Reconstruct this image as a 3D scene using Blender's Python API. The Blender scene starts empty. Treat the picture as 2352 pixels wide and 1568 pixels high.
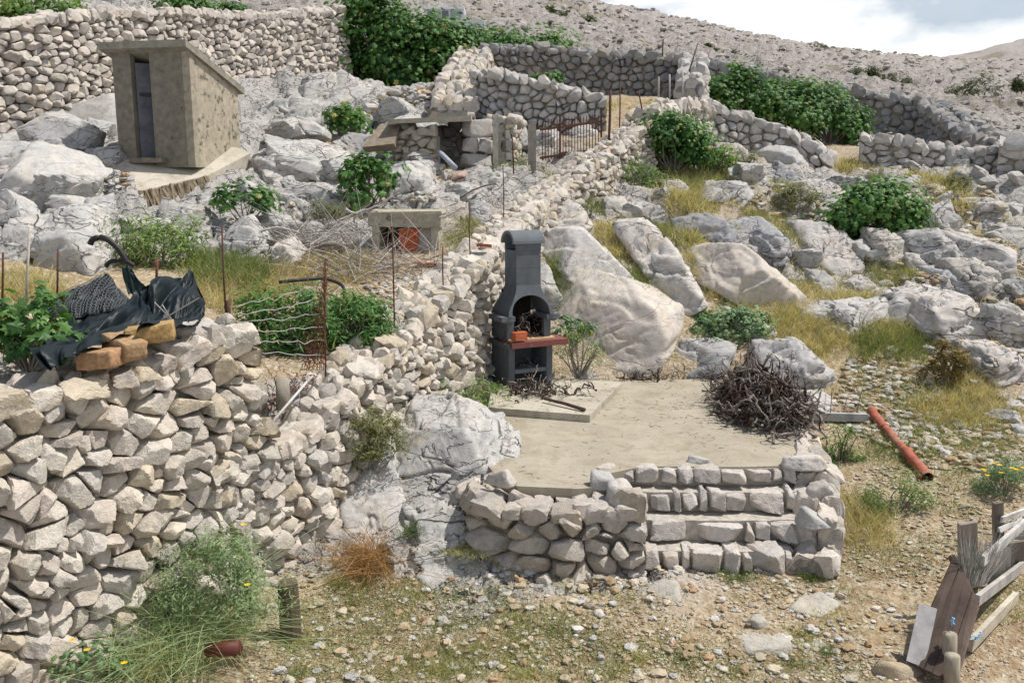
import bpy, bmesh, math, random
import numpy as np
from mathutils import Vector

# ------------------------------------------------------------------ camera, sky, sun
PITCH = math.atan(361.0 / 2037.0)
CAMZ = 2.8
scene = bpy.context.scene
col = scene.collection
cam_d = bpy.data.cameras.new("camera")
cam_d.sensor_width = 36.0
cam_d.lens = 36.0 * 2037.0 / 2352.0
cam_d.clip_start = 0.1
cam_d.clip_end = 3000
cam = bpy.data.objects.new("camera", cam_d)
cam.location = (0, 0, CAMZ)
cam.rotation_euler = (math.pi / 2 - PITCH, 0, 0)
col.objects.link(cam)
scene.camera = cam

SUN_AZ = Vector((0.93, 0.16))          # where the sun stands, seen from above
SUN_EL = math.radians(61)
world = bpy.data.worlds.new("World")
scene.world = world
world.use_nodes = True
wn = world.node_tree
wn.nodes.clear()
wo = wn.nodes.new('ShaderNodeOutputWorld')
bg = wn.nodes.new('ShaderNodeBackground')
sky = wn.nodes.new('ShaderNodeTexSky')
sky.sky_type = 'NISHITA'
sky.sun_disc = False
sky.sun_elevation = SUN_EL
sky.sun_rotation = math.atan2(SUN_AZ.x, SUN_AZ.y)
sky.air_density = 1.0
sky.dust_density = 1.5
tc = wn.nodes.new('ShaderNodeTexCoord')
mp = wn.nodes.new('ShaderNodeMapping')
mp.inputs['Scale'].default_value = (1.0, 1.0, 2.3)
mp.inputs['Location'].default_value = (0.35, 0.1, 0.13)
nz = wn.nodes.new('ShaderNodeTexNoise')
nz.inputs['Scale'].default_value = 5.6
nz.inputs['Detail'].default_value = 7
nz.inputs['Roughness'].default_value = 0.52
rp = wn.nodes.new('ShaderNodeValToRGB')
rp.color_ramp.elements[0].position = 0.39
rp.color_ramp.elements[1].position = 0.51
rp.color_ramp.elements[0].color = (0.30, 0.30, 0.30, 1)
nz2 = wn.nodes.new('ShaderNodeTexNoise')
nz2.inputs['Scale'].default_value = 9
nz2.inputs['Detail'].default_value = 6
cr2 = wn.nodes.new('ShaderNodeValToRGB')
cr2.color_ramp.elements[0].position = 0.35
cr2.color_ramp.elements[0].color = (8.4, 8.9, 9.6, 1)
cr2.color_ramp.elements[1].position = 0.6
cr2.color_ramp.elements[1].color = (11.2, 11.2, 11.1, 1)
mx = wn.nodes.new('ShaderNodeMixRGB')
wn.links.new(tc.outputs['Generated'], mp.inputs['Vector'])
wn.links.new(mp.outputs['Vector'], nz.inputs['Vector'])
wn.links.new(mp.outputs['Vector'], nz2.inputs['Vector'])
wn.links.new(nz.outputs['Fac'], rp.inputs['Fac'])
wn.links.new(nz2.outputs['Fac'], cr2.inputs['Fac'])
sz = wn.nodes.new('ShaderNodeSeparateXYZ'); wn.links.new(tc.outputs['Generated'], sz.inputs[0])
rz_ = wn.nodes.new('ShaderNodeValToRGB'); rz_.color_ramp.elements[0].position = 0.30; rz_.color_ramp.elements[0].color = (1, 1, 1, 1); rz_.color_ramp.elements[1].position = 0.55; rz_.color_ramp.elements[1].color = (0.12, 0.12, 0.12, 1)
wn.links.new(sz.outputs['Z'], rz_.inputs['Fac'])
cm = wn.nodes.new('ShaderNodeMixRGB'); cm.blend_type = 'MULTIPLY'; cm.inputs['Fac'].default_value = 1.0
wn.links.new(rp.outputs['Color'], cm.inputs['Color1']); wn.links.new(rz_.outputs['Color'], cm.inputs['Color2'])
wn.links.new(cm.outputs['Color'], mx.inputs['Fac'])
wn.links.new(sky.outputs['Color'], mx.inputs['Color1'])
wn.links.new(cr2.outputs['Color'], mx.inputs['Color2'])
wn.links.new(mx.outputs['Color'], bg.inputs['Color'])
bg.inputs['Strength'].default_value = 0.10
wn.links.new(bg.outputs['Background'], wo.inputs['Surface'])

sun_d = bpy.data.lights.new("sun", 'SUN')
sun_d.energy = 4.9
sun_d.angle = math.radians(0.9)
sun_d.color = (1.0, 0.955, 0.89)
sun = bpy.data.objects.new("sun", sun_d)
az = SUN_AZ.normalized()
sdir = Vector((az.x * math.cos(SUN_EL), az.y * math.cos(SUN_EL), math.sin(SUN_EL)))
sun.rotation_euler = sdir.to_track_quat('Z', 'Y').to_euler()
sun.location = sdir * 40
col.objects.link(sun)
scene.view_settings.view_transform = 'Standard'
scene.view_settings.look = 'None'
scene.view_settings.exposure = 0.06
scene.view_settings.gamma = 1.0
scene.view_settings.use_curve_mapping = False

# ------------------------------------------------------------------ helpers
R = np.random.default_rng(7)
random.seed(5)
CP, SP = math.cos(PITCH), math.sin(PITCH)
FX = 2037.0

def U(u, v, Y):
    """a sight line of the survey (2352 x 1568 grid) taken out to depth Y (metres)"""
    a = (u - 1176.0) / FX
    b = (784.0 - v) / FX
    t = Y / (CP + b * SP)
    return np.array([a * t, Y, CAMZ + t * (b * CP - SP)])

def _fade(t):
    return t * t * t * (t * (t * 6 - 15) + 10)
_perm = np.random.default_rng(3).permutation(256)
_perm = np.concatenate([_perm, _perm, _perm])
_g = np.random.default_rng(4).normal(size=(256, 3))
_g /= np.linalg.norm(_g, axis=1)[:, None]

def noise3(P):
    P = np.asarray(P, float)
    i = np.floor(P).astype(int)
    f = P - i
    i &= 255
    w = _fade(f)
    out = np.zeros(len(P))
    for dx in (0, 1):
        for dy in (0, 1):
            for dz in (0, 1):
                h = _perm[_perm[_perm[(i[:, 0] + dx) & 255] + ((i[:, 1] + dy) & 255)] + ((i[:, 2] + dz) & 255)]
                g = _g[h]
                d = g[:, 0] * (f[:, 0] - dx) + g[:, 1] * (f[:, 1] - dy) + g[:, 2] * (f[:, 2] - dz)
                out += d * (w[:, 0] if dx else 1 - w[:, 0]) * (w[:, 1] if dy else 1 - w[:, 1]) * (w[:, 2] if dz else 1 - w[:, 2])
    return out * 1.6

def fbm(P, o=4, lac=2.1, gain=0.5):
    P = np.asarray(P, float)
    s = np.zeros(len(P)); a = 1.0
    for k in range(o):
        s += a * noise3(P + 17.3 * k); P = P * lac; a *= gain
    return s

def ridged(P, o=4):
    P = np.asarray(P, float)
    s = np.zeros(len(P)); a = 0.6
    for k in range(o):
        s += a * (1 - np.abs(noise3(P + 9.7 * k)) * 2); P = P * 2.1; a *= 0.5
    return s

_ico = {}
def ico(level):
    if level not in _ico:
        bm = bmesh.new()
        bmesh.ops.create_icosphere(bm, subdivisions=level, radius=1.0)
        V = np.array([v.co[:] for v in bm.verts]); F = np.array([[v.index for v in f.verts] for f in bm.faces])
        bm.free(); _ico[level] = (V, F)
    return _ico[level]

class Acc:
    """collects triangles; build() links them as one mesh object"""
    def __init__(s): s.v = []; s.f = []; s.c = []; s.n = 0
    def add(s, V, F, c=(1, 1, 1)):
        V = np.asarray(V, float); F = np.asarray(F, int)
        s.v.append(V); s.f.append(F + s.n); s.n += len(V)
        c = np.asarray(c, float)
        s.c.append(np.broadcast_to(c, (len(V), 3)) if c.ndim == 1 else c)
    def box(s, c, size, rz=0, c_=(1, 1, 1), rx=0, ry=0, wob=0):
        V = np.array([[x, y, z] for x in (-.5, .5) for y in (-.5, .5) for z in (-.5, .5)]) * np.array(size)
        if wob: V = V + R.normal(size=V.shape) * wob
        for ax, an in ((0, rx), (1, ry), (2, rz)):
            if an: V = V @ rotm(ax, an).T
        s.add(V + np.array(c), BOXF, c_)
    def bar(s, p, q, w, h, c=(1, 1, 1), up=(0, 0, 1), wob=0):
        p = np.array(p, float); q = np.array(q, float); d = q - p; L = np.linalg.norm(d); d /= L
        up = np.array(up, float); x = np.cross(d, up); n = np.linalg.norm(x)
        if n < 1e-4: x = np.cross(d, (1, 0, 0)); n = np.linalg.norm(x)
        x /= n; z = np.cross(x, d)
        V = np.array([p + x * a * w / 2 + z * b * h / 2 + d * e * L for a in (-1, 1) for e in (0, 1) for b in (-1, 1)])
        if wob: V = V + R.normal(size=V.shape) * wob
        s.add(V, BOXF, c)
    def tube(s, pts, rad, n=6, c=(1, 1, 1), cap=True):
        pts = np.asarray(pts, float); m = len(pts)
        rad = np.broadcast_to(np.asarray(rad, float), (m,))
        T = np.gradient(pts, axis=0); T /= np.linalg.norm(T, axis=1)[:, None] + 1e-9
        ref = np.array([0.31, 0.2, 0.93]) if abs(T[0] @ np.array([0.31, 0.2, 0.93])) < .9 else np.array([1., 0, 0])
        X = np.cross(T, ref); X /= np.linalg.norm(X, axis=1)[:, None] + 1e-9
        Yv = np.cross(T, X)
        a = np.linspace(0, 2 * np.pi, n, endpoint=False)
        V = pts[:, None, :] + rad[:, None, None] * (np.cos(a)[None, :, None] * X[:, None, :] + np.sin(a)[None, :, None] * Yv[:, None, :])
        V = V.reshape(-1, 3)
        i = np.arange(m - 1)[:, None] * n; j = np.arange(n)[None, :]; k = (j + 1) % n
        A = (i + j).ravel(); B = (i + k).ravel(); C = (i + n + k).ravel(); D = (i + n + j).ravel()
        F = np.concatenate([np.stack([A, B, C], 1), np.stack([A, C, D], 1)])
        if cap:
            V = np.concatenate([V, pts[:1], pts[-1:]]); e0 = m * n; e1 = e0 + 1
            jj = np.arange(n); kk = (jj + 1) % n; o = (m - 1) * n
            F = np.concatenate([F, np.stack([kk, jj, np.full(n, e0)], 1), np.stack([o + jj, o + kk, np.full(n, e1)], 1)])
        s.add(V, F, c)
    def prism(s, poly, z0, z1, c=(1, 1, 1)):
        """upright prism over an xy polygon (triangulated by ear clipping)"""
        P = [Vector((p[0], p[1], 0)) for p in poly]
        from mathutils.geometry import tessellate_polygon
        tri = np.array(tessellate_polygon([P]))
        xy = np.array([[p[0], p[1]] for p in poly]); n = len(xy)
        z1 = np.broadcast_to(np.asarray(z1, float), (n,)); z0 = np.broadcast_to(np.asarray(z0, float), (n,))
        top = np.column_stack([xy, z1]); bot = np.column_stack([xy, z0])
        i = np.arange(n); j = (i + 1) % n
        F = np.concatenate([tri, tri[:, ::-1] + n])
        s.add(np.concatenate([top, bot]), F, c)
        s.add(np.concatenate([top, bot]), np.concatenate([np.stack([i, i + n, j], 1), np.stack([j, i + n, j + n], 1)]), c)
    def arrays(s):
        return np.concatenate(s.v), np.concatenate(s.f), np.concatenate(s.c)

BOXF = np.array([[0, 1, 3], [0, 3, 2], [4, 6, 7], [4, 7, 5], [0, 4, 5], [0, 5, 1], [2, 3, 7], [2, 7, 6], [0, 2, 6], [0, 6, 4], [1, 5, 7], [1, 7, 3]])

def rotm(ax, a):
    c, s_ = math.cos(a), math.sin(a)
    return np.array([[1, 0, 0], [0, c, -s_], [0, s_, c]]) if ax == 0 else np.array([[c, 0, s_], [0, 1, 0], [-s_, 0, c]]) if ax == 1 else np.array([[c, -s_, 0], [s_, c, 0], [0, 0, 1]])

def raw_mesh(name, V, F, C, smooth):
    me = bpy.data.meshes.new(name)
    me.vertices.add(len(V)); me.vertices.foreach_set('co', np.ascontiguousarray(V, np.float32).ravel())
    me.loops.add(len(F) * 3); me.loops.foreach_set('vertex_index', np.ascontiguousarray(F, np.int32).ravel())
    me.polygons.add(len(F)); me.polygons.foreach_set('loop_start', np.arange(0, len(F) * 3, 3, dtype=np.int32))
    me.polygons.foreach_set('use_smooth', np.full(len(F), bool(smooth), bool))
    at_ = me.attributes.new('tint', 'FLOAT_COLOR', 'POINT')
    at_.data.foreach_set('color', np.ascontiguousarray(np.column_stack([C, np.ones(len(C))]), np.float32).ravel())
    me.update(); me.validate()
    if smooth == 2: me.set_sharp_from_angle(angle=math.radians(24))
    return me

ROOT = {}
def props(o, label=None, cat=None, group=None, kind=None):
    if label: o['label'] = label
    if cat: o['category'] = cat
    if group: o['group'] = group
    if kind: o['kind'] = kind
    return o

def thing(name, loc, label, cat, group=None):
    o = bpy.data.objects.new(name, None); col.objects.link(o)
    o.empty_display_size = 0.2
    o.location = Vector([float(k) for k in loc]); ROOT[o] = np.array(o.location[:])
    return props(o, label, cat, group)

def obj(name, acc, mat, parent=None, smooth=False, label=None, cat=None, group=None, kind=None):
    V, F, C = acc.arrays()
    if parent is not None: L = ROOT[parent]
    else: L = np.array([V[:, 0].mean(), V[:, 1].mean(), V[:, 2].min()])
    o = bpy.data.objects.new(name, raw_mesh(name, V - L, F, C, smooth)); col.objects.link(o)
    o.data.materials.append(mat)
    if parent is None: o.location = L.tolist()
    else: o.parent = parent
    ROOT[o] = L
    return props(o, label, cat, group, kind)

# ------------------------------------------------------------------ materials
def newmat(name):
    m = bpy.data.materials.new(name); m.use_nodes = True
    nt = m.node_tree; nt.nodes.clear()
    out = nt.nodes.new('ShaderNodeOutputMaterial'); p = nt.nodes.new('ShaderNodeBsdfPrincipled')
    nt.links.new(p.outputs[0], out.inputs[0])
    return m, nt, p, out

def N(nt, t, **kw):
    n = nt.nodes.new('ShaderNode' + t)
    for k, v in kw.items():
        if k in n.inputs: n.inputs[k].default_value = v
        else: setattr(n, k, v)
    return n

def ramp(nt, fac, stops):
    r = nt.nodes.new('ShaderNodeValToRGB')
    e = r.color_ramp.elements
    while len(e) < len(stops): e.new(0.5)
    for k, (p, c) in enumerate(stops):
        e[k].position = p; e[k].color = (c, c, c, 1) if isinstance(c, (int, float)) else (*c, 1)
    nt.links.new(fac, r.inputs['Fac'])
    return r.outputs['Color']

def mixc(nt, fac, a, b, mode='MIX'):
    m = nt.nodes.new('ShaderNodeMixRGB'); m.blend_type = mode
    for s, x in (('Fac', fac), ('Color1', a), ('Color2', b)):
        if isinstance(x, (int, float)): m.inputs[s].default_value = x
        elif isinstance(x, tuple): m.inputs[s].default_value = (*x, 1)
        else: nt.links.new(x, m.inputs[s])
    return m.outputs['Color']

def pos(nt, obj_space=False):
    if obj_space:
        return nt.nodes.new('ShaderNodeTexCoord').outputs['Object']
    return nt.nodes.new('ShaderNodeNewGeometry').outputs['Position']

def tint(nt):
    a = nt.nodes.new('ShaderNodeAttribute'); a.attribute_name = 'tint'
    return a.outputs['Color']

def noise(nt, vec, scale, detail=5, rough=0.55, dist=0.0):
    n = N(nt, 'TexNoise', Scale=scale, Detail=detail, Roughness=rough, Distortion=dist)
    nt.links.new(vec, n.inputs['Vector'])
    return n.outputs['Fac']

def bump(nt, p, height, dist, strength=1.0, normal=None):
    b = N(nt, 'Bump', Strength=strength, Distance=dist)
    nt.links.new(height, b.inputs['Height'])
    if normal is not None: nt.links.new(normal, b.inputs['Normal'])
    nt.links.new(b.outputs['Normal'], p.inputs['Normal'])
    return b.outputs['Normal']

def mat_stone(name, scale=1.0, lichen=0.45, crack=0.0, lichcol=(0.16, 0.155, 0.15), bumpd=0.02, cover=0.50):
    m, nt, p, o = newmat(name)
    P = pos(nt); t = tint(nt)
    n1 = noise(nt, P, 3.2 * scale, 6, 0.62)
    n2 = noise(nt, P, 17 * scale, 6, 0.65)
    n3 = noise(nt, P, 70 * scale, 3, 0.6)
    c = mixc(nt, 1.0, t, ramp(nt, n2, [(0.25, (0.72, 0.71, 0.70)), (0.5, (1, 1, 1)), (0.8, (1.16, 1.14, 1.10))]), 'MULTIPLY')
    c = mixc(nt, 1.0, c, ramp(nt, n1, [(0.3, (0.86, 0.88, 0.92)), (0.55, (1, 1, 1)), (0.75, (1.08, 1.03, 0.96))]), 'MULTIPLY')
    lm = mixc(nt, 1.0, ramp(nt, noise(nt, P, 5.5 * scale, 8, 0.72), [(cover, 0.0), (cover + 0.14, 1.0)]), ramp(nt, n3, [(0.35, 0.25), (0.6, 1.0)]), 'MULTIPLY')
    lm = mixc(nt, 1.0, lm, (lichen,) * 3, 'MULTIPLY')
    c = mixc(nt, lm, c, lichcol)
    oc = mixc(nt, 1.0, ramp(nt, noise(nt, P, 2.3 * scale, 7, 0.7, 0.5), [(0.54, 0.0), (0.70, 1.0)]), (0.34,) * 3, 'MULTIPLY')
    c = mixc(nt, oc, c, (0.40, 0.30, 0.17))
    h = mixc(nt, 0.35, mixc(nt, 0.5, n2, noise(nt, P, 8 * scale, 9, 0.75, 0.4)), n3)
    if crack:
        mpn = N(nt, 'Mapping'); mpn.inputs['Scale'].default_value = (0.75, 0.75, 2.0); mpn.inputs['Rotation'].default_value = (0.35, 0.75, 0.3)
        nt.links.new(P, mpn.inputs['Vector'])
        def fiss(sc, wdt, floor, dist):
            n_ = noise(nt, mpn.outputs['Vector'], sc * scale, 4, 0.5, dist)
            ab = nt.nodes.new('ShaderNodeMath'); ab.operation = 'SUBTRACT'; ab.inputs[1].default_value = 0.5
            nt.links.new(n_, ab.inputs[0])
            a2 = nt.nodes.new('ShaderNodeMath'); a2.operation = 'ABSOLUTE'; nt.links.new(ab.outputs[0], a2.inputs[0])
            return ramp(nt, a2.outputs[0], [(0.0, floor), (wdt, 1.0)])
        k = mixc(nt, 1.0, fiss(0.75, 0.006, 0.0, 0.6), fiss(2.6, 0.012, 0.35, 0.8), 'MULTIPLY')
        msk = ramp(nt, noise(nt, P, 0.9 * scale, 3), [(0.36, 0.0), (0.52, 1.0)])
        k = mixc(nt, msk, (1.0, 1.0, 1.0), k)
        h2 = mixc(nt, crack, h, k)
        c = mixc(nt, ramp(nt, k, [(0.0, 0.55), (0.7, 0.0)]), c, (0.15, 0.14, 0.125))
        h = h2
    nt.links.new(c, p.inputs['Base Color'])
    p.inputs['Roughness'].default_value = 0.95
    p.inputs['Specular IOR Level'].default_value = 0.15
    bump(nt, p, h, bumpd)
    return m

M = {}
M['stone'] = mat_stone('dry_stone', 1.0, 0.5, bumpd=0.025)
M['stone_far'] = mat_stone('dry_stone_weathered', 0.8, 0.55, bumpd=0.03)
M['stone_shaded'] = mat_stone('dry_stone_shaded', 0.8, 0.9, lichcol=(0.13, 0.13, 0.135), bumpd=0.03)  # shaded copy of the wall stone, darkened for the pen back walls
M['boulder'] = mat_stone('karst_limestone', 0.9, 0.62, crack=0.75, lichcol=(0.19, 0.19, 0.19), bumpd=0.07, cover=0.475)
M['boulder_smooth'] = mat_stone('smooth_limestone', 0.8, 0.5, crack=0.45, lichcol=(0.22, 0.21, 0.20), bumpd=0.014)

def mat_simple(name, rough=0.9, scale=20, lo=0.75, hi=1.2, bd=0.004, metal=0.0, spec=0.25, stretch=None, spots=None, trans=0):
    m, nt, p, o = newmat(name)
    P = pos(nt)
    if stretch:
        mpn = N(nt, 'Mapping'); mpn.inputs['Scale'].default_value = stretch
        nt.links.new(P, mpn.inputs['Vector']); P = mpn.outputs['Vector']
    n = noise(nt, P, scale, 7, 0.65)
    c = mixc(nt, 1.0, tint(nt), ramp(nt, n, [(0.28, lo), (0.72, hi)]), 'MULTIPLY')
    if spots:
        sc, thr, scol = spots
        c = mixc(nt, ramp(nt, noise(nt, P, sc, 8, 0.7), [(thr, 0.0), (thr + 0.08, 0.85)]), c, scol)
    nt.links.new(c, p.inputs['Base Color'])
    p.inputs['Roughness'].default_value = rough; p.inputs['Metallic'].default_value = metal
    p.inputs['Specular IOR Level'].default_value = spec
    bump(nt, p, n, bd)
    return m

M['concrete'] = mat_simple('rough_concrete', 0.95, 9, 0.62, 1.25, 0.015, spots=(5.5, 0.60, (0.07, 0.066, 0.055)))
M['concrete_lit'] = mat_simple('lichened_concrete_sunlit', 0.95, 6, 0.72, 1.2, 0.02, spots=(7.0, 0.535, (0.075, 0.072, 0.05)))  # sunlit copy of the hut concrete, with its lichen specks
M['screed'] = mat_simple('cement_screed', 0.95, 1.7, 0.84, 1.12, 0.005, spots=(1.1, 0.585, (0.30, 0.26, 0.19)), stretch=(1, 1.2, 1))
def mat_screed():
    m, nt, p, o = newmat('cement_screed')
    P = pos(nt)
    n1 = noise(nt, P, 1.6, 7, 0.65); n2 = noise(nt, P, 30, 5, 0.7)
    c = mixc(nt, 1.0, tint(nt), ramp(nt, n1, [(0.3, (0.84, 0.83, 0.80)), (0.7, (1.12, 1.11, 1.10))]), 'MULTIPLY')
    c = mixc(nt, 1.0, c, ramp(nt, n2, [(0.3, 0.90), (0.7, 1.07)]), 'MULTIPLY')
    c = mixc(nt, ramp(nt, noise(nt, P, 2.4, 8, 0.7, 0.6), [(0.50, 0.0), (0.66, 0.6)]), c, (0.24, 0.195, 0.13))
    mpn = N(nt, 'Mapping'); mpn.inputs['Scale'].default_value = (0.8, 2.6, 1); nt.links.new(P, mpn.inputs['Vector'])
    k = None
    for sc, wd in ((1.6, 0.006), (4.0, 0.012)):
        n_ = noise(nt, mpn.outputs['Vector'], sc, 4, 0.55, 0.5)
        a1 = nt.nodes.new('ShaderNodeMath'); a1.operation = 'SUBTRACT'; a1.inputs[1].default_value = 0.5; nt.links.new(n_, a1.inputs[0])
        a2 = nt.nodes.new('ShaderNodeMath'); a2.operation = 'ABSOLUTE'; nt.links.new(a1.outputs[0], a2.inputs[0])
        r_ = ramp(nt, a2.outputs[0], [(0.0, 1.0), (wd, 0.0)])
        r_ = mixc(nt, 1.0, r_, ramp(nt, noise(nt, P, 2.2 + sc, 4), [(0.48, 0.0), (0.6, 0.7)]), 'MULTIPLY')
        k = r_ if k is None else mixc(nt, 1.0, k, r_, 'LIGHTEN')
    c = mixc(nt, k, c, (0.13, 0.115, 0.09))
    nt.links.new(c, p.inputs['Base Color']); p.inputs['Roughness'].default_value = 0.95; p.inputs['Specular IOR Level'].default_value = 0.15
    bump(nt, p, mixc(nt, 0.5, n1, n2), 0.008)
    return m
M['screed'] = mat_screed()
M['mortar'] = mat_simple('grey_mortar', 0.98, 14, 0.6, 1.2, 0.02)
M['bbq'] = mat_simple('grey_cast_concrete', 0.9, 7, 0.78, 1.2, 0.003, spots=(4, 0.68, (0.025, 0.03, 0.033)))
M['soot'] = mat_simple('sooty_firebrick', 0.97, 10, 0.6, 1.3, 0.006)
M['tile'] = mat_simple('red_brown_tile', 0.6, 12, 0.8, 1.15, 0.002, spec=0.4)
M['brick'] = mat_simple('fired_brick', 0.95, 22, 0.55, 1.25, 0.012, spots=(8, 0.6, (0.30, 0.25, 0.15)))
M['rust'] = mat_simple('rusty_iron', 0.9, 40, 0.6, 1.35, 0.002)
M['wire'] = mat_simple('galvanised_wire', 0.6, 30, 0.8, 1.1, 0.0005)
M['wood'] = mat_simple('weathered_wood', 0.92, 10, 0.5, 1.3, 0.006, stretch=(1, 1, 0.13))
M['plank'] = mat_simple('old_planks', 0.92, 14, 0.55, 1.3, 0.005, stretch=(0.35, 0.35, 0.35))
M['bark'] = mat_simple('vine_bark', 0.97, 30, 0.45, 1.5, 0.012)
M['twig'] = mat_simple('bare_twigs', 0.95, 25, 0.7, 1.2, 0.003)
M['net'] = mat_simple('dark_shade_net', 0.5, 60, 0.6, 1.45, 0.002, spec=0.3)
M['rubber'] = mat_simple('black_rubber', 0.55, 30, 0.8, 1.2, 0.002, spec=0.4)
M['pvc'] = mat_simple('plastic_pipe', 0.7, 9, 0.7, 1.15, 0.002, spec=0.25, spots=(7, 0.53, (0.30, 0.20, 0.14)))
M['paint'] = mat_simple('painted_metal', 0.35, 5, 0.95, 1.03, 0.0005, spec=0.5)
M['glass'] = mat_simple('dark_glass', 0.08, 4, 0.9, 1.1, 0.0001, spec=0.8)
M['gravel'] = mat_simple('loose_stones', 0.96, 25, 0.75, 1.2, 0.006)

def mat_leaf(name, rough=0.5, trans=0.25, spec=0.28):
    m, nt, p, o = newmat(name)
    t = tint(nt)
    c = mixc(nt, 1.0, t, ramp(nt, noise(nt, pos(nt), 9, 3), [(0.3, 0.8), (0.7, 1.2)]), 'MULTIPLY')
    nt.links.new(c, p.inputs['Base Color'])
    p.inputs['Roughness'].default_value = rough; p.inputs['Specular IOR Level'].default_value = spec
    tr = nt.nodes.new('ShaderNodeBsdfTranslucent')
    nt.links.new(mixc(nt, 1.0, c, (1.5, 1.6, 0.6), 'MULTIPLY'), tr.inputs['Color'])
    ms = nt.nodes.new('ShaderNodeMixShader'); ms.inputs[0].default_value = trans
    nt.links.new(p.outputs[0], ms.inputs[1]); nt.links.new(tr.outputs[0], ms.inputs[2])
    nt.links.new(ms.outputs[0], o.inputs[0])
    return m
M['leaf'] = mat_leaf('fig_leaf')
M['grass'] = mat_leaf('grass_blade', 0.7, 0.3, 0.2)
M['petal'] = mat_leaf('yellow_petal', 0.7, 0.25, 0.2)

# ------------------------------------------------------------------ terrain
# main wall line (x as a function of y): west of it the terrace, east of it the yard and the slope
WY = np.array([-40, 0, 3.2, 6.0, 7.9, 8.6, 9.8, 11.0, 12.3, 13.6, 15.0, 17.0, 19.0, 20.3, 24, 60])
WX = np.array([-20, -7.0, -5.0, -3.35, -2.24, -1.85, -1.42, -0.97, -0.55, -0.28, 0.02, 0.85, 2.05, 2.95, 4.6, 9])
A, B = [], []
def pa(u, v, Y, dz=0): p = U(u, v, Y); p[2] += dz; A.append(p)
def pb(u, v, Y, dz=0): p = U(u, v, Y); p[2] += dz; B.append(p)
def pc(u, v, Y, dz=0): pa(u, v, Y, dz); pb(u, v, Y, dz)
for x, y, z in ((-9, -5, 0.6), (-8, 3, 1.1), (-6.5, 5, 1.3), (-4.5, 6.0, 1.4), (-3.3, 7.5, 1.4), (-2.75, 8.15, 0.85), (-2.45, 8.7, 0.72), (-2.6, 9.6, 1.05), (-2.2, 9.9, 1.0), (-1.9, 10.6, 1.15)): A.append(np.array([x, y, z]))
for u, v, Y in ((640, 770, 10.2), (500, 640, 11.5), (60, 640, 10.5), (300, 590, 12.3), (560, 580, 13), (700, 590, 12.5), (930, 575, 13.5), (1010, 640, 12),
                (700, 460, 16), (900, 455, 16), (80, 450, 14), (60, 380, 15.2), (-200, 420, 15), (420, 470, 14.6), (350, 400, 15.4), (230, 365, 16), (460, 362, 16.2), (560, 345, 17),
                (650, 380, 17.5), (650, 250, 21), (850, 310, 20.5), (720, 200, 24), (1000, 375, 19), (950, 250, 23), (1080, 390, 19.2), (1280, 372, 19.5), (1060, 460, 16.4), (1050, 540, 14),
                (0, 300, 18), (-200, 330, 17), (130, 292, 19), (260, 265, 20.5), (-100, 50, 24), (100, 35, 26), (400, 20, 29), (900, 215, 28), (780, 180, 28), (1060, 205, 28)): pa(u, v, Y)
for x, y, z in ((-5, -4, -1.0), (0, 0, -0.95), (3, 2, -0.95), (-3, 5.2, -0.88), (0, 5.6, -0.86), (2.4, 5.6, -0.86), (-2.0, 6.8, -0.8), (0.8, 6.9, -0.78), (3, 6.8, -0.8), (-1.7, 8.2, -0.5), (-0.75, 7.85, -0.66), (-1.0, 8.3, -0.36), (-1.3, 8.9, -0.08), (-0.85, 9.0, 0.0), (-0.45, 8.7, -0.12), (-0.35, 8.1, -0.6),
                (-0.2, 7.8, -0.58), (0.3, 7.75, -0.58), (0.8, 7.7, -0.61), (1.15, 7.62, -0.67), (1.8, 7.6, -0.73), (2.6, 7.6, -0.75), (-1.1, 9.9, 0.12), (-0.8, 10.6, 0.06), (0, 9, -0.4), (1.5, 9, -0.5), (0, 12.5, -0.06), (1.5, 12.2, -0.1), (2.5, 11, -0.3), (3.3, 8.6, -0.62), (8, 3, -0.9), (7, 7, -0.75)): B.append(np.array([x, y, z]))
for u, v, Y in ((2352, 1250, 7.9), (2200, 1100, 9.4), (2000, 1150, 9.1), (1920, 960, 11.3), (2200, 960, 11.2), (2352, 900, 11.8), (2100, 830, 12.6), (1930, 800, 12.9), (1750, 800, 13.0), (1450, 860, 12.9), (1450, 690, 13.8),
                (1300, 600, 14.6), (1640, 690, 14.2), (1700, 640, 15), (2000, 600, 16.2), (2000, 690, 14.4), (2352, 600, 16), (2500, 560, 17), (1500, 500, 17), (1500, 430, 18.6), (1700, 380, 21.8), (1900, 378, 23), (1850, 470, 19.4), (2000, 410, 22), (2352, 450, 20.5), (1230, 500, 16.5), (1640, 335, 23), (2352, 400, 22.4), (2500, 420, 22),
                (1750, 322, 28), (2000, 322, 29.5), (2200, 305, 31), (2123, 318, 30.2), (2352, 255, 38), (2600, 270, 38), (1660, 235, 32)): pb(u, v, Y)
for u, v, Y in ((1400, 242, 24.2), (1540, 240, 24.6), (1300, 262, 22.4), (1200, 195, 28.6), (1500, 190, 31)): pa(u, v, Y)
for u, v, Y in ((1800, 155, 42), (2100, 215, 50), (2352, 165, 85), (2150, 170, 90), (2600, 190, 80), (1500, 75, 62), (1650, 100, 55), (1200, 62, 50), (1000, 46, 56), (800, 20, 52), (1340, 6, 112), (1500, 40, 112), (1690, 82, 118), (1850, 109, 122), (2000, 128, 128), (2090, 141, 140), (2040, 134, 130), (2150, 152, 150), (2250, 156, 160), (2352, 158, 170), (2700, 165, 170), (1000, -60, 100), (600, -140, 95), (0, -220, 90), (-800, -330, 90), (200, -60, 50), (-400, -60, 40), (-900, 100, 26), (-1200, -60, 50), (3200, 200, 90), (3300, 330, 40)): pc(u, v, Y)
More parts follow.
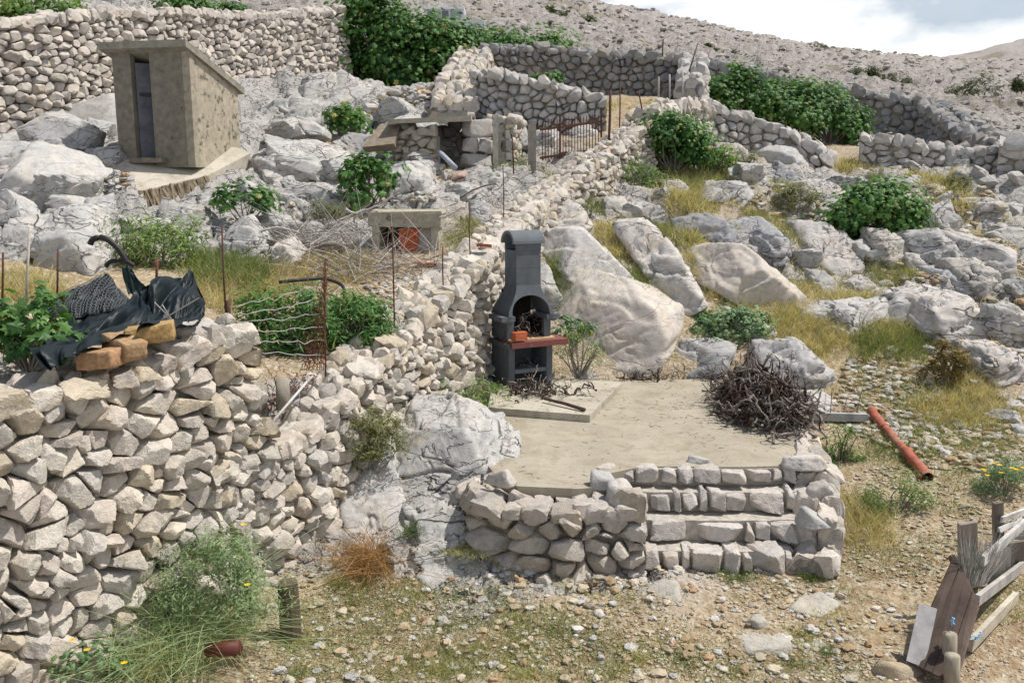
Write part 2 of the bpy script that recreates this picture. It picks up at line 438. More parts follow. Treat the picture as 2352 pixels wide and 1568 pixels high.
for x, y in ((-60, 170), (20, 185), (100, 210), (-150, 180)): 
    for L in (A, B): L.append(np.array([x, y, 16.0 if x < 60 else 13]))
A = np.array(A); B = np.array(B)

def rbf_fit(P, sm=0.02):
    n = len(P); D = np.hypot(P[:, None, 0] - P[None, :, 0], P[:, None, 1] - P[None, :, 1])
    K = -D - np.eye(n) * sm * (1 + 0.02 * P[:, 1][:, None])
    Q = np.column_stack([np.ones(n), P[:, :2]])
    S = np.block([[K, Q], [Q.T, np.zeros((3, 3))]])
    return np.linalg.solve(S, np.concatenate([P[:, 2], np.zeros(3)]))
WA, WB = rbf_fit(A), rbf_fit(B)
def rbf_eval(P, W, X, Y):
    out = np.empty(len(X))
    for k in range(0, len(X), 20000):
        x = X[k:k + 20000]; y = Y[k:k + 20000]
        D = np.hypot(x[:, None] - P[None, :, 0], y[:, None] - P[None, :, 1])
        out[k:k + 20000] = -D @ W[:-3] + W[-3] + W[-2] * x + W[-1] * y
    return out
def side(X, Y):
    return np.clip((X - np.interp(Y, WY, WX) + 0.38) / 0.25, 0, 1)
def ground(X, Y):
    X = np.atleast_1d(np.asarray(X, float)); Y = np.atleast_1d(np.asarray(Y, float))
    s = side(X, Y)
    return rbf_eval(A, WA, X, Y) * (1 - s) + rbf_eval(B, WB, X, Y) * s
def gz(x, y): return float(ground([x], [y])[0])

# where bare rock shows (1) and where soil and gravel lie (0)
ROCKY = np.array([(700, 430, 16.5, 1), (850, 330, 19.5, 1), (650, 300, 19.5, 1), (300, 420, 14.8, 1), (50, 480, 13.5, 1), (500, 520, 13.6, .6), (900, 240, 23, 1), (100, 260, 18.5, 1),
                  (1700, 600, 15.5, .7), (2100, 560, 16.6, .9), (2300, 700, 14, .9), (1450, 560, 15.6, .6), (1800, 420, 20.5, .8), (2200, 450, 20, .7), (2300, 560, 17, .9),
                  (560, 690, 11, 0), (760, 650, 11.6, 0), (300, 640, 11, 0), (640, 800, 9.6, 0), (950, 620, 12.5, .15), (2000, 760, 13.2, .2), (2100, 950, 11.2, .1), (2200, 1200, 8.6, 0), (1300, 1450, 6.6, 0), (2000, 1450, 6.6, 0), (700, 1400, 6.8, 0), (900, 1300, 7.4, .1), (950, 1150, 8.25, 1.3), (1050, 1240, 7.95, 1.3), (1000, 1000, 9.2, 1.3), (820, 1140, 8.5, 1),
                  (1300, 245, 24, .2), (1750, 330, 26, .3), (1900, 280, 36, 1), (1500, 60, 75, 1), (2300, 170, 80, 1), (1000, 40, 60, 1), (200, 0, 40, .8), (1600, 400, 20, .4), (2350, 1000, 10.6, .1), (1700, 720, 13.7, .2), (2200, 850, 12.3, .25)], float)
RP = np.array([U(u, v, Y) for u, v, Y, w in ROCKY])
def rocky(X, Y):
    d = ((X[:, None] - RP[None, :, 0]) ** 2 + (Y[:, None] - RP[None, :, 1]) ** 2) / (0.06 * RP[None, :, 1]) ** 2
    w = 1 / (d + 0.3) ** 1.7
    return (w @ ROCKY[:, 3]) / w.sum(1)

def detail(X, Y, Z, rk):
    P = np.column_stack([X, Y, Z * 0.8]) @ rotm(2, 0.5).T
    far = np.clip(Y / 14.0, 0.42, 1.5)
    w = fbm(P * 0.7, 3)
    Q = P * np.array([0.55, 0.95, 1.0]) + 0.35 * w[:, None]
    # tilted blocks: the height of the nearest joint block, with open joints between
    b1 = noise3(Q * 0.9); b2 = noise3(Q * 2.0 + 31)
    st = np.floor((b1 * 2.2 + 0.35 * b2) * 2.0) / 2.0
    ls = np.clip(16.0 / np.maximum(Y, 4), 0.25, 1)
    j1 = np.exp(-((noise3(Q * 1.15 + 60) + .4 * noise3(Q * 2.9) - .12) / 0.07) ** 2); j2 = ls * np.exp(-((noise3(Q * 2.7 + 80) + .4 * noise3(Q * 6 + 7) + .1) / 0.09) ** 2); j3 = ls ** 2 * np.exp(-((noise3(Q * 6.5 + 90) - .1) / 0.13) ** 2)
    r1 = 0.10 * st + 0.16 * b1 - 0.20 * j1 - 0.10 * j2 - 0.035 * j3 + 0.07 * fbm(P * 1.6, 3) + 0.02 * ls * ridged(P * 6, 3)
    sm = fbm(P * 1.7, 3) * 0.035 + fbm(P * 8, 2) * 0.012
    return rk * r1 * far + (1 - rk) * sm

rows = [-30, -15, -8, -4, 0, 1.5, 2.5]; y = 3.2
while y < 260:
    rows.append(y); y += y * (0.0062 if y < 34 else 0.013 if y < 70 else 0.03)
rows = np.array(rows); nc = 640
cx = np.linspace(-1, 1, nc); cx = np.sign(cx) * (0.72 * np.abs(cx) + 0.28 * np.abs(cx) ** 4)
half = np.abs(rows) * 1.05 + 6.0
X = (cx[None, :] * half[:, None]); Yg = np.repeat(rows[:, None], nc, 1)
Xf, Yf = X.ravel(), Yg.ravel()
Zf = ground(Xf, Yf)
rk = np.concatenate([rocky(Xf[k:k + 40000], Yf[k:k + 40000]) for k in range(0, len(Xf), 40000)])
rk = np.clip(rk + 0.25 * fbm(np.column_stack([Xf * 0.5, Yf * 0.3, Zf * 0]), 4), 0, 1)
rk = np.clip((rk - 0.30) / 0.4, 0, 1)
# keep the ground below the paved patio and steps, calm next to the wall
Zf = Zf + detail(Xf, Yf, Zf, rk)
PATIO = [(1080, 1010), (1095, 985), (1150, 930), (1160, 876), (1300, 872), (1480, 874), (1660, 868), (1800, 900), (1885, 1020), (1905, 1062), (1850, 1068), (1700, 1072), (1480, 1070), (1392, 1088), (1440, 1112), (1330, 1122), (1190, 1116), (1130, 1100), (1138, 1090), (1110, 1055)]
def zplane(u, v, z):
    a = (u - 1176.0) / FX; b = (784.0 - v) / FX
    t = (z - CAMZ) / (b * CP - SP)
    return np.array([a * t, t * (CP + b * SP), z])
PXY = np.array([zplane(u, v, 0)[:2] for u, v in PATIO])
def inpoly(X, Y, poly, grow=0.0):
    c = poly.mean(0); poly = c + (poly - c) * (1 + grow)
    r = np.zeros(len(X), bool); n = len(poly)
    for i in range(n):
        x0, y0 = poly[i]; x1, y1 = poly[(i + 1) % n]
        k = ((y0 > Y) != (y1 > Y)) & (X < (x1 - x0) * (Y - y0) / (y1 - y0 + 1e-12) + x0)
        r ^= k
    return r
LANDING = np.array([U(u, v, Y) for u, v, Y in ((326, 436, 15.0), (300, 366, 16.0), (572, 350, 16.9))])
lw = np.linalg.solve(np.column_stack([LANDING[:, :2], np.ones(3)]), LANDING[:, 2])
def onplane(u, v):
    a = (u - 1176.0) / FX; b = (784.0 - v) / FX; k = np.array([a, CP + b * SP, b * CP - SP])
    t = (lw[2] - CAMZ) / (k[2] - lw[0] * k[0] - lw[1] * k[1])
    return np.array([0, 0, CAMZ]) + k * t
LANDING = np.array([onplane(u, v) for u, v in ((326, 438), (480, 402), (575, 352), (545, 338), (285, 345), (250, 372), (200, 428))])
il = inpoly(Xf, Yf, LANDING[:, :2], 0.06)
Zf[il] = np.minimum(Zf[il], lw[0] * Xf[il] + lw[1] * Yf[il] + lw[2] - 0.12)
LFR = np.array([U(u, v, Y) for u, v, Y in ((300, 440, 15.05), (345, 470, 14.3), (500, 440, 14.8), (500, 398, 15.6))])
il = inpoly(Xf, Yf, LFR[:, :2], 0.05)
Zf[il] = np.minimum(Zf[il], lw[0] * Xf[il] + lw[1] * Yf[il] + lw[2] - 0.26)
ip = inpoly(Xf, Yf, PXY, 0.04)
Zf[ip] = np.minimum(Zf[ip], -0.10)
dd = Xf - np.interp(Yf, WY, WX)
i = np.arange(len(rows) - 1)[:, None] * nc; j = np.arange(nc - 1)[None, :]
a_ = (i + j).ravel(); b_ = a_ + 1; c_ = a_ + nc + 1; d_ = a_ + nc
TF = np.concatenate([np.stack([a_, b_, c_], 1), np.stack([a_, c_, d_], 1)])
# soil colour zones: yard tan, terrace brown-grey, far hill pinkish grey
yard = np.clip((9.5 - Yf) / 2.0, 0, 1) * np.clip((Xf - np.interp(Yf, WY, WX)) / 0.4, 0, 1)
TC = np.column_stack([rk, yard, np.clip((Yf - 27) / 12, 0, 1)])

def mat_ground():
    m, nt, p, o = newmat('stony_ground')
    P = pos(nt); t = tint(nt)
    sep = nt.nodes.new('ShaderNodeSeparateColor'); nt.links.new(t, sep.inputs[0])
    rkf, yd, fr = sep.outputs[0], sep.outputs[1], sep.outputs[2]
    n1 = noise(nt, P, 1.3, 6, 0.6); n2 = noise(nt, P, 9, 7, 0.7); n3 = noise(nt, P, 45, 4, 0.7)
    soil = ramp(nt, mixc(nt, 0.35, n2, noise(nt, P, 0.9, 5, 0.6)), [(0.30, (0.17, 0.105, 0.055)), (0.43, (0.28, 0.195, 0.115)), (0.56, (0.38, 0.30, 0.19)), (0.70, (0.44, 0.375, 0.26))])
    green = ramp(nt, noise(nt, P, 2.2, 7, 0.7), [(0.52, 0.0), (0.66, 0.75)])
    soil = mixc(nt, green, soil, ramp(nt, n3, [(0.3, (0.10, 0.10, 0.04)), (0.7, (0.26, 0.25, 0.12))]))
    vo = N(nt, 'TexVoronoi', Scale=30.0); nt.links.new(P, vo.inputs['Vector'])
    peb = ramp(nt, vo.outputs['Color'], [(0.2, (0.20, 0.15, 0.10)), (0.5, (0.40, 0.34, 0.25)), (0.85, (0.52, 0.47, 0.38))])
    soil = mixc(nt, ramp(nt, n2, [(0.42, 0.1), (0.6, 0.75)]), soil, peb)
    rock = ramp(nt, n2, [(0.25, (0.33, 0.315, 0.295)), (0.5, (0.42, 0.40, 0.375)), (0.75, (0.48, 0.455, 0.425))])
    rock = mixc(nt, ramp(nt, noise(nt, P, 4.5, 8, 0.75), [(0.54, 0.0), (0.68, 0.45)]), rock, (0.19, 0.19, 0.185))
    mpn = N(nt, 'Mapping'); mpn.inputs['Scale'].default_value = (0.75, 0.75, 1.6); mpn.inputs['Rotation'].default_value = (0.35, 0.75, 0.3)
    nt.links.new(P, mpn.inputs['Vector'])
    def fiss(sc, wdt, floor, dist):
        n_ = noise(nt, mpn.outputs['Vector'], sc, 4, 0.5, dist)
        ab = nt.nodes.new('ShaderNodeMath'); ab.operation = 'SUBTRACT'; ab.inputs[1].default_value = 0.5
        nt.links.new(n_, ab.inputs[0])
        a2 = nt.nodes.new('ShaderNodeMath'); a2.operation = 'ABSOLUTE'; nt.links.new(ab.outputs[0], a2.inputs[0])
        return ramp(nt, a2.outputs[0], [(0.0, floor), (wdt, 1.0)])
    kf = mixc(nt, 1.0, fiss(0.9, 0.008, 0.0, 0.7), fiss(3.0, 0.02, 0.2, 0.8), 'MULTIPLY')
    rock = mixc(nt, ramp(nt, kf, [(0.0, 0.6), (0.8, 0.0)]), rock, (0.15, 0.14, 0.125))
    hill = ramp(nt, noise(nt, P, 1.6, 9, 0.78), [(0.28, (0.22, 0.20, 0.18)), (0.42, (0.36, 0.33, 0.305)), (0.56, (0.43, 0.395, 0.365)), (0.72, (0.50, 0.465, 0.435))])
    hill = mixc(nt, ramp(nt, noise(nt, P, 0.12, 6, 0.65), [(0.52, 0.0), (0.64, 0.55)]), hill, ramp(nt, n1, [(0.35, (0.12, 0.125, 0.065)), (0.65, (0.30, 0.24, 0.14))]))
    c = mixc(nt, rkf, soil, rock)
    c = mixc(nt, fr, c, hill)
    nt.links.new(c, p.inputs['Base Color'])
    p.inputs['Roughness'].default_value = 1.0; p.inputs['Specular IOR Level'].default_value = 0.05
    h = mixc(nt, 0.5, n2, n3)
    hv = mixc(nt, 0.4, h, vo.outputs['Distance'])
    nh = noise(nt, P, 1.9, 9, 0.75)
    b0 = N(nt, 'Bump', Strength=1.0, Distance=0.10); nt.links.new(mixc(nt, rkf, (1.0, 1.0, 1.0), mixc(nt, 0.5, kf, noise(nt, P, 6, 9, 0.72, 0.5))), b0.inputs['Height'])
    b1 = N(nt, 'Bump', Strength=1.0, Distance=0.03); nt.links.new(hv, b1.inputs['Height']); nt.links.new(b0.outputs['Normal'], b1.inputs['Normal'])
    b2 = N(nt, 'Bump', Strength=1.0, Distance=0.22); nt.links.new(mixc(nt, fr, (0.5, 0.5, 0.5), nh), b2.inputs['Height'])
    nt.links.new(b1.outputs['Normal'], b2.inputs['Normal']); nt.links.new(b2.outputs['Normal'], p.inputs['Normal'])
    return m
M['ground'] = mat_ground()
acc = Acc(); acc.add(np.column_stack([Xf, Yf, Zf]), TF, TC)
obj('ground', acc, M['ground'], smooth=True, kind='structure')

# height lookup on the finished terrain sheet
def height(X, Y):
    X = np.atleast_1d(np.asarray(X, float)); Y = np.atleast_1d(np.asarray(Y, float))
    Zg = Zf.reshape(len(rows), nc)
    r = np.clip(np.interp(Y, rows, np.arange(len(rows))), 0, len(rows) - 1.001)
    r0 = r.astype(int); fr = r - r0
    def row(ri):
        h_ = np.abs(rows[ri]) * 1.05 + 6.0
        c = np.clip(np.interp(X / h_, cx, np.arange(nc)), 0, nc - 1.001)
        c0 = c.astype(int); fc = c - c0
        return Zg[ri, c0] * (1 - fc) + Zg[ri, c0 + 1] * fc
    return row(r0) * (1 - fr) + row(r0 + 1) * fr

TS = np.concatenate([np.arange(3.5, 34, 0.03), np.arange(34, 160, 0.25)])
def at(u, v):
    """where the sight line through (u, v) meets the terrain"""
    a = (u - 1176.0) / FX; b = (784.0 - v) / FX
    k = CP + b * SP
    t = TS / k
    x = a * t; z = CAMZ + t * (b * CP - SP)
    below = np.nonzero(z < height(x, TS))[0]
    i = below[0] if len(below) else len(TS) - 1
    return np.array([x[i], TS[i], z[i]])

# far hill to the right and behind the near crest
acc = Acc()
hx = np.linspace(-60, 520, 220); hy = np.linspace(190, 520, 90)
HX, HY = np.meshgrid(hx, hy)
sx = np.interp(HX.ravel(), [-60, 80, 118, 150, 185, 260, 400, 520], [2, 16, 31, 38, 48, 62, 70, 60])
HZ = sx * np.clip((HY.ravel() - 185) / 75, 0, 1) ** 0.8 * np.clip(1.1 - (HY.ravel() - 260) / 600, 0.3, 1) + 6
HZ = HZ + 1.6 * fbm(np.column_stack([HX.ravel() * .05, HY.ravel() * .05, HZ * 0]), 5)
n_ = len(hx); ii = np.arange(len(hy) - 1)[:, None] * n_; jj = np.arange(n_ - 1)[None, :]
a_ = (ii + jj).ravel()
acc.add(np.column_stack([HX.ravel(), HY.ravel(), HZ]), np.concatenate([np.stack([a_, a_ + 1, a_ + n_ + 1], 1), np.stack([a_, a_ + n_ + 1, a_ + n_], 1)]), (1, 0, 1))
obj('hill', acc, M['ground'], smooth=True, kind='structure')

# ------------------------------------------------------------------ stones
PAL = np.array([(0.53, 0.48, 0.405), (0.51, 0.455, 0.395), (0.49, 0.455, 0.405), (0.55, 0.505, 0.435), (0.49, 0.425, 0.325), (0.51, 0.47, 0.41), (0.53, 0.47, 0.41)])
PALR = np.array([(0.52, 0.47, 0.41), (0.50, 0.45, 0.395), (0.54, 0.49, 0.43), (0.48, 0.435, 0.39)])
PALG = np.array([(0.44, 0.425, 0.405), (0.48, 0.455, 0.43), (0.41, 0.40, 0.385), (0.50, 0.465, 0.43), (0.46, 0.43, 0.39)])
PALD = np.array([(0.27, 0.268, 0.27), (0.31, 0.30, 0.295), (0.235, 0.235, 0.24), (0.34, 0.325, 0.31), (0.28, 0.265, 0.24)])  # dark greys: painted shade on walls, own tone of the dark boulders
def stone_color(pal):
    return pal[R.integers(len(pal))] * R.uniform(0.88, 1.10) + R.normal() * 0.005

def clip_poly(poly, n, h):
    """keep the part of a 2-D polygon with n.p <= h"""
    out = []
    m = len(poly)
    for k in range(m):
        p, q = poly[k], poly[(k + 1) % m]
        a, b = n[0] * p[0] + n[1] * p[1] - h, n[0] * q[0] + n[1] * q[1] - h
        if a <= 0: out.append(p)
        if (a < 0 < b) or (b < 0 < a):
            t = a / (a - b); out.append((p[0] + (q[0] - p[0]) * t, p[1] + (q[1] - p[1]) * t))
    return out

def cells(S, hw, hh):
    """Voronoi cells of seeds, each bounded by a box hw x hh about its seed"""
    order = np.argsort(S[:, 0]); So = S[order]; xs = So[:, 0]
    res = [None] * len(S)
    for k in range(len(So)):
        p = So[k]
        lo = np.searchsorted(xs, p[0] - 2 * hw - 1e-6); hi = np.searchsorted(xs, p[0] + 2 * hw + 1e-6)
        nb = So[lo:hi]; d = nb - p
        dist = (d ** 2).sum(1)
        ok = (np.abs(d[:, 1]) < 2 * hh) & (dist > 1e-12)
        nb = nb[ok]; d = d[ok]; dist = dist[ok]
        poly = [(p[0] - hw, p[1] - hh), (p[0] + hw, p[1] - hh), (p[0] + hw, p[1] + hh), (p[0] - hw, p[1] + hh)]
        for q in np.argsort(dist)[:18]:
            L = math.sqrt(dist[q]); n = d[q] / L
            poly = clip_poly(poly, n, n @ p + L / 2)
            if len(poly) < 3: break
        res[order[k]] = poly if len(poly) >= 3 else None
    return res

def rock_planes(poly, gap, dfront, dback, tilt=0.3, facets=3, cut=(0.68, 0.98)):
    P = np.array(poly); n = len(P)
    a = P; b = np.roll(P, -1, 0)
    area = 0.5 * np.sum(a[:, 0] * b[:, 1] - b[:, 0] * a[:, 1])
    if area < 0: P = P[::-1]; a = P; b = np.roll(P, -1, 0); area = -area
    cr = a[:, 0] * b[:, 1] - b[:, 0] * a[:, 1]
    c = ((a + b) * cr[:, None]).sum(0) / (6 * area + 1e-12)
    nn, hh = [], []
    for k in range(n):
        e = b[k] - a[k]; L = np.hypot(*e)
        if L < 1e-4: continue
        ne = np.array([e[1], -e[0]]) / L
        h = ne @ (a[k] - c) - gap
        h = max(h, 0.012)
        w = R.uniform(-0.12, tilt)
        v = np.array([ne[0], ne[1], w]); l = np.linalg.norm(v)
        nn.append(v / l); hh.append(h / l * (1 + 0.25 * abs(w)))
    ext = math.sqrt(area)
    v = np.array([R.normal() * 0.34, R.normal() * 0.34 + 0.05, 1.0]); v /= np.linalg.norm(v)
    nn.append(v); hh.append(dfront)
    nn.append(np.array([0, 0, -1.0])); hh.append(dback)
    for k in range(facets):
        th = R.uniform(0, 2 * np.pi); w = R.uniform(0.35, 1.1)
        v = np.array([math.cos(th), math.sin(th), w]); v /= np.linalg.norm(v)
        nn.append(v); hh.append((0.5 * ext * math.hypot(v[0], v[1]) + dfront * v[2]) * R.uniform(*cut))
    return c, np.array(nn), np.array(hh), ext

def rock_local(poly, gap, dfront, dback, level, p=70, tilt=0.22, facets=4, cut=(0.68, 0.98), chips=True):
    """a broken stone: a ball shaped by the planes of its facets, edges slightly worn"""
    c, nn, hh, ext = rock_planes(poly, gap, dfront, dback, tilt, facets, cut)
    D, F = ico(level)
    D = D * np.array([1, 1, max(0.4, min(1.2, (dfront + dback) / (ext + 1e-6)))])
    D = D / np.linalg.norm(D, axis=1)[:, None]
    q = np.maximum(D @ nn.T, 0) / hh[None, :]
    r = (np.power(q, p).sum(1)) ** (-1.0 / p)
    V = D * r[:, None]
    sd = R.uniform(0, 200, 3)
    nz_ = noise3(V * (2.6 / ext) + sd) * 0.07 + noise3(V * (7 / ext) + sd) * 0.04
    if not chips: nz_ = nz_ * 0.25
    if chips and level >= 3: nz_ = nz_ + noise3(V * (16 / ext) + sd) * 0.024
    if chips and level >= 4: nz_ = nz_ + (np.abs(noise3(V * (11 / ext) + sd + 7)) - 0.2) * 0.035
    V = V * (1 + nz_[:, None])
    return c, V, F

class Wall:
    """a dry-stone wall along a ground path of (x, y, z_base, z_top)"""
    def __init__(s, path, thick=0.6, batter=0.08, flip=False):
        P = np.array(path, float); d = np.hypot(*np.diff(P[:, :2], axis=0).T)
        s.S = np.concatenate([[0], np.cumsum(d)]); s.P = P; s.L = s.S[-1]
        T = np.gradient(P[:, :2], s.S, axis=0); T /= np.linalg.norm(T, axis=1)[:, None]
        s.Nn = np.column_stack([T[:, 1], -T[:, 0]]) * (-1 if flip else 1)
        s.thick = thick; s.batter = batter; s.flip = flip
    def ev(s, q):
        f = lambda k: np.interp(q, s.S, s.P[:, k])
        n = np.column_stack([np.interp(q, s.S, s.Nn[:, 0]), np.interp(q, s.S, s.Nn[:, 1])])
        n /= np.linalg.norm(n, axis=1)[:, None]
        return f(0), f(1), f(2), f(3), n
    def face(s, q, t, n, sgn=1):
        x, y, z0, z1, nm = s.ev(q)
        off = sgn * (s.thick / 2 - s.batter * t + n)
        return np.column_stack([x + nm[:, 0] * off, y + nm[:, 1] * off, z0 + t])
    def top(s, q, w, n):
        x, y, z0, z1, nm = s.ev(q)
        return np.column_stack([x + nm[:, 0] * w, y + nm[:, 1] * w, z1 + n])
    def fill(s, acc, size=(0.3, 0.19), level=2, pal=PAL, sides=(1,), gap=0.012, depth=0.16, cap=True, rough=1.0, jag=0.5, low=-0.45, p=70):
        w, h = size
        for sd in sides:
            H = s.P[:, 3] - s.P[:, 2]
            seeds = []
            nr = int((H.max() - low) / h) + 2
            for r in range(nr):
                q = R.uniform(0, w); t = (r + 0.5) * h + low
                while q < s.L:
                    hq = np.interp(q, s.S, H)
                    tt = t + R.normal() * h * 0.27
                    if tt < hq - h * 0.3 + R.normal() * h * 0.15 and tt > low: seeds.append((q, tt * w / h * 0.92))
                    q += w * R.choice([0.3, 0.6, 0.9, 1.3, 1.9], p=[.18, .26, .28, .18, .10])
            if not seeds: continue
            Sd = np.array(seeds); k = w / h * 0.92
            for poly in cells(Sd, w * 0.95, w * 0.85):
                if poly is None: continue
                poly = [(a, b / k) for a, b in poly]
                df = depth * R.uniform(0.12, 0.52) * rough
                c, V, F = rock_local(poly, gap * R.uniform(0.3, 1.6), df, depth, level, p)
                V = V @ rotm(2, R.normal() * 0.10).T @ rotm(0, R.normal() * 0.13).T @ rotm(1, R.normal() * 0.15).T * R.uniform(0.90, 1.06)
                W = s.face(c[0] + V[:, 0], c[1] + V[:, 1], V[:, 2] - 0.02 + R.normal() * 0.022, sd)
                acc.add(W, F if (sd > 0) != s.flip else F[:, ::-1], stone_color(pal))
        if cap:
            seeds = []
            tk = s.thick - 1.9 * s.batter * float((s.P[:, 3] - s.P[:, 2]).mean())
            nw = max(1, int(round(tk / (w * 0.7))))
            for r in range(nw):
                q = R.uniform(0, w)
                while q < s.L:
                    seeds.append((q, ((r + 0.5) / nw - 0.5) * tk * 0.95 + R.normal() * w * 0.12)); q += w * R.uniform(0.5, 1.4)
            for poly in cells(np.array(seeds), w * 0.8, w * 0.7):
                if poly is None: continue
                c, V, F = rock_local(poly, gap, h * R.uniform(0.25, 0.25 + jag), h * 0.6, level, p)
                Vz = V[:, 2]
                an = R.normal() * 0.16 * jag * 2
                V = V @ rotm(0, an).T @ rotm(1, R.normal() * 0.16 * jag * 2).T
                Wt = s.top(c[0] + V[:, 0], c[1] + V[:, 1], V[:, 2] - h * 0.25)
                acc.add(Wt, F[:, ::-1] if not s.flip else F, stone_color(pal))
    def core(s, acc, inset=0.12, c=(0.36, 0.33, 0.28)):
        q = np.linspace(0, s.L, max(3, int(s.L / 0.35)))
        x, y, z0, z1, nm = s.ev(q)
        m = len(q); H = z1 - z0
        ti = s.thick / 2 - inset
        prof = [(ti, -0.3), (ti - s.batter * H, H - 0.14), (-(ti - s.batter * H), H - 0.14), (-ti, -0.3)]
        rings = [np.column_stack([x + nm[:, 0] * o, y + nm[:, 1] * o, z0 + t]) for o, t in prof]
        V = np.concatenate(rings); F = []
        for a in range(4):
            b = (a + 1) % 4
            for k in range(m - 1):
                F += [(a * m + k, a * m + k + 1, b * m + k + 1), (a * m + k, b * m + k + 1, b * m + k)]
        F += [(0, m, 2 * m), (0, 2 * m, 3 * m), (m - 1, 2 * m - 1, 3 * m - 1), (m - 1, 3 * m - 1, 4 * m - 1)]
        acc.add(V, F, c)

def wall(label, path, mat='stone', thick=0.6, batter=0.08, flip=False, name='dry_stone_wall', group='dry-stone walls on the hillside', **kw):
    w = Wall(path, thick, batter, flip)
    a = Acc(); w.fill(a, **kw)
    base = path[len(path) // 2]
    t = thing(name, (base[0], base[1], base[2]), label, 'wall', group)
    obj('stonework', a, M[mat], t, smooth=2)
    b = Acc(); w.core(b); obj('rubble_core', b, M['mortar'], t)
    return w, t

def wp(*pts):
    """wall path from survey lines: (u, v_base, v_top, depth)"""
    o = []
    for u, vb, vt, Y in pts:
        p = U(u, vb, Y); q = U(u, vt, Y); o.append((p[0], p[1], p[2], q[2]))
    return o

# tall near wall and the middle wall (they bound the terrace)
near = [(-5.1, 3.3, -0.95, 1.32), (-4.2, 4.75, -0.95, 1.36), (-3.6, 5.75, -0.92, 1.38), (-3.0, 6.75, -0.85, 1.43), (-2.62, 7.4, -0.74, 1.57), (-2.40, 7.76, -0.72, 1.56)]
WN, TN = wall('tall cream dry-stone wall in the left foreground under the dark netting', near, thick=0.7, batter=0.07, size=(0.225, 0.14), level=4, gap=0.007, depth=0.2, jag=0.4, rough=1.15)
mid = [(-2.76, 7.17, -0.8, 0.42), (-2.42, 7.74, -0.7, 0.44), (-2.2, 8.1, -0.62, 0.48), (-1.95, 8.6, -0.5, 0.68), (-1.72, 9.2, -0.4, 0.88), (-1.5, 9.8, -0.32, 1.04), (-1.08, 11.0, -0.1, 1.42), (-0.64, 12.3, 0.0, 1.72), (-0.38, 13.6, 0.5, 1.93), (-0.05, 15.0, 1.35, 2.22), (0.78, 17.0, 2.0, 2.78), (1.98, 19.0, 2.7, 3.55), (2.85, 20.2, 3.05, 4.15)]
WM, TM = wall('long cream dry-stone wall climbing from the yard past the barbecue to the rusty gate', mid, thick=0.75, batter=0.08, size=(0.20, 0.13), level=3, gap=0.009, depth=0.2, jag=0.75, rough=1.2)
wall('pale rubble wall behind the concrete hut, leaning back against the hill', wp((-260, 345, 85, 16.5), (0, 305, 55, 18), (130, 292, 40, 19), (260, 270, 27, 20.5), (420, 250, 25, 22.5), (560, 215, 38, 24.5), (680, 180, 30, 26.5), (775, 165, 18, 28.2)), 'stone_far', thick=0.95, batter=0.12, size=(0.26, 0.165), level=3, pal=PALR, jag=0.6, depth=0.22, rough=1.3, gap=0.008)
wall('grey stone wall at the back of the upper pen, standing in shade', wp((1105, 200, 110, 28), (1250, 225, 112, 28), (1400, 236, 122, 27.6), (1565, 240, 135, 27)), 'stone_shaded', thick=0.7, size=(0.31, 0.21), level=2, pal=PALD, depth=0.2, jag=0.6)  # its shade is put into the stone colour
wall('sunlit end wall on the left of the upper pen beside the fig thicket', wp((1100, 190, 112, 28.3), (1072, 215, 140, 25.5), (1045, 262, 205, 22.6), (1040, 275, 240, 21.8)), 'stone_far', thick=1.0, flip=False, size=(0.30, 0.22), level=2, sides=(1, -1), jag=0.8, rough=1.3)
wall('low curved stone wall inside the upper pen, sloping down to the gate', wp((1098, 268, 172, 22.6), (1140, 280, 166, 22.2), (1190, 288, 178, 21.8), (1262, 284, 192, 21.6), (1333, 272, 212, 21.6), (1390, 262, 238, 21.6)), 'stone_far', thick=0.6, size=(0.28, 0.19), level=2, pal=PALG, jag=0.7, rough=1.2)
wall('sunlit stone stub at the right corner of the upper pen', wp((1592, 195, 130, 27.4), (1588, 250, 158, 24.6), (1586, 262, 190, 23.9)), 'stone_far', thick=0.7, size=(0.30, 0.22), level=2, pal=PALG, sides=(1, -1), jag=0.9, rough=1.3)
wall('short pale wall above the round green bush, joining the two pens', wp((1470, 335, 262, 20.6), (1540, 318, 243, 22), (1606, 335, 236, 23.2)), 'stone_far', thick=0.8, size=(0.27, 0.2), level=2, sides=(1,), jag=0.9, rough=1.3)
wall('stepped front wall of the right pen falling towards the gap', wp((1604, 335, 236, 23.3), (1700, 345, 266, 23.6), (1800, 355, 300, 23.6), (1880, 372, 338, 23.4), (1918, 386, 364, 23.2)), 'stone_far', thick=0.6, size=(0.31, 0.22), level=2, pal=PALG, jag=0.8, rough=1.2)
wall('front wall of the right pen beyond the gap, with big footing stones', wp((1970, 402, 312, 23.6), (2030, 410, 318, 23.4), (2120, 412, 332, 23.3), (2210, 410, 345, 23.3), (2335, 416, 342, 23.0)), 'stone_far', thick=0.6, size=(0.30, 0.20), level=2, pal=PALG, jag=0.9, rough=1.2)
wall('grey layered wall end at the right edge beside the hill path', wp((2285, 440, 322, 22.6), (2352, 440, 330, 22.3), (2480, 445, 345, 22)), 'stone_far', thick=0.8, size=(0.42, 0.22), level=2, pal=PALG, jag=0.7, rough=1.3)
wall('dark back wall of the right pen above the fig hedge', wp((1622, 215, 146, 33.5), (1701, 235, 155, 33), (1785, 262, 178, 32.4), (1877, 285, 199, 31.8), (2000, 308, 216, 31), (2123, 322, 234, 30.2)), 'stone_shaded', thick=0.7, size=(0.36, 0.26), level=2, pal=PALD, jag=0.7)  # stone painted dark for the shade on this face
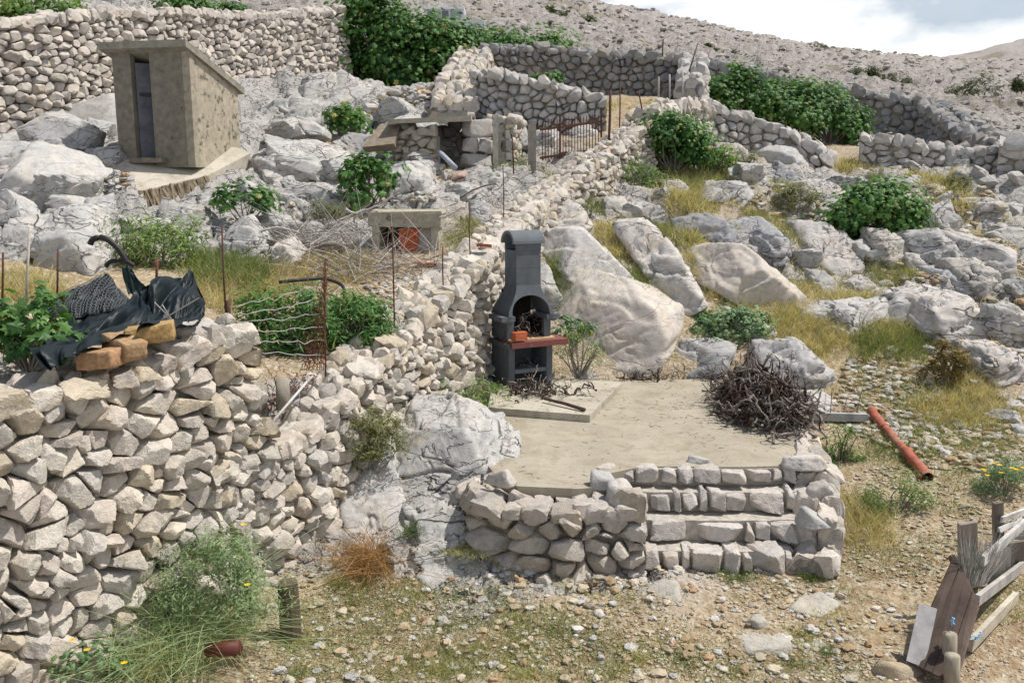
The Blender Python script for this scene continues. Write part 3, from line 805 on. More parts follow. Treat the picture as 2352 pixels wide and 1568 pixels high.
wall('dark side wall of the right pen running down towards the viewer', wp((2118, 322, 234, 30.4), (2180, 340, 268, 27.5), (2240, 352, 305, 25.2), (2290, 390, 332, 23.4)), 'stone_shaded', thick=0.8, size=(0.34, 0.25), level=2, pal=PALD, jag=0.8, sides=(1, -1))

# ------------------------------------------------------------------ boulders
def hull2(pts):
    pts = sorted(map(tuple, pts))
    def half_(ps):
        o = []
        for p in ps:
            while len(o) >= 2 and (o[-1][0] - o[-2][0]) * (p[1] - o[-2][1]) - (o[-1][1] - o[-2][1]) * (p[0] - o[-2][0]) <= 0: o.pop()
            o.append(p)
        return o
    a = half_(pts); b = half_(pts[::-1])
    return a[:-1] + b[:-1]

def boulder(label, outline, off=(0, 0), k=0.3516, Y=None, mat='boulder', pal=PALG, depth=0.75, lean=0.55, level=None, name='boulder', group='limestone boulders on the slope', sharp=90, bottom=0.35, amp=1.0, grow=1.13):
    pts = [(off[0] + k * a, off[1] + k * b) for a, b in outline]
    us = [p[0] for p in pts]; vs = [p[1] for p in pts]
    if Y is None:
        Y = at((min(us) + max(us)) / 2, max(vs) - 0.12 * (max(vs) - min(vs)))[1]
    W3 = [U(u, v, Y) for u, v in pts]
    xz = [(p[0], p[2]) for p in W3]
    hgt = max(p[1] for p in xz) - min(p[1] for p in xz)
    zmin = min(p[1] for p in xz)
    # carry the foot below the soil
    xz = xz + [(p[0], p[1] - bottom * hgt) for p in xz if p[1] < zmin + 0.35 * hgt]
    poly = hull2(xz); pm = np.mean(poly, 0); poly = [(pm[0] + (p_[0] - pm[0]) * grow, pm[1] + (p_[1] - pm[1]) * grow) for p_ in poly]
    wid = max(p[0] for p in poly) - min(p[0] for p in poly)
    px = wid / Y * 887
    lv = level or (6 if px > 110 else 5 if px > 28 else 4)
    th = depth * min(wid, hgt * 1.6)
    c, V, F = rock_local(poly, 0.0, th * 0.42, th * 0.75, lv, sharp, tilt=0.16, facets=15, cut=(0.80, 1.0), chips=False)
    D = V / (np.linalg.norm(V, axis=1)[:, None] + 1e-9)
    s0 = max(0.3, min(1.6, (wid + hgt) * 0.5)); sd = R.uniform(0, 100, 3)
    P = V @ rotm(2, 0.5) * np.array([1.0, 1.7, 1.0]) / s0 + sd
    P = P + 0.16 * np.column_stack([noise3(P * 1.7 + 40), noise3(P * 1.7 + 50), noise3(P * 1.7 + 60)])
    cr = np.abs(noise3(P * 1.3) + 0.4 * noise3(P * 2.9 + 3) - 0.11); cr2 = np.abs(noise3(P * 3.3 + 5) + 0.4 * noise3(P * 7 + 2) + 0.12); cr3 = np.abs(noise3(P * 8 + 11) + 0.4 * noise3(P * 15) - 0.1)
    bd = np.array([R.uniform(.2, .6), R.uniform(.6, 1.0), R.uniform(.2, .5)]); l_ = (P @ bd) * 2.3 + 0.9 * noise3(P * 0.8 + 70) + 0.25 * noise3(P * 2.5 + 30); f_ = l_ - np.floor(l_)
    led = np.where(f_ < .88, f_ / .88, (1 - f_) / .12) - 0.5
    sm_ = 0.34 if mat == 'boulder_smooth' else 1.0
    dsp = (0.2 if sm_ < 1 else 1.0) * -0.085 * np.exp(-(cr / 0.045) ** 2) - sm_ * 0.03 * np.exp(-(cr2 / 0.05) ** 2) - sm_ * 0.010 * np.exp(-(cr3 / 0.08) ** 2) + sm_ * 0.024 * fbm(P * 2.2, 4) + 0.014 * sm_ * ridged(P * 9, 3) + (0.035 if sm_ < 1 else 0.065) * led
    V = V + D * (dsp * s0 * amp)[:, None]
    # local axes: s -> x, t -> z, n -> towards the camera (-y)
    Wd = np.column_stack([c[0] + V[:, 0], Y + th * 0.30 - V[:, 2] + lean * (c[1] + V[:, 1] - zmin), c[1] + V[:, 1]])
    a = Acc(); a.add(Wd, F, pal[R.integers(len(pal))] * R.uniform(0.95, 1.1) if not isinstance(pal, tuple) else pal)
    return obj(name, a, M[mat], None, True, label, 'boulder', group)

r1, r2, r3, r4, r5, r6, r7, r8 = (0, 0), (735, 0), (1525, 0), (0, 459), (735, 459), (1525, 459), (0, 1017), (735, 1017)
PALW = np.array([(0.44, 0.425, 0.40), (0.46, 0.44, 0.41), (0.42, 0.41, 0.39)])
PALB = np.array([(0.53, 0.48, 0.42), (0.51, 0.465, 0.41)])
BL = [
 ('dark grey fissured boulder, left half of the split pair on the slope', [(140,150),(330,125),(460,200),(520,310),(480,350),(200,340),(140,250)], r6, dict(pal=PALD*1.25)),
 ('dark grey fissured boulder, right half of the split pair on the slope', [(460,180),(700,150),(860,300),(830,400),(720,430),(590,330)], r6, dict(pal=PALD*1.25)),
 ('long smooth pale slab sloping down to the right below the split pair', [(220,370),(450,340),(600,360),(740,510),(960,660),(940,740),(700,720),(240,510)], r6, dict(mat='boulder_smooth', pal=PALB)),
 ('tall weathered grey rock leaning beside green grass, left of the smooth slab', [(-190,250),(-60,220),(60,280),(220,550),(300,720),(280,760),(100,750),(-40,560)], r6, {}),
 ('rough pale slab right of the split pair, thick grass on its right', [(960,180),(1200,210),(1340,390),(1330,490),(1210,520),(1010,420),(980,300)], r6, {}),
 ('tilted pale block just below the round fig bush', [(1430,220),(1560,230),(1680,350),(1620,460),(1560,460),(1430,370)], r6, {}),
 ('small rounded block leaning on the tilted block under the fig bush', [(1640,360),(1720,380),(1745,450),(1640,480),(1620,430)], r6, {}),
 ('broad tilted rock slab right below the fig bush', [(1690,250),(1900,230),(2000,400),(1990,490),(1800,430),(1700,330)], r6, {}),
 ('broad fissured slab at the right edge, level with the smooth pale slab', [(1970,270),(2352,340),(2352,580),(2180,540),(2000,400)], r6, {}),
 ('narrow slab dipping right under the fissured slab near the right edge', [(2010,430),(2150,430),(2290,620),(2290,670),(2100,620),(2020,520)], r6, {}),
 ('dark humped rock between two dipping slabs on the right', [(1800,490),(2000,490),(2070,620),(2040,660),(1900,620)], r6, dict(pal=PALD*1.3)),
 ('dark nosed rock at the upper left of the great flat boulder on the right', [(1580,640),(1680,590),(1860,640),(1740,720),(1640,740),(1580,700)], r6, {}),
 ('great flat-faced grey boulder on the right with a dark undercut', [(1690,720),(2000,660),(2160,740),(2180,960),(2100,980),(1800,890)], r6, {}),
 ('long low grey rock split by a vertical crack, straw grass along its foot', [(990,760),(1180,735),(1540,700),(1620,860),(1300,900),(1000,840)], r6, {}),
 ('big beige pyramid-shaped boulder behind the patio', [(1630,690),(1740,610),(1900,600),(2000,680),(2200,680),(2330,760),(2390,980),(2200,1130),(2060,1185),(1800,1180),(1660,1000)], r5, dict(mat='boulder_smooth', pal=PALB, depth=0.6, lean=0.6, bottom=0.12, grow=1.3)),
 ('grey cracked rock between the beige boulder and the woodpile', [(-40,1090),(170,970),(360,960),(480,990),(420,1150),(300,1230),(0,1230)], r6, {}),
 ('grey cracked rock right behind the woodpile', [(700,1010),(980,1000),(1160,1200),(1150,1280),(1010,1270),(760,1200)], r6, {}),
 ('flat pale rock right of the woodpile above the grey board', [(930,1300),(1080,1290),(1190,1370),(1180,1395),(940,1400)], r6, {}),
 ('small white pointed stone in the grass below the rough pale slab', [(1000,480),(1090,490),(1160,600),(1120,615),(1020,570)], r6, dict(pal=PALW)),
 ('small grey cone-shaped stone in the hollow on the right slope', [(1250,560),(1340,520),(1420,590),(1400,620),(1270,605)], r6, {}),
 ('little white oval stone in the green grass of the right slope', [(1430,550),(1490,535),(1525,570),(1500,590),(1430,585)], r6, dict(pal=PALW)),
 ('fissured grey rock at the right edge above the dry weeds', [(2120,1010),(2330,1010),(2400,1080),(2400,1230),(2250,1230),(2120,1120)], r6, {}),
 ('rounded grey rock at the right edge, above the great flat boulder', [(2170,700),(2290,690),(2380,730),(2380,780),(2280,780),(2180,750)], r6, {}),
 ('pale sloping rock behind the green shrub and the woodpile', [(500,760),(620,800),(800,930),(690,970),(580,880),(490,810)], r6, {}),
 ('tall whitish rock right behind the barbecue chimney', [(1380,330),(1470,420),(1580,680),(1560,800),(1400,800),(1360,600)], r5, dict(pal=PALW)),
 ('dark-fissured rock crown above the barbecue, at the foot of the long wall', [(1390,40),(1560,5),(1700,60),(1780,200),(1700,270),(1540,250),(1400,140)], r5, {}),
 ('long smooth grey rock sweeping down to the right behind the barbecue', [(1480,280),(1560,240),(1760,250),(1950,430),(2180,640),(1950,580),(1640,460),(1480,390)], r5, dict(mat='boulder_smooth')),
 ('grey knob of rock in straw grass above the barbecue', [(1820,0),(2000,0),(2050,100),(1960,160),(1830,110)], r5, {}),
 ('arched grey rock with a dark underside, above green grass', [(2000,20),(2100,10),(2220,55),(2340,150),(2320,195),(2150,130)], r5, {}),
 ('low pale rock by the foot of the leafy bush on the upper slope', [(0,1190),(130,1190),(190,1260),(60,1285)], r3, {}),
 ('long whale-backed rock in the straw on the upper slope', [(200,1220),(420,1195),(560,1210),(625,1260),(600,1335),(450,1320),(280,1270)], r3, {}),
 ('pale fissured slab left of the round fig bush', [(920,1210),(1100,1180),(1220,1270),(1180,1400),(1050,1440),(1000,1330)], r3, {}),
 ('pointed dark stone standing in the straw below the right pen', [(720,1170),(800,1070),(870,1130),(895,1185),(760,1215)], r3, dict(pal=PALD*1.3)),
 ('flat grey ledge left of the pointed dark stone', [(490,1150),(700,1160),(725,1195),(560,1195)], r3, {}),
 ('bedrock face under the stepped wall of the right pen', [(600,950),(850,960),(970,1040),(920,1090),(640,1090)], r3, dict(mat='boulder_smooth')),
 ('mossy bedrock step left under the stepped wall of the right pen', [(350,930),(540,960),(580,1050),(360,1040)], r3, {}),
 ('low flat rock in straw at the far right below the wall end', [(2040,1310),(2200,1305),(2300,1380),(2280,1410),(2080,1390)], r3, {}),
 ('grey block touching the lower right of the round fig bush', [(1550,1490),(1700,1475),(1730,1560),(1600,1580)], r3, {}),
 ('ribbed slab on the right slope, upper right of the fig bush', [(2050,1450),(2190,1440),(2290,1540),(2200,1570),(2080,1520)], r3, {}),
 ('white stone half hidden under the fig bush, left side', [(810,1440),(850,1420),(890,1445),(880,1480),(820,1475)], r3, dict(pal=PALW)),
 # left slope
 ('huge pale sloping slab at the left edge below the hut', [(-60,960),(150,1010),(420,1180),(390,1290),(150,1370),(-60,1440)], r1, dict(pal=PALW, mat='boulder_smooth')),
 ('smooth grey rock face at the left edge above the straw', [(-40,150),(160,130),(195,250),(150,430),(-40,410)], r4, dict(pal=PALW)),
 ('craggy rock with a dark crumbling foot, above the netting', [(190,90),(430,100),(560,330),(590,440),(420,510),(210,440),(165,250)], r4, dict(pal=PALW)),
 ('pale wedge of rock left of the leafy terrace bush', [(450,30),(600,-10),(680,200),(660,260),(560,300),(500,250)], r4, dict(pal=PALW)),
 ('long pale ledge with a crack, below the concrete landing', [(720,1390),(1000,1345),(1240,1345),(1400,1440),(1420,1490),(1300,1490),(1050,1470),(720,1430)], r1, dict(pal=PALW, grow=1.0)),
 ('tilted pale block on the terrace above the iron rods', [(1410,190),(1560,155),(1660,250),(1730,430),(1560,420),(1400,290)], r4, dict(pal=PALW)),
 ('white squarish stone lying by the old beams on the terrace', [(1760,310),(1880,280),(1955,350),(1900,450),(1780,460)], r4, dict(pal=PALB*1.05)),
 ('low grey ledge above the grey branches', [(1600,120),(1700,110),(1880,140),(1995,200),(1880,240),(1700,190)], r4, {}),
 ('broad domed bedrock right of the concrete landing', [(1510,1060),(1800,930),(2100,1000),(2250,1100),(2230,1180),(2050,1230),(1850,1260),(1600,1170)], r1, dict(pal=PALW)),
 ('fissured bedrock below the broad dome, above the small shrubs', [(1700,1230),(2050,1220),(2230,1310),(2290,1400),(2100,1430),(1850,1400)], r1, dict(pal=PALW)),
 ('pale nub of rock at the right end of the landing edge', [(1270,1300),(1400,1225),(1490,1260),(1510,1370),(1350,1390)], r1, dict(pal=PALW)),
 ('flat bedrock shelf right behind the hut', [(1640,690),(2000,640),(2070,760),(1900,800),(1700,790)], r1, dict(pal=PALW)),
 ('blocky bedrock knob right of the hut corner', [(1740,880),(1860,780),(1980,790),(2070,940),(1950,970),(1760,940)], r1, dict(pal=PALW)),
 ('ribbed bedrock slope under the end of the rubble wall', [(1880,500),(2200,470),(2380,560),(2400,680),(2050,680),(1880,620)], r1, dict(pal=PALW)),
 ('smooth pale rock at the foot of the rubble wall, left of the hut', [(240,770),(420,680),(640,610),(770,690),(790,900),(520,920),(300,840)], r1, dict(pal=PALW, mat='boulder_smooth')),
 ('flat rocks left of the hut door beside dead twigs', [(480,990),(700,960),(760,1050),(560,1080),(470,1050)], r1, dict(pal=PALW)),
 ('bulging grey boulder right of the terrace fig sapling', [(450,1150),(560,1090),(680,1110),(750,1290),(700,1350),(500,1340)], r2, dict(pal=PALW)),
 ('white block lying under the stone pier of the shelter', [(440,930),(600,950),(622,1020),(560,1045),(450,995)], r2, dict(pal=PALB*1.05)),
 ('small white stone left of the block under the stone pier', [(350,930),(430,920),(445,970),(360,975)], r2, dict(pal=PALB*1.05)),
 ('pale block left of the long wall, under the bent rod', [(820,1220),(940,1200),(1050,1230),(930,1300),(850,1315)], r2, dict(pal=PALW)),
 ('low white rock left of the wall beneath the stone pillar', [(945,1165),(1190,1125),(1225,1195),(1100,1215),(960,1200)], r2, dict(pal=PALW)),
 ('upright grey stone left of the wall above the concrete hutch', [(980,1330),(1060,1310),(1105,1400),(1050,1475),(985,1450)], r2, dict(pal=PALG)),
 ('rust-stained pinkish rock below the shelter', [(820,1155),(960,1115),(985,1175),(860,1205)], r2, dict(pal=(0.47, 0.33, 0.27))),
 ('pale ledge of rock under the shelter floor', [(420,1060),(700,1050),(860,1100),(830,1150),(560,1120)], r2, dict(pal=PALW)),
 ('rough block at the lower edge of the fig thicket', [(545,620),(680,605),(692,665),(580,685)], r2, {}),
 ('flat block left of the rough block under the fig thicket', [(335,620),(440,610),(455,660),(350,668)], r2, {}),
 ('squat stone right below the fig thicket', [(645,670),(730,655),(745,740),(660,730)], r2, dict(pal=PALW)),
 ('wide stone on the shelter roof', [(755,710),(850,668),(920,710),(900,745),(770,750)], r2, dict(pal=PALW)),
 ('long flat stone under the end wall of the pen', [(695,630),(850,615),(895,672),(720,668)], r2, dict(pal=PALW)),
 ('sloping white bedrock above the shelter', [(375,690),(540,680),(600,755),(430,760)], r2, dict(pal=PALW)),
 ('big stone behind the rusty gate, left end', [(1390,865),(1550,845),(1570,940),(1400,940)], r2, dict(Y=20.6)),
 ('big peaked stone behind the right half of the rusty gate', [(1620,870),(1740,810),(1820,860),(1805,945),(1640,940)], r2, dict(Y=20.8)),
 ('stone left of the second concrete post', [(1250,870),(1340,835),(1365,940),(1265,925)], r2, dict(Y=20.6)),
 # by the patio
 ('big white deeply cracked rock at the left corner of the patio', [(380,250),(480,40),(520,-90),(820,-80),(1100,10),(1230,90),(1285,175),(1040,250),(1065,500),(830,520),(600,470),(400,380)], r8, dict(pal=PALW*1.02, lean=1.0, depth=0.5, amp=0.9, bottom=0.25, grow=1.02)),
 ('white cracked rock in front of the wall end, left of the big cracked rock', [(130,440),(200,215),(400,225),(490,420),(580,610),(350,590),(140,580)], r8, dict(pal=PALW*1.02, lean=0.8, amp=0.9)),
 ('low white rock shelf under the big cracked rock, by the patio wall', [(430,620),(720,600),(880,550),(1050,565),(1255,800),(1020,880),(650,870),(430,790)], r8, dict(pal=PALW*1.08, lean=0.7, amp=1.4, bottom=0.2)),
 ('wedge of white rock beside the orange dead bush', [(400,750),(500,690),(640,790),(645,895),(560,890)], r8, dict(pal=PALW*1.08, lean=0.5)),
 ('yellowish rock at the foot of the near wall end', [(1840,470),(2000,250),(2110,340),(2140,480),(1980,600),(1870,540)], r7, dict(pal=PALB, lean=0.3)),
 ('upright cream footing stone at the end of the near wall', [(1620,480),(1760,455),(1840,560),(1840,720),(1700,700)], r7, dict(pal=PALB, lean=0.2)),
]
for lab, outl, off, kw in BL:
    boulder(lab, outl, off, **kw)

# loose rocks between the boulders: a few shapes, copied
FILL = []
for k in range(10):
    n_ = 7; an = np.sort(R.uniform(-.3, .3, n_) + np.linspace(0, 2 * np.pi, n_, endpoint=False))
    poly = [(math.cos(q) * R.uniform(.4, .6), math.sin(q) * R.uniform(.28, .5)) for q in an]
    c, V, F = rock_local(poly, 0, .3, .3, 5, 40, 0.25, 6, chips=False)
    P = V * 2.2 + R.uniform(0, 99, 3); dsp = 0.04 * fbm(P, 4) - 0.05 * np.exp(-((noise3(P * .8) + .4 * noise3(P * 2) - .1) / .06) ** 2)
    V = V * (1 + dsp[:, None] * 1.6); V = np.column_stack([V[:, 0], -V[:, 2], V[:, 1]])
    me = raw_mesh('limestone_rock', V, F, np.broadcast_to((PALG if k % 2 else PALW)[k % 3] * 1.02, (len(V), 3)), 2); me.materials.append(M['boulder']); FILL.append(me)
def world_in(pts, n):
    poly = np.array([at(u, v)[:2] for u, v in pts]); lo, hi = poly.min(0), poly.max(0); q = R.uniform(lo, hi, (n * 8, 2)); return q[inpoly(q[:, 0], q[:, 1], poly)][:n]
for pts, n, s0, s1, lab, grp in (([(1440,470),(1700,400),(2000,430),(2352,440),(2352,800),(2150,800),(1850,600),(1650,620)], 52, .3, 1.0, 'grey limestone rock lying between the larger boulders of the right slope', 'loose rocks on the right slope'), ([(1950,830),(2150,780),(2352,900),(2352,1000),(2150,980)], 16, .15, .35, 'small pale rock in the dry weeds right of the woodpile', 'small rocks right of the woodpile'),
                                ([(560,480),(700,250),(980,260),(1040,380),(1000,480),(760,520)], 48, .35, 1.1, 'pale limestone rock on the slope between the hut and the shelter', 'loose rocks right of the hut'), ([(-20,330),(230,300),(260,380),(200,470),(420,490),(420,540),(-20,520)], 45, .3, 1.1, 'pale limestone rock on the slope below and left of the hut', 'loose rocks left of the hut'), ([(2000,330),(2352,400),(2352,470),(2100,460)], 16, .4, .9, 'grey rock at the foot of the right pen walls', 'rocks at the pen walls')):
    for x, yv in world_in(pts, n):
        o = bpy.data.objects.new('limestone_rock', FILL[R.integers(10)]); col.objects.link(o)
        sc = s0 + (s1 - s0) * R.uniform(0, 1) ** 1.8
        o.location = (x, yv, float(height(x, yv)[0]) + sc * .08); o.rotation_euler = (R.normal() * .25 - .3, R.normal() * .25 + .2, R.normal() * .8); o.scale = (sc * R.uniform(.9, 1.5), sc, sc * R.uniform(.7, 1.1))
        props(o, lab, 'rock', grp)

# ------------------------------------------------------------------ patio, steps
acc = Acc(); acc.prism([tuple(p) for p in PXY], -0.10, 0.0, (0.365, 0.33, 0.262))
acc.prism([tuple(PXY.mean(0) + (p - PXY.mean(0)) * 0.93 + np.array([0, 0.12])) for p in PXY], -0.6, -0.104, (0.30, 0.27, 0.22))
obj('patio', acc, M['screed'], kind='structure')
# raised slab under the barbecue
slab = [zplane(u, v, 0.09)[:2] for u, v in ((1120, 935), (1355, 953), (1428, 879), (1300, 868), (1135, 872))]
acc = Acc(); acc.prism([tuple(p) for p in slab], 0.0, 0.09, (0.44, 0.41, 0.34))
obj('concrete_slab', acc, M['screed'], label='raised concrete slab on the patio carrying the grey barbecue', cat='slab')

# rubble wall under the patio front, bulging forwards
def zp(u, v, z): return zplane(u, v, z)
pw = [zp(1098, 1098, 0.0), zp(1118, 1124, 0.0), zp(1190, 1140, 0.0), zp(1330, 1146, 0.0), zp(1430, 1142, 0), zp(1474, 1140, 0.0)]
pw = [(p[0], p[1] + 0.16, -0.85, -0.09) for p in pw]
w = Wall(pw, 0.4, 0.02)
a = Acc(); w.fill(a, size=(0.22, 0.155), level=3, gap=0.014, depth=0.14, pal=np.array([(0.47, 0.42, 0.37), (0.44, 0.40, 0.355), (0.49, 0.445, 0.39), (0.43, 0.38, 0.315)]), jag=0.25, rough=1.5, cap=True)
t = thing('patio_wall', (pw[2][0], pw[2][1], -0.8), 'mortared rubble wall holding up the front of the patio, left of the steps', 'wall')
obj('stonework', a, M['stone'], t, smooth=2)
b = Acc(); w.core(b, 0.07, (0.25, 0.225, 0.185)); obj('mortar_core', b, M['mortar'], t)
# side wall on the right of the steps
sw = [(2.76, 7.66, -0.95, -0.60), (2.88, 7.95, -0.95, -0.56), (2.90, 7.98, -0.95, -0.40), (3.0, 8.22, -0.95, -0.36), (3.01, 8.25, -0.95, -0.20), (3.08, 8.44, -0.8, -0.17), (3.09, 8.48, -0.8, -0.04), (3.14, 9.1, -0.7, -0.03), (3.20, 9.8, -0.6, -0.03), (3.22, 10.6, -0.5, -0.04)]
w = Wall(sw, 0.28, 0.02)
a = Acc(); w.fill(a, size=(0.24, 0.16), level=3, gap=0.006, depth=0.12, pal=PALR, jag=0.08, rough=1.1, sides=(1, -1))
t = thing('side_wall', (2.6, 8.4, -0.8), 'low mortared stone wall along the right side of the steps', 'wall')
obj('stonework', a, M['stone'], t, smooth=2)
b = Acc(); w.core(b, 0.04, (0.36, 0.33, 0.29)); obj('mortar_core', b, M['mortar'], t)

st = thing('stone_steps', (1.8, 8.0, -0.76), 'four rough stone steps rising from the gravel yard to the patio', 'steps')
PALS = np.array([(0.50, 0.46, 0.42), (0.48, 0.44, 0.40), (0.52, 0.48, 0.44), (0.46, 0.425, 0.385)])
def step(y0, x0, x1, ztop, rise, curve=0.0, tread=0.42):
    a = Acc()
    x = x0; stones = []
    while x < x1 - 0.05:
        w_ = min(R.choice([0.10, 0.16, 0.24, 0.34, 0.46]) * R.uniform(0.85, 1.15), x1 - x)
        stones.append((x, x + w_)); x += w_
    for xa, xb in stones:
        h_ = rise * R.uniform(0.80, 1.08)
        pl = [(xa + R.uniform(0, .02), 0.02), (xb - R.uniform(0, .02), 0.0), (xb - R.uniform(0, .03), h_), ((xa + xb) / 2, h_ + R.uniform(0, .015)), (xa + R.uniform(0, .03), h_)]
        c, V, F = rock_local(pl, 0.003, R.uniform(0.03, 0.085), 0.22, 4, 40, 0.12, 3)
        yy = y0 + 0.05 + curve * ((xa + xb) / 2 - (x0 + x1) / 2) ** 2
        a.add(np.column_stack([c[0] + V[:, 0], yy - V[:, 2], ztop - rise + c[1] + V[:, 1]]), F, stone_color(PALS))
    s_ = obj('step', a, M['stone'], st, smooth=2)
    b = Acc()
    nx = 16; xs = np.linspace(x0 - 0.02, x1 + 0.02, nx)
    poly = [(x, y0 + 0.10 + curve * (x - (x0 + x1) / 2) ** 2 + R.uniform(-.01, .01)) for x in xs] + [(x1, y0 + tread + 0.35), (x0, y0 + tread + 0.35)]
    b.prism(poly, ztop - rise - 0.2, ztop - 0.018, (0.46, 0.42, 0.36))
    o = obj('tread', b, M['mortar'], st)
step(7.72, 1.22, 2.62, -0.56, 0.21, 0.05)
step(7.98, 1.22, 2.74, -0.36, 0.20, 0.05)
step(8.24, 1.20, 2.84, -0.17, 0.19, 0.05)
step(8.45, 0.80, 2.86, 0.0, 0.14, 0.05, 0.1)
def loose(name, label, u, v, z, sx, sy, sz, pal=PALB, rz=0.0, group=None, mat='stone', lvl=4, tilt_=0.0, cat='stone'):
    """a single stone lying on a surface at height z"""
    p = zplane(u, v, z) if z is not None else at(u, v)
    n = 7; an = np.sort(R.uniform(0, 2 * np.pi, n) * 0.25 + np.linspace(0, 2 * np.pi, n, endpoint=False))
    poly = [(math.cos(q) * sx / 2 * R.uniform(.85, 1.1), math.sin(q) * sy / 2 * R.uniform(.85, 1.1)) for q in an]
    c, V, F = rock_local(poly, 0, sz * 0.6, sz * 0.4, lvl, 26, 0.4, 4)
    V = V @ rotm(1, tilt_).T @ rotm(2, rz).T
    a = Acc(); a.add(V + p + np.array([0, sy * 0.3, sz * (0.35 if z is not None else 0.05)]), F, pal[R.integers(len(pal))] if not isinstance(pal, tuple) else pal)
    return obj(name, a, M[mat], None, True, label, cat, group)
loose('flat_stone', 'flat grey capping stone at the right end of the top step', 1856, 1078, 0.0, 0.46, 0.36, 0.11, PALS, 0.1)
loose('flat_stone', 'pinkish flat stone on the left front corner of the patio', 1146, 1118, 0.03, 0.36, 0.22, 0.13, PALB, 0.1)
loose('flat_stone', 'white stone set flush in the patio floor behind the top step', 1608, 1070, -0.03, 0.28, 0.2, 0.08, PALW)
loose('flat_stone', 'white corner stone at the left end of the top step', 1390, 1122, -0.02, 0.36, 0.2, 0.12, PALW)
loose('block_stone', 'large square stone at the corner between patio wall and steps', 1432, 1205, -0.30, 0.40, 0.3, 0.38, PALW, 0.2)
loose('flat_stone', 'square mauve stone in the side wall beside the third step', 1884, 1160, -0.3, 0.34, 0.25, 0.2, PALS)
loose('flat_stone', 'white flat slab topping the side wall halfway down', 1876, 1212, -0.36, 0.36, 0.3, 0.1, PALW)
loose('flat_stone', 'slanting mauve block at the bottom right end of the steps', 1850, 1252, -0.6, 0.42, 0.3, 0.24, PALS, 0.2)
loose('flat_stone', 'flat grey stone lying by the wall foot right of the barbecue', 1350, 870, 0.08, 0.36, 0.2, 0.1, PALG)
loose('round_stone', 'rounded stone on the white rock with wire looped over it', 1010, 970, 0.02, 0.42, 0.3, 0.2, PALB)

# ------------------------------------------------------------------ barbecue
BX, BY, BZ = 0.145, 12.05, 0.09
RZ = 0.46                                     # turned a little so its left flank shows
bb = thing('barbecue', (BX, BY, BZ), 'tall grey concrete garden barbecue with arched hood and capped chimney on the patio', 'barbecue')
def lp(x, y, z):
    c, s_ = math.cos(RZ), math.sin(RZ)
    return np.array([BX + x * c - y * s_, BY + x * s_ + y * c, BZ + z * 0.905])
class LAcc(Acc):
    """adds shapes given in the barbecue's own axes"""
    def add(s, V, F, c=(1, 1, 1)):
        V = (np.asarray(V, float) * np.array([1, 1, 0.905])) @ rotm(2, RZ).T + np.array([BX, BY, BZ])
        Acc.add(s, V, F, c)
GREY = (0.105, 0.118, 0.130)
W2 = 0.33; D2 = 0.27
a = LAcc()
for sx in (-1, 1): a.box((sx * (W2 - 0.04), 0.02, 0.30), (0.09, 2 * D2, 0.60), c_=GREY)
a.box((0, D2 - 0.03, 0.3), (2 * W2 - 0.17, 0.06, 0.6), c_=GREY)
obj('base', a, M['bbq'], bb)
a = LAcc(); a.box((0, -0.01, 0.235), (2 * W2 - 0.174, 2 * D2 - 0.08, 0.06), c_=(0.13, 0.145, 0.155)); obj('shelf', a, M['bbq'], bb)
a = LAcc(); a.box((-0.02, 0.0, 0.635), (2 * W2 + 0.05, 2 * D2 + 0.06, 0.07), c_=GREY); obj('table_support', a, M['bbq'], bb)
a = LAcc(); a.box((0.09, -0.16, 0.655), (0.86, 0.40, 0.085), c_=(0.19, 0.060, 0.050)); obj('worktop', a, M['tile'], bb)
a = LAcc(); a.box((0.02, -0.09, 0.713), (0.68, 0.36, 0.026), c_=(0.60, 0.40, 0.22)); obj('hearth_slab', a, M['tile'], bb)
for sx in (-1, 1):
    a = LAcc(); a.box((sx * (W2 - 0.108), 0.06, 0.86), (0.012, 2 * D2 - 0.14, 0.27), c_=(0.018, 0.014, 0.013)); obj('fire_lining', a, M['soot'], bb)
    a = LAcc(); a.box((sx * (W2 - 0.05), 0.05, 0.85), (0.10, 2 * D2 - 0.04, 0.30), c_=GREY)
    obj('side_wall', a, M['bbq'], bb)
a = LAcc(); a.box((0, 0.23, 0.86), (2 * W2 - 0.202, 0.08, 0.3), c_=(0.016, 0.013, 0.012)); obj('fire_back', a, M['soot'], bb)
for sx in (-1, 1):
    a = LAcc(); a.box((sx * (W2 + 0.01), -0.05, 1.035), (0.20, 0.42, 0.07), c_=(0.12, 0.135, 0.145)); a.box((sx * (W2 + 0.0), -0.05, 0.985), (0.14, 0.36, 0.035), c_=GREY)
    obj('bracket', a, M['bbq'], bb)
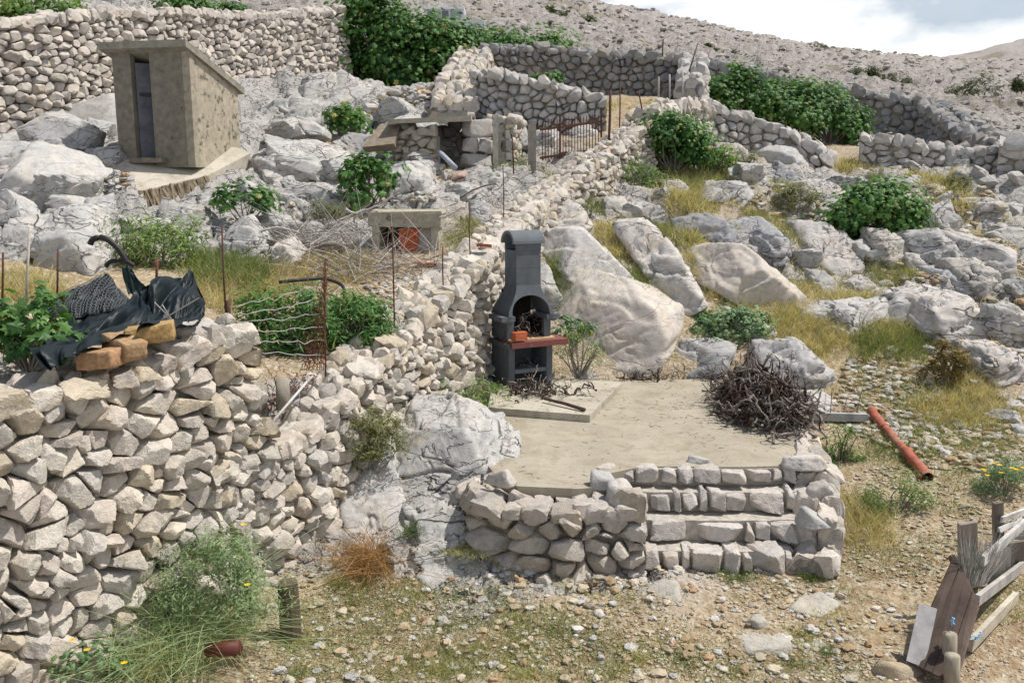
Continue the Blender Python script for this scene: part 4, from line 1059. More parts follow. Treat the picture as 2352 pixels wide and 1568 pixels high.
# hood: bell-shaped shell with an arched mouth
def hood():
    a = LAcc()
    Z0, Z1 = 1.07, 1.52
    nz = 14; nu = 25
    zs = np.linspace(0, 1, nz)
    hw = 0.345 - (0.345 - 0.185) * (0.5 - 0.5 * np.cos(np.pi * zs ** 0.9)) ; hd = 0.27 - (0.27 - 0.175) * zs
    zz = Z0 + (Z1 - Z0) * zs
    def grid(P):
        n0, n1 = P.shape[:2]; i = np.arange(n0 - 1)[:, None] * n1; j = np.arange(n1 - 1)[None, :]; q = (i + j).ravel()
        a.add(P.reshape(-1, 3), np.concatenate([np.stack([q, q + 1, q + n1 + 1], 1), np.stack([q, q + n1 + 1, q + n1], 1)]), GREY)
    # sides and back, outer and inner skins
    for k, sc in ((0, 1.0), (1, 0.86)):
        P = np.zeros((nz, 4, 3))
        for n_, (sx, sy) in enumerate(((-1, -1), (-1, 1), (1, 1), (1, -1))):
            P[:, n_, 0] = sx * hw * sc; P[:, n_, 1] = sy * hd * (sc if sy > 0 else 1.0); P[:, n_, 2] = zz
        grid(P)
    # front: from the arch of the mouth out to the hood edge
    th = np.linspace(0, np.pi, nu)
    mw, mh = 0.285, 0.30
    inner = np.column_stack([np.cos(th) * mw, Z0 + np.sin(th) ** 0.8 * mh])
    outer = []
    for t_ in th:
        # matching point on the outline of the hood front
        cx_, sz_ = math.cos(t_), math.sin(t_)
        zt = Z0 + (Z1 - Z0) * min(1.0, sz_ * 1.25)
        w_ = np.interp(zt, zz, hw)
        outer.append((math.copysign(w_, cx_) if sz_ < 0.8 else w_ * cx_ / 0.6, zt))
    outer = np.array(outer)
    yf = lambda z: -np.interp(z, zz, hd)
    P = np.zeros((3, nu, 3))
    for r, f in enumerate((0, 0.5, 1.0)):
        q = inner * (1 - f) + outer * f
        P[r, :, 0] = q[:, 0]; P[r, :, 2] = q[:, 1]; P[r, :, 1] = yf(q[:, 1])
    grid(P)
    Q = np.zeros((2, nu, 3)); Q[0] = P[0]; Q[1] = P[0] + np.array([0, 0.05, 0]); grid(Q)
    return a
obj('hood', hood(), M['bbq'], bb, smooth=False)
a = LAcc(); a.box((0, 0.20, 1.22), (0.44, 0.03, 0.42), c_=(0.014, 0.012, 0.011)); obj('hood_lining', a, M['soot'], bb)
a = LAcc()
for z0, z1, w_ in ((1.52, 1.765, 0.370), (1.768, 2.03, 0.366)):
    a.box((0, 0.0, (z0 + z1) / 2), (w_, 0.35, z1 - z0), c_=GREY)
obj('chimney', a, M['bbq'], bb)
# cap: a barrel vault open at both ends
a = LAcc(); n = 15; th = np.linspace(0, np.pi, n); P = []
for x in (-0.235, 0.235):
    for r in (0.20, 0.155):
        for t_ in th: P.append((x, math.cos(t_) * r, 2.13 + math.sin(t_) * r * 0.95))
P = np.array(P); F = []
for k in range(n - 1):
    for r0, r1 in ((0, 2 * n), (n, 3 * n), (0, n), (2 * n, 3 * n)): F += [(r0 + k, r0 + k + 1, r1 + k + 1), (r0 + k, r1 + k + 1, r1 + k)]
a.add(P, F, (0.125, 0.14, 0.152))
for sy in (-1, 1):
    a.box((0, sy * 0.165, 2.08), (0.37, 0.03, 0.1), c_=GREY)
obj('chimney_cap', a, M['bbq'], bb)
a = LAcc(); a.box((0, 0, 2.028), (0.30, 0.28, 0.02), c_=(0.03, 0.028, 0.027)); obj('flue', a, M['soot'], bb)
# hollow brick on the worktop
a = LAcc(); a.box((-0.20, -0.30, 0.787), (0.19, 0.10, 0.12), c_=(0.48, 0.13, 0.06), rz=0.15)
hb = obj('hollow_brick', a, M['brick'], label='orange hollow brick standing on the barbecue worktop', cat='brick')

# ------------------------------------------------------------------ gnarled vine roots
def gnarl(L, r, seed, br=2, bend=0.5, pale=0.22):
    g = np.random.default_rng(seed); a = Acc()
    def limb(p, d, L, r, depth):
        m = max(5, int(L / 0.045)); pts = [p]; dd = d / np.linalg.norm(d)
        for k in range(m):
            dd = dd + g.normal(size=3) * bend; dd /= np.linalg.norm(dd)
            pts.append(pts[-1] + dd * L / m)
        rad = r * (1 - 0.7 * np.linspace(0, 1, m + 1)) * (1 + 0.35 * g.normal(size=m + 1).clip(-1, 1.3))
        c = np.array([0.070, 0.047, 0.037]) * g.uniform(0.5, 1.5)
        if g.random() < pale: c = np.array([0.24, 0.21, 0.19]) * g.uniform(.7, 1.2)
        a.tube(pts, np.maximum(rad, 0.0025), 5, c)
        if depth > 0:
            for k in range(g.integers(1, 3 + depth)):
                i = g.integers(1, m); limb(pts[i], dd + g.normal(size=3) * 0.9, L * g.uniform(.3, .65), rad[i] * 0.6, depth - 1)
    limb(np.array([-L / 2, 0, 0.0]), np.array([1.0, 0, 0]), L, r, br)
    return a
roots = []
for k in range(9):
    a = gnarl(R.uniform(0.32, 0.55), R.uniform(0.013, 0.026), 100 + k, 2, 0.36)
    V, F, C = a.arrays(); roots.append(raw_mesh('vine_root', V, F, C, True)); roots[-1].materials.append(M['bark'])
twigs = []
for k in range(5):
    a = gnarl(R.uniform(0.25, 0.4), 0.009, 200 + k, 2, 0.4, 0.6)
    V, F, C = a.arrays(); twigs.append(raw_mesh('vine_twig', V, F, C, True)); twigs[-1].materials.append(M['bark'])
def strew(name, meshes, spots, label, group, cat='root'):
    for x, y, z, sc, tilt_ in spots:
        o = bpy.data.objects.new(name, meshes[R.integers(len(meshes))]); col.objects.link(o)
        o.location = (x, y, z); o.rotation_euler = (R.normal() * tilt_, R.normal() * tilt_, R.uniform(0, 6.28)); o.scale = (sc,) * 3
        props(o, label, cat, group)
# the heap: a mound on the right back corner of the patio
pc_ = [zplane(1760, 900, 0), zplane(1730, 880, 0)]
hc = zplane(1752, 955, 0.0)
sp_ = []
for k in range(298):
    an = R.uniform(0, 2 * np.pi); rr = math.sqrt(R.uniform(0, 1))
    x = math.cos(an) * rr * 0.46; yv = math.sin(an) * rr * 1.2
    hmax = 0.46 * max(0, 1 - rr ** 1.8)
    sp_.append((hc[0] + x - 0.02 * yv, hc[1] + 0.15 + yv, 0.05 + hmax * R.uniform(0.25, 1.0) ** 0.7, R.uniform(0.8, 1.25), 0.35))
strew('vine_root', roots, sp_, 'gnarled dark vine root in the big heap on the right edge of the patio', 'vine roots in the big heap')
fc = zplane(1230, 905, 0.09)
sp_ = [(fc[0] + R.normal() * 0.33, fc[1] + R.normal() * 0.10 - 0.02, 0.12 + abs(R.normal()) * 0.05, R.uniform(0.5, 0.8), 0.3) for k in range(60)]
sp_ += [(zplane(1060 + 5 * k, 888, 0.05)[0], zplane(1060, 888, 0.05)[1] + R.normal() * .08, 0.05 + R.uniform(0, .06), 0.5, 0.3) for k in range(16)]
strew('small_vine_root', roots, sp_, 'dark vine root lying on the slab in front of the barbecue', 'vine roots before the barbecue')  # vine roots, the same meshes as in the heap, scaled down
sp_ = []
for k in range(26):
    p = lp(R.normal() * 0.09 - 0.05, -0.12 + R.normal() * 0.05, 0.75 + 0.075 * (k % 5) * R.uniform(.4, 1)); sp_.append((*p, R.uniform(.6, .95), 0.8))
strew('vine_twig', twigs, sp_, 'dry vine twig stacked in the barbecue fire box', 'twigs in the fire box', 'twig')
sp_ = []
for k in range(14):
    p = lp(R.normal() * 0.12, -0.02 + R.normal() * 0.08, 0.28 + R.uniform(0, .1)); sp_.append((*p, R.uniform(.5, .8), 0.3))
strew('vine_twig', twigs, sp_, 'dry vine twig lying on the shelf under the barbecue worktop', 'twigs on the barbecue shelf', 'twig')
a = Acc(); p, q = zplane(1250, 915, 0.14), zplane(1343, 941, 0.115); a.tube([p, (p + q) / 2 + [0, 0, .01], q], [0.018, 0.021, 0.024], 7, (0.085, 0.05, 0.04))
obj('round_stick', a, M['bark'], label='straight brown stick sticking out of the roots before the barbecue', cat='stick')
sp_ = []
for k in range(34):
    u = R.uniform(1430, 1650); p = zplane(u, 872 + R.normal() * 3, 0.02); sp_.append((p[0], p[1] + 0.12, 0.03 + R.uniform(0, .04), R.uniform(.4, .7), 0.15))
strew('small_vine_root', roots, sp_, 'thin vine root in the row along the back edge of the patio', 'vine roots along the patio back')  # root meshes again, at a smaller scale

# ------------------------------------------------------------------ concrete hut
HF = U(300, 368, 16.0); HR = U(460, 362, 15.72)
ex = HR - HF; ex[2] = 0; wx = np.linalg.norm(ex); ex /= wx
ey = np.array([-ex[1], ex[0], 0])
HZ0 = 3.23
hut = thing('concrete_hut', (HF[0], HF[1], HZ0), 'small rough concrete outhouse with slanting slab roof and grey door ajar', 'hut')
class HAcc(Acc):
    def add(s, V, F, c=(1, 1, 1)):
        V = np.asarray(V, float)
        Acc.add(s, HF * np.array([1, 1, 0]) + V[:, :1] * ex + V[:, 1:2] * ey + np.column_stack([0 * V[:, 0], 0 * V[:, 0], HZ0 + V[:, 2]]), F, c)
wx = 1.26; dy = 1.62; hf, hbk = 1.80, 1.30
c_shaded = (0.20, 0.178, 0.14); c_sunlit = (0.385, 0.338, 0.255)  # shade on the front and sun on the side painted into the concrete
zr = lambda y: hf + (hbk - hf) * (y / dy)
def slabwall(acc, x0, x1, y0, y1, c, z0=-0.14, nsub=1):
    # upright block under the sloping roof
    V = np.array([(x, y, z) for x in (x0, x1) for y in (y0, y1) for z in (z0, None)], dtype=object)
    V = np.array([(x, y, zr(y) if z is None else z) for x, y, z in V], float)
    acc.add(V, BOXF, c)
xL = -0.22
for x0, x1 in ((xL, 0.13), (0.50, wx - 0.14)):
    a = HAcc(); slabwall(a, x0, x1, 0.0, 0.13, c_shaded); obj('front_wall', a, M['concrete'], hut)
a = HAcc(); slabwall(a, wx - 0.138, wx + 0.002, 0.0, 0.16, (0.33, 0.29, 0.22)); obj('corner_post', a, M['concrete'], hut)
a = HAcc(); slabwall(a, wx - 0.14, wx - 0.012, 0.162, dy, c_sunlit); obj('side_wall', a, M['concrete_lit'], hut)
a = HAcc(); slabwall(a, xL, xL + 0.13, 0.132, dy, c_shaded); obj('side_wall', a, M['concrete'], hut)
a = HAcc(); slabwall(a, xL + 0.132, wx - 0.142, dy - 0.13, dy - 0.002, c_shaded); obj('back_wall', a, M['concrete'], hut)
a = HAcc(); y0, y1 = -0.16, dy + 0.16
V = np.array([(x, y, zr(y) + z) for x in (xL - 0.14, wx + 0.05) for y in (y0, y1) for z in (0.003, 0.12)])
a.add(V, BOXF, (0.27, 0.25, 0.20)); obj('roof', a, M['concrete'], hut)
a = HAcc(); a.box((0.44, 0.30, 0.98), (0.045, 0.0, 0), c_=(1, 1, 1)) if False else None
a.box((0.38, 0.34, 0.84), (0.66, 0.035, 1.62), c_=(0.15, 0.155, 0.18), rz=0.75)
d_ = obj('door', a, M['plank'], hut)
a = HAcc(); a.box((0.395, 0.312, 1.12), (0.56, 0.03, 0.06), c_=(0.06, 0.06, 0.07), rz=0.75); obj('door_batten', a, M['plank'], d_)
a = HAcc(); a.box((0.40, -0.02, -0.02), (0.62, 0.30, 0.09), c_=c_shaded, wob=0.008); obj('threshold', a, M['concrete'], hut)
# landing before the hut, with a broken concrete edge
lq = [np.array([p[0], p[1], lw[0] * p[0] + lw[1] * p[1] + lw[2]]) for p in LANDING]
a = Acc(); a.prism([tuple(p[:2]) for p in lq], [p[2] - 0.5 for p in lq], [p[2] for p in lq], (0.48, 0.445, 0.375))
obj('concrete_landing', a, M['screed'], label='pale concrete landing with a crumbling brown edge in front of the hut', cat='landing')
p, q = lq[0], lq[1]
a = Acc(); nseg = 24
for k in range(nseg):
    f0, f1 = k / nseg, (k + 1) / nseg
    a.bar(p + (q - p) * f0 + [0, -0.03, -0.15 + R.normal() * .01], p + (q - p) * f1 + [0, -0.03, -0.15 + R.normal() * .01], 0.10, 0.26, (0.30, 0.245, 0.165), wob=0.012)
obj('retaining_edge', a, M['concrete'], label='rough brown concrete edging wall under the landing', cat='wall')

# ------------------------------------------------------------------ concrete hutch with a brick door
P0 = U(862, 572, 13.4); P1 = U(1003, 566, 13.4)
hz = P0[2] - 0.1
hu = thing('concrete_hutch', ((P0[0] + P1[0]) / 2, 13.4, hz), 'low square concrete hutch on the terrace with an orange brick in its opening', 'hutch')
x0, x1 = P0[0], P1[0]; ht = U(930, 490, 13.4)[2] - hz
cc = (0.36, 0.33, 0.26)
a = Acc(); a.box(((x0 + x1) / 2 - 0.01, 13.75, hz + ht - 0.10), (x1 - x0 + 0.16, 0.86, 0.20), c_=cc, wob=0.006); obj('roof_slab', a, M['concrete'], hu)
a = Acc(); a.box(((x0 + x1) / 2 - 0.01, 13.77, hz + ht + 0.012), (x1 - x0 + 0.20, 0.92, 0.05), c_=(0.38, 0.35, 0.26), wob=0.006); obj('roof_cap', a, M['concrete'], hu)
for x in (x0 + 0.02, x1 - 0.02):
    a = Acc(); a.box((x, 13.72, hz + (ht - 0.2) / 2 - 0.1), (0.11, 0.74, ht), c_=(0.42, 0.39, 0.31)); obj('side_wall', a, M['concrete'], hu)
a = Acc(); a.box(((x0 + x1) / 2, 14.08, hz + ht / 2 - 0.15), (x1 - x0 - 0.08, 0.06, ht), c_=(0.2, 0.18, 0.15)); obj('back_wall', a, M['concrete'], hu)
a = Acc(); a.box((x1 - 0.20, 13.52, hz + 0.18), (0.30, 0.07, ht - 0.1), c_=(0.38, 0.36, 0.33)); obj('front_panel', a, M['concrete'], hu)
a = Acc()
for k in range(3): a.box((x0 + 0.50, 13.50, hz + 0.10 + 0.125 * k), (0.30, 0.12, 0.118), c_=(0.50, 0.115, 0.045), wob=0.004)
obj('brick_stack', a, M['brick'], label='orange hollow bricks closing half of the hutch opening', cat='bricks')

# ------------------------------------------------------------------ shelter with lintel, pillar, gate
sh = thing('stone_shelter', U(960, 380, 18.8), 'low stone shelter under a thin concrete roof slab, dark inside', 'shelter')
Ys = 18.6
a = Acc(); A0, A1 = U(905, 282, Ys), U(1068, 268, Ys)
a.box(((A0[0] + A1[0]) / 2, Ys + 0.75, A0[2] + 0.10), (A1[0] - A0[0] + 0.25, 1.7, 0.10), c_=(0.36, 0.33, 0.27), wob=0.012, rx=0.07, ry=-0.03)
obj('roof_slab', a, M['concrete'], sh)
pz = U(955, 372, Ys)
pr = Wall([(U(912, 372, Ys)[0], Ys + 0.35, pz[2] - 0.15, U(930, 296, Ys)[2]), (U(1006, 372, Ys)[0], Ys + 0.2, pz[2] - 0.15, U(1000, 296, Ys)[2])], 0.5, 0.03)
a = Acc(); pr.fill(a, size=(0.3, 0.15), level=3, pal=np.array([(0.40, 0.36, 0.29), (0.43, 0.39, 0.32)]), jag=0.3); obj('stone_pier', a, M['stone'], sh, True)
b = Acc(); pr.core(b); obj('pier_core', b, M['mortar'], sh)
bw = Wall([(U(975, 380, Ys + 1.1)[0], Ys + 1.3, pz[2] - 0.2, A0[2] + 0.0), (U(1080, 380, Ys + 1.1)[0], Ys + 1.3, pz[2] - 0.2, A0[2] + 0.02)], 0.3, 0.0)
a = Acc(); bw.fill(a, size=(0.34, 0.25), level=2, pal=PALD * 0.8, cap=False); obj('back_wall', a, M['stone_shaded'], sh, True)  # stone darkened to paint the shade inside the shelter
b = Acc(); bw.core(b); obj('back_core', b, M['mortar'], sh)
bp = [U(832, 338, 18.2), U(905, 330, 18.2), U(920, 286, 18.9), U(872, 286, 18.9)]
a = Acc(); V = np.array(bp + [p + np.array([0, 0.3, -0.1]) for p in bp]); a.add(V, [(0, 1, 2), (0, 2, 3), (4, 6, 5), (4, 7, 6), (0, 4, 5), (0, 5, 1), (1, 5, 6), (1, 6, 2), (2, 6, 7), (2, 7, 3), (3, 7, 4), (3, 4, 0)], (0.24, 0.20, 0.15))
obj('leaning_slab', a, M['concrete'], label='brown concrete slab leaning left of the stone shelter', cat='slab')
def tubething(name, label, pts, rad, c, mat, cat, group=None, n=7, cap=True):
    a = Acc(); a.tube(pts, rad, n, c, cap)
    if not cap: a.tube(pts, rad * 0.9, n, np.array(c) * 0.6, False)  # inner wall painted darker, as the shade inside the pipe
    return obj(name, a, M[mat], None, True, label, cat, group)
tubething('drain_pipe', 'grey plastic pipe slanting out of the dark shelter', [U(1008, 348, 18.5), U(1046, 386, 18.1)], 0.055, (0.36, 0.40, 0.46), 'pvc', 'pipe')
pl = thing('stone_pillar', U(1098, 390, 19.0), 'square gate pillar of three large pale stones left of the rusty gate', 'pillar')
for pts in ([(930,790),(1125,775),(1130,880),(1090,900),(960,900),(925,860)], [(935,905),(1030,900),(1040,1000),(920,985)], [(1040,905),(1125,915),(1120,1010),(1035,990)], [(905,1095),(925,1000),(1120,1010),(1125,1100)], [(960,770),(960,730),(1010,735),(1020,775)]):
    q = [(735 + .3516 * x, .3516 * y) for x, y in pts]; q = [U(u, v, 19.0) for u, v in q]
    c, V, F = rock_local([(k[0], k[2]) for k in q], 0.008, 0.10, 0.5, 4, 26, 0.1, 3)
    a = Acc(); a.add(np.column_stack([c[0] + V[:, 0], 19.0 - V[:, 2], c[1] + V[:, 1]]), F, stone_color(np.array([(0.47, 0.44, 0.41)]))); obj('pillar_stone', a, M['stone'], pl, True)
ww = Wall([(U(1150, 390, 19.2)[0], 19.2, 3.05, U(1150, 270, 19.2)[2]), (U(1165, 390, 20)[0], 20.0, 3.1, U(1160, 275, 20)[2]), (U(1180, 385, 21.5)[0], 21.4, 3.4, U(1172, 285, 21.5)[2])], 0.5, 0.02)
a = Acc(); ww.fill(a, size=(0.26, 0.17), level=2, pal=PAL, jag=0.4); obj('side_stones', a, M['stone'], pl, True)
b = Acc(); ww.core(b); obj('side_core', b, M['mortar'], pl)
def post(name, label, u, v0, v1, Y, w, c, mat, cat='post'):
    p, q = U(u, v1, Y), U(u, v0, Y); p[2] -= 0.2
    a = Acc(); a.bar(p, q, w, w * 0.9, c, up=(0, 1, 0), wob=0.006); return obj(name, a, M[mat], label=label, cat=cat)
post('concrete_post', 'slim concrete gatepost against the stone pillar', 1138, 264, 384, 18.8, 0.11, (0.40, 0.37, 0.31), 'concrete')
post('concrete_post', 'brown concrete gatepost at the left end of the rusty gate', 1222, 285, 382, 19.3, 0.17, (0.30, 0.27, 0.22), 'concrete')
gt = thing('iron_gate', U(1310, 365, 19.6), 'rusty iron bar gate with pointed bars above the long wall', 'gate', None)
g0, g1 = (1243, 370, 280), (1384, 348, 262)
def gp(f, h): # along the gate, height fraction
    u = g0[0] + (g1[0] - g0[0]) * f; vb = g0[1] + (g1[1] - g0[1]) * f; vt = g0[2] + (g1[2] - g0[2]) * f
    return U(u, vb + (vt - vb) * h, 19.2 + 0.6 * f)
RU = (0.105, 0.045, 0.028)
for f in np.linspace(0.02, 0.98, 21):
    big = abs(f - 0.308) < 0.03 or f > 0.97
    a = Acc(); a.tube([gp(f, 0.0), gp(f, 1.0 + R.uniform(-.05, .05) + (0.1 if big else 0))], 0.022 if big else 0.0095, 5, RU); obj('bar', a, M['rust'], gt)
for h in (0.08, 0.80):
    a = Acc(); a.bar(gp(-0.02, h), gp(1.0, h), 0.012, 0.05, RU); obj('cross_rail', a, M['rust'], gt)

# ------------------------------------------------------------------ iron rods and poles
rods = [('rusty iron rod at the left edge behind the leafy fig', (7, 580), (5, 700), 7.6), ('thin iron rod behind the left end of the netting', (133, 572), (131, 705), 7.9),
        ('tall bare iron rod behind the right end of the netting', (510, 522), (521, 748), 8.3), ('short thick rust stub beside the near wall end', (524, 690), (525, 750), 8.0),
        ('rusty rod holding the red-brown mesh above the wall notch', (747, 602), (748, 856), 8.75), ('tall rusty rod in front of the concrete hutch', (901, 520), (906, 742), 10.0),
        ('short rusty rod on the wall left of the barbecue', (1017, 567), (1019, 680), 11.2), ('rusty rod on the wall right of the concrete hutch', (1078, 463), (1080, 588), 12.4),
        ('rusty rod on the wall above the barbecue chimney', (1155, 380), (1157, 492), 14.6), ('rusty rod in the grass by the stone pillar', (1176, 308), (1180, 392), 17.4),
        ('thick rusty rod at the right end of the iron gate', (1402, 208), (1398, 328), 19.4), ('thin rusty rod right of the iron gate', (1424, 190), (1423, 288), 20.2),
        ('dark leaning rod in the upper pen above the gate', (1466, 209), (1477, 258), 21.0)]
for lab, (u0, v0), (u1, v1), Y in rods:
    w_ = 0.024 if 'stub' in lab else 0.009 if Y < 15 else 0.016
    if 'thick rusty' in lab: w_ = 0.03
    tubething('iron_rod', lab, [U(u1, v1 + 8, Y), U((u0 + u1) / 2 + R.normal(), (v0 + v1) / 2, Y), U(u0, v0, Y)], w_, (0.10, 0.052, 0.04), 'rust', 'rod', 'iron rods along the walls', 6)
for lab, (u0, v0), (u1, v1), Y in [('pale pole in the upper pen, left of three', (1513, 177), (1512, 246), 22.4), ('pale pole in the upper pen, middle of three', (1538, 171), (1538, 240), 22.5), ('pale pole in the upper pen, right of three', (1568, 166), (1567, 240), 22.8),
                                   ('dark stick leaning on the corner of the upper pen', (1603, 100), (1580, 170), 24.5), ('thin mast standing on the back wall of the upper pen', (1523, 90), (1521, 135), 27)]:
    tubething('pole', lab, [U(u1, v1 + 4, Y), U(u0, v0, Y)], 0.022, (0.36, 0.34, 0.32) if 'pale' in lab else (0.13, 0.11, 0.1), 'wood', 'pole', 'poles in the upper pen', 6)
tubething('antenna_arm', 'pale crooked branch on top of the thin mast', [U(1510, 97, 27), U(1521, 92, 27), U(1542, 77, 27)], 0.018, (0.45, 0.43, 0.4), 'twig', 'branch')
tubething('dry_reed', 'grey dry reed stem standing behind the netting at the left', [U(58, 720, 7.3), U(62, 640, 7.3), U(68, 522, 7.3)], 0.011, (0.42, 0.38, 0.32), 'twig', 'stem')
tubething('bent_rod', 'rusty bent rod arching over the rocks left of the wall', [U(1058, 455, 14.9), U(1085, 437, 15), U(1112, 427, 15), U(1140, 421, 15)], 0.014, (0.15, 0.11, 0.09), 'rust', 'rod')

# ------------------------------------------------------------------ netting over the near wall
def catmull(P, n):
    P = np.asarray(P, float); m = len(P); t = np.linspace(0, m - 1.0001, n); i = t.astype(int); f = (t - i)
    g = lambda k: P[np.clip(k, 0, m - 1)]
    sh = (-1,) + (1,) * (P.ndim - 1); f = f.reshape(sh)
    a, b, c, d = g(i - 1), g(i), g(i + 1), g(i + 2)
    return 0.5 * ((2 * b) + (c - a) * f + (2 * a - 5 * b + 4 * c - d) * f ** 2 + (3 * b - a - 3 * c + d) * f ** 3)
def yfront(u): return 6.0 + (u - 40) / 525 * 1.7
def sheet(rows_, Ys, nu, nv, fold=0.05, seed=0):
    G = np.array([[U(.3516 * x, 459 + .3516 * y, yfront(.3516 * x) + Y) for x, y in r] for r, Y in zip(rows_, Ys)])
    G = catmull(G, nv); G = catmull(G.transpose(1, 0, 2), nu).transpose(1, 0, 2)
    P = G.reshape(-1, 3)
    gu, gv = np.meshgrid(np.linspace(0, 1, nu), np.linspace(0, 1, nv)); gu, gv = gu.ravel(), gv.ravel()
    q = np.column_stack([gu * 8 + 2.2 * gv, gv * 2.2 - gu * 1.5, gu * 0 + seed])
    f = 2.5 * (np.abs(noise3(q * 0.75)) - 0.3) + 0.4 * (np.abs(noise3(q * 1.9 + 9)) - .25) + 0.10 * noise3(q * 5)
    P = P + np.column_stack([0.2 * f * fold, -f * fold, 0.55 * f * fold])
    i = np.arange(nv - 1)[:, None] * nu; j = np.arange(nu - 1)[None, :]; k = (i + j).ravel()
    return P, np.concatenate([np.stack([k, k + 1, k + nu + 1], 1), np.stack([k, k + nu + 1, k + nu], 1)]), (nu, nv)
NETC = (0.004, 0.010, 0.0125)
nt_ = thing('shade_netting', U(300, 800, 7.2), 'crumpled dark green shade netting draped over the top of the near wall', 'netting')
rows_ = [[(380,690),(480,720),(640,740),(820,640),(930,560),(1010,520),(1150,505),(1240,440),(1275,540)],
         [(390,760),(480,790),(640,770),(820,690),(930,630),(1015,590),(1150,560),(1250,560),(1310,600)],
         [(350,860),(500,860),(640,800),(800,740),(930,700),(1010,690),(1150,650),(1260,640),(1335,660)],
         [(260,930),(430,905),(560,890),(740,830),(900,790),(1000,780),(1150,740),(1250,730),(1330,710)],
         [(205,985),(330,960),(500,930),(680,890),(850,860),(980,820),(1140,800),(1240,790),(1315,780)],
         [(290,1095),(380,1050),(470,1000),(640,920),(800,880),(950,850),(1130,815),(1230,800),(1310,790)]]
P, F, _ = sheet(rows_, [0.8, 0.62, 0.42, 0.2, -0.05, -0.3], 150, 80, 0.11, 3.0)
a = Acc(); a.add(P, F, NETC); a.add(P + [0, 0.006, -0.004], F[:, ::-1], NETC); obj('sheet', a, M['net'], nt_, True)
rows_ = [[(110,700),(400,612),(560,545),(700,485),(760,560),(800,600)], [(240,730),(430,660),(570,600),(710,560),(790,620),(840,640)], [(380,760),(470,710),(590,660),(720,630),(810,670),(860,680)], [(400,790),(520,760),(640,745),(740,720),(820,705),(880,700)]]
P, F, (nu, nv) = sheet(rows_, [1.1, 1.0, 0.85, 0.7], 64, 40, 0.03, 8.0)
a = Acc(); a.add(P, F, (0.010, 0.013, 0.016)); obj('mesh_backing', a, M['net'], nt_, True)
G = P.reshape(nv, nu, 3); a = Acc()
def gs(x, y):
    x = min(max(x, 0), nu - 1.001); y = min(max(y, 0), nv - 1.001); i, j = int(y), int(x); fy, fx = y - i, x - j
    return (G[i, j] * (1 - fx) + G[i, j + 1] * fx) * (1 - fy) + (G[i + 1, j] * (1 - fx) + G[i + 1, j + 1] * fx) * fy + np.array([0, -0.03, 0.015])
s_ = 1.5
for iy in range(int(nv / (s_ * 1.5))):
    for ix in range(int(nu / (s_ * 1.732))):
        cx_ = ix * s_ * 1.732 + (iy % 2) * s_ * 0.866; cy_ = iy * s_ * 1.5
        c6 = [gs(cx_ + s_ * math.sin(q), cy_ + s_ * math.cos(q)) for q in np.arange(3.1) * math.pi / 3]
        for k in range(3): a.bar(c6[k], c6[k + 1], 0.0042, 0.0042, (0.13, 0.145, 0.145))
obj('hexagonal_wire', a, M['wire'], nt_)
rows_ = [[(795,430),(830,440),(860,450)], [(800,500),(860,505),(905,520)], [(830,590),(880,590),(950,560)], [(840,620),(900,610),(960,570)]]
P, F, _ = sheet(rows_, [1.2] * 4, 16, 24, 0.03, 2.0); a = Acc(); a.add(P, F, (0.025, 0.05, 0.05)); obj('torn_strip', a, M['net'], nt_, True)
def px4(x, y, Y): return U(.3516 * x, 459 + .3516 * y, Y)
def curve(pts, n=24): return catmull(np.array(pts), n)
tubething('rubber_strap', 'curved black rubber strap standing up behind the netting', curve([px4(590, 292, 8.3), px4(605, 262, 8.3), px4(650, 246, 8.3), px4(705, 262, 8.3), px4(765, 312, 8.3), px4(808, 372, 8.3), px4(828, 412, 8.3)]), 0.028, (0.012, 0.012, 0.013), 'rubber', 'strap')
tubething('rubber_strap', 'short black rubber strap curled at the foot of the tall one', curve([px4(692, 436, 8.3), px4(720, 405, 8.3), px4(770, 398, 8.3), px4(830, 405, 8.3), px4(875, 430, 8.3)]), 0.022, (0.012, 0.012, 0.013), 'rubber', 'strap')
tubething('iron_rod', 'short rusty rod rising from the middle of the netting', [px4(1020, 560, 8.2), px4(1028, 385, 8.2)], 0.012, (0.16, 0.06, 0.04), 'rust', 'rod', 'iron rods along the walls')
tubething('cane', 'thin cane lying across the netting folds', [px4(870, 890, 6.85), px4(1080, 770, 7.0), px4(1300, 640, 7.6)], 0.006, (0.12, 0.11, 0.10), 'twig', 'cane')
for lab, pts in (('bare grey twig on the netting, left', [(1010, 670), (1080, 740), (1150, 825)]), ('bare grey twig on the netting, right', [(1060, 685), (1100, 750), (1160, 830)])):
    tubething('twig', lab, [px4(x, y, yfront(.3516 * x) + 0.1) for x, y in pts], 0.005, (0.42, 0.40, 0.38), 'twig', 'twig')
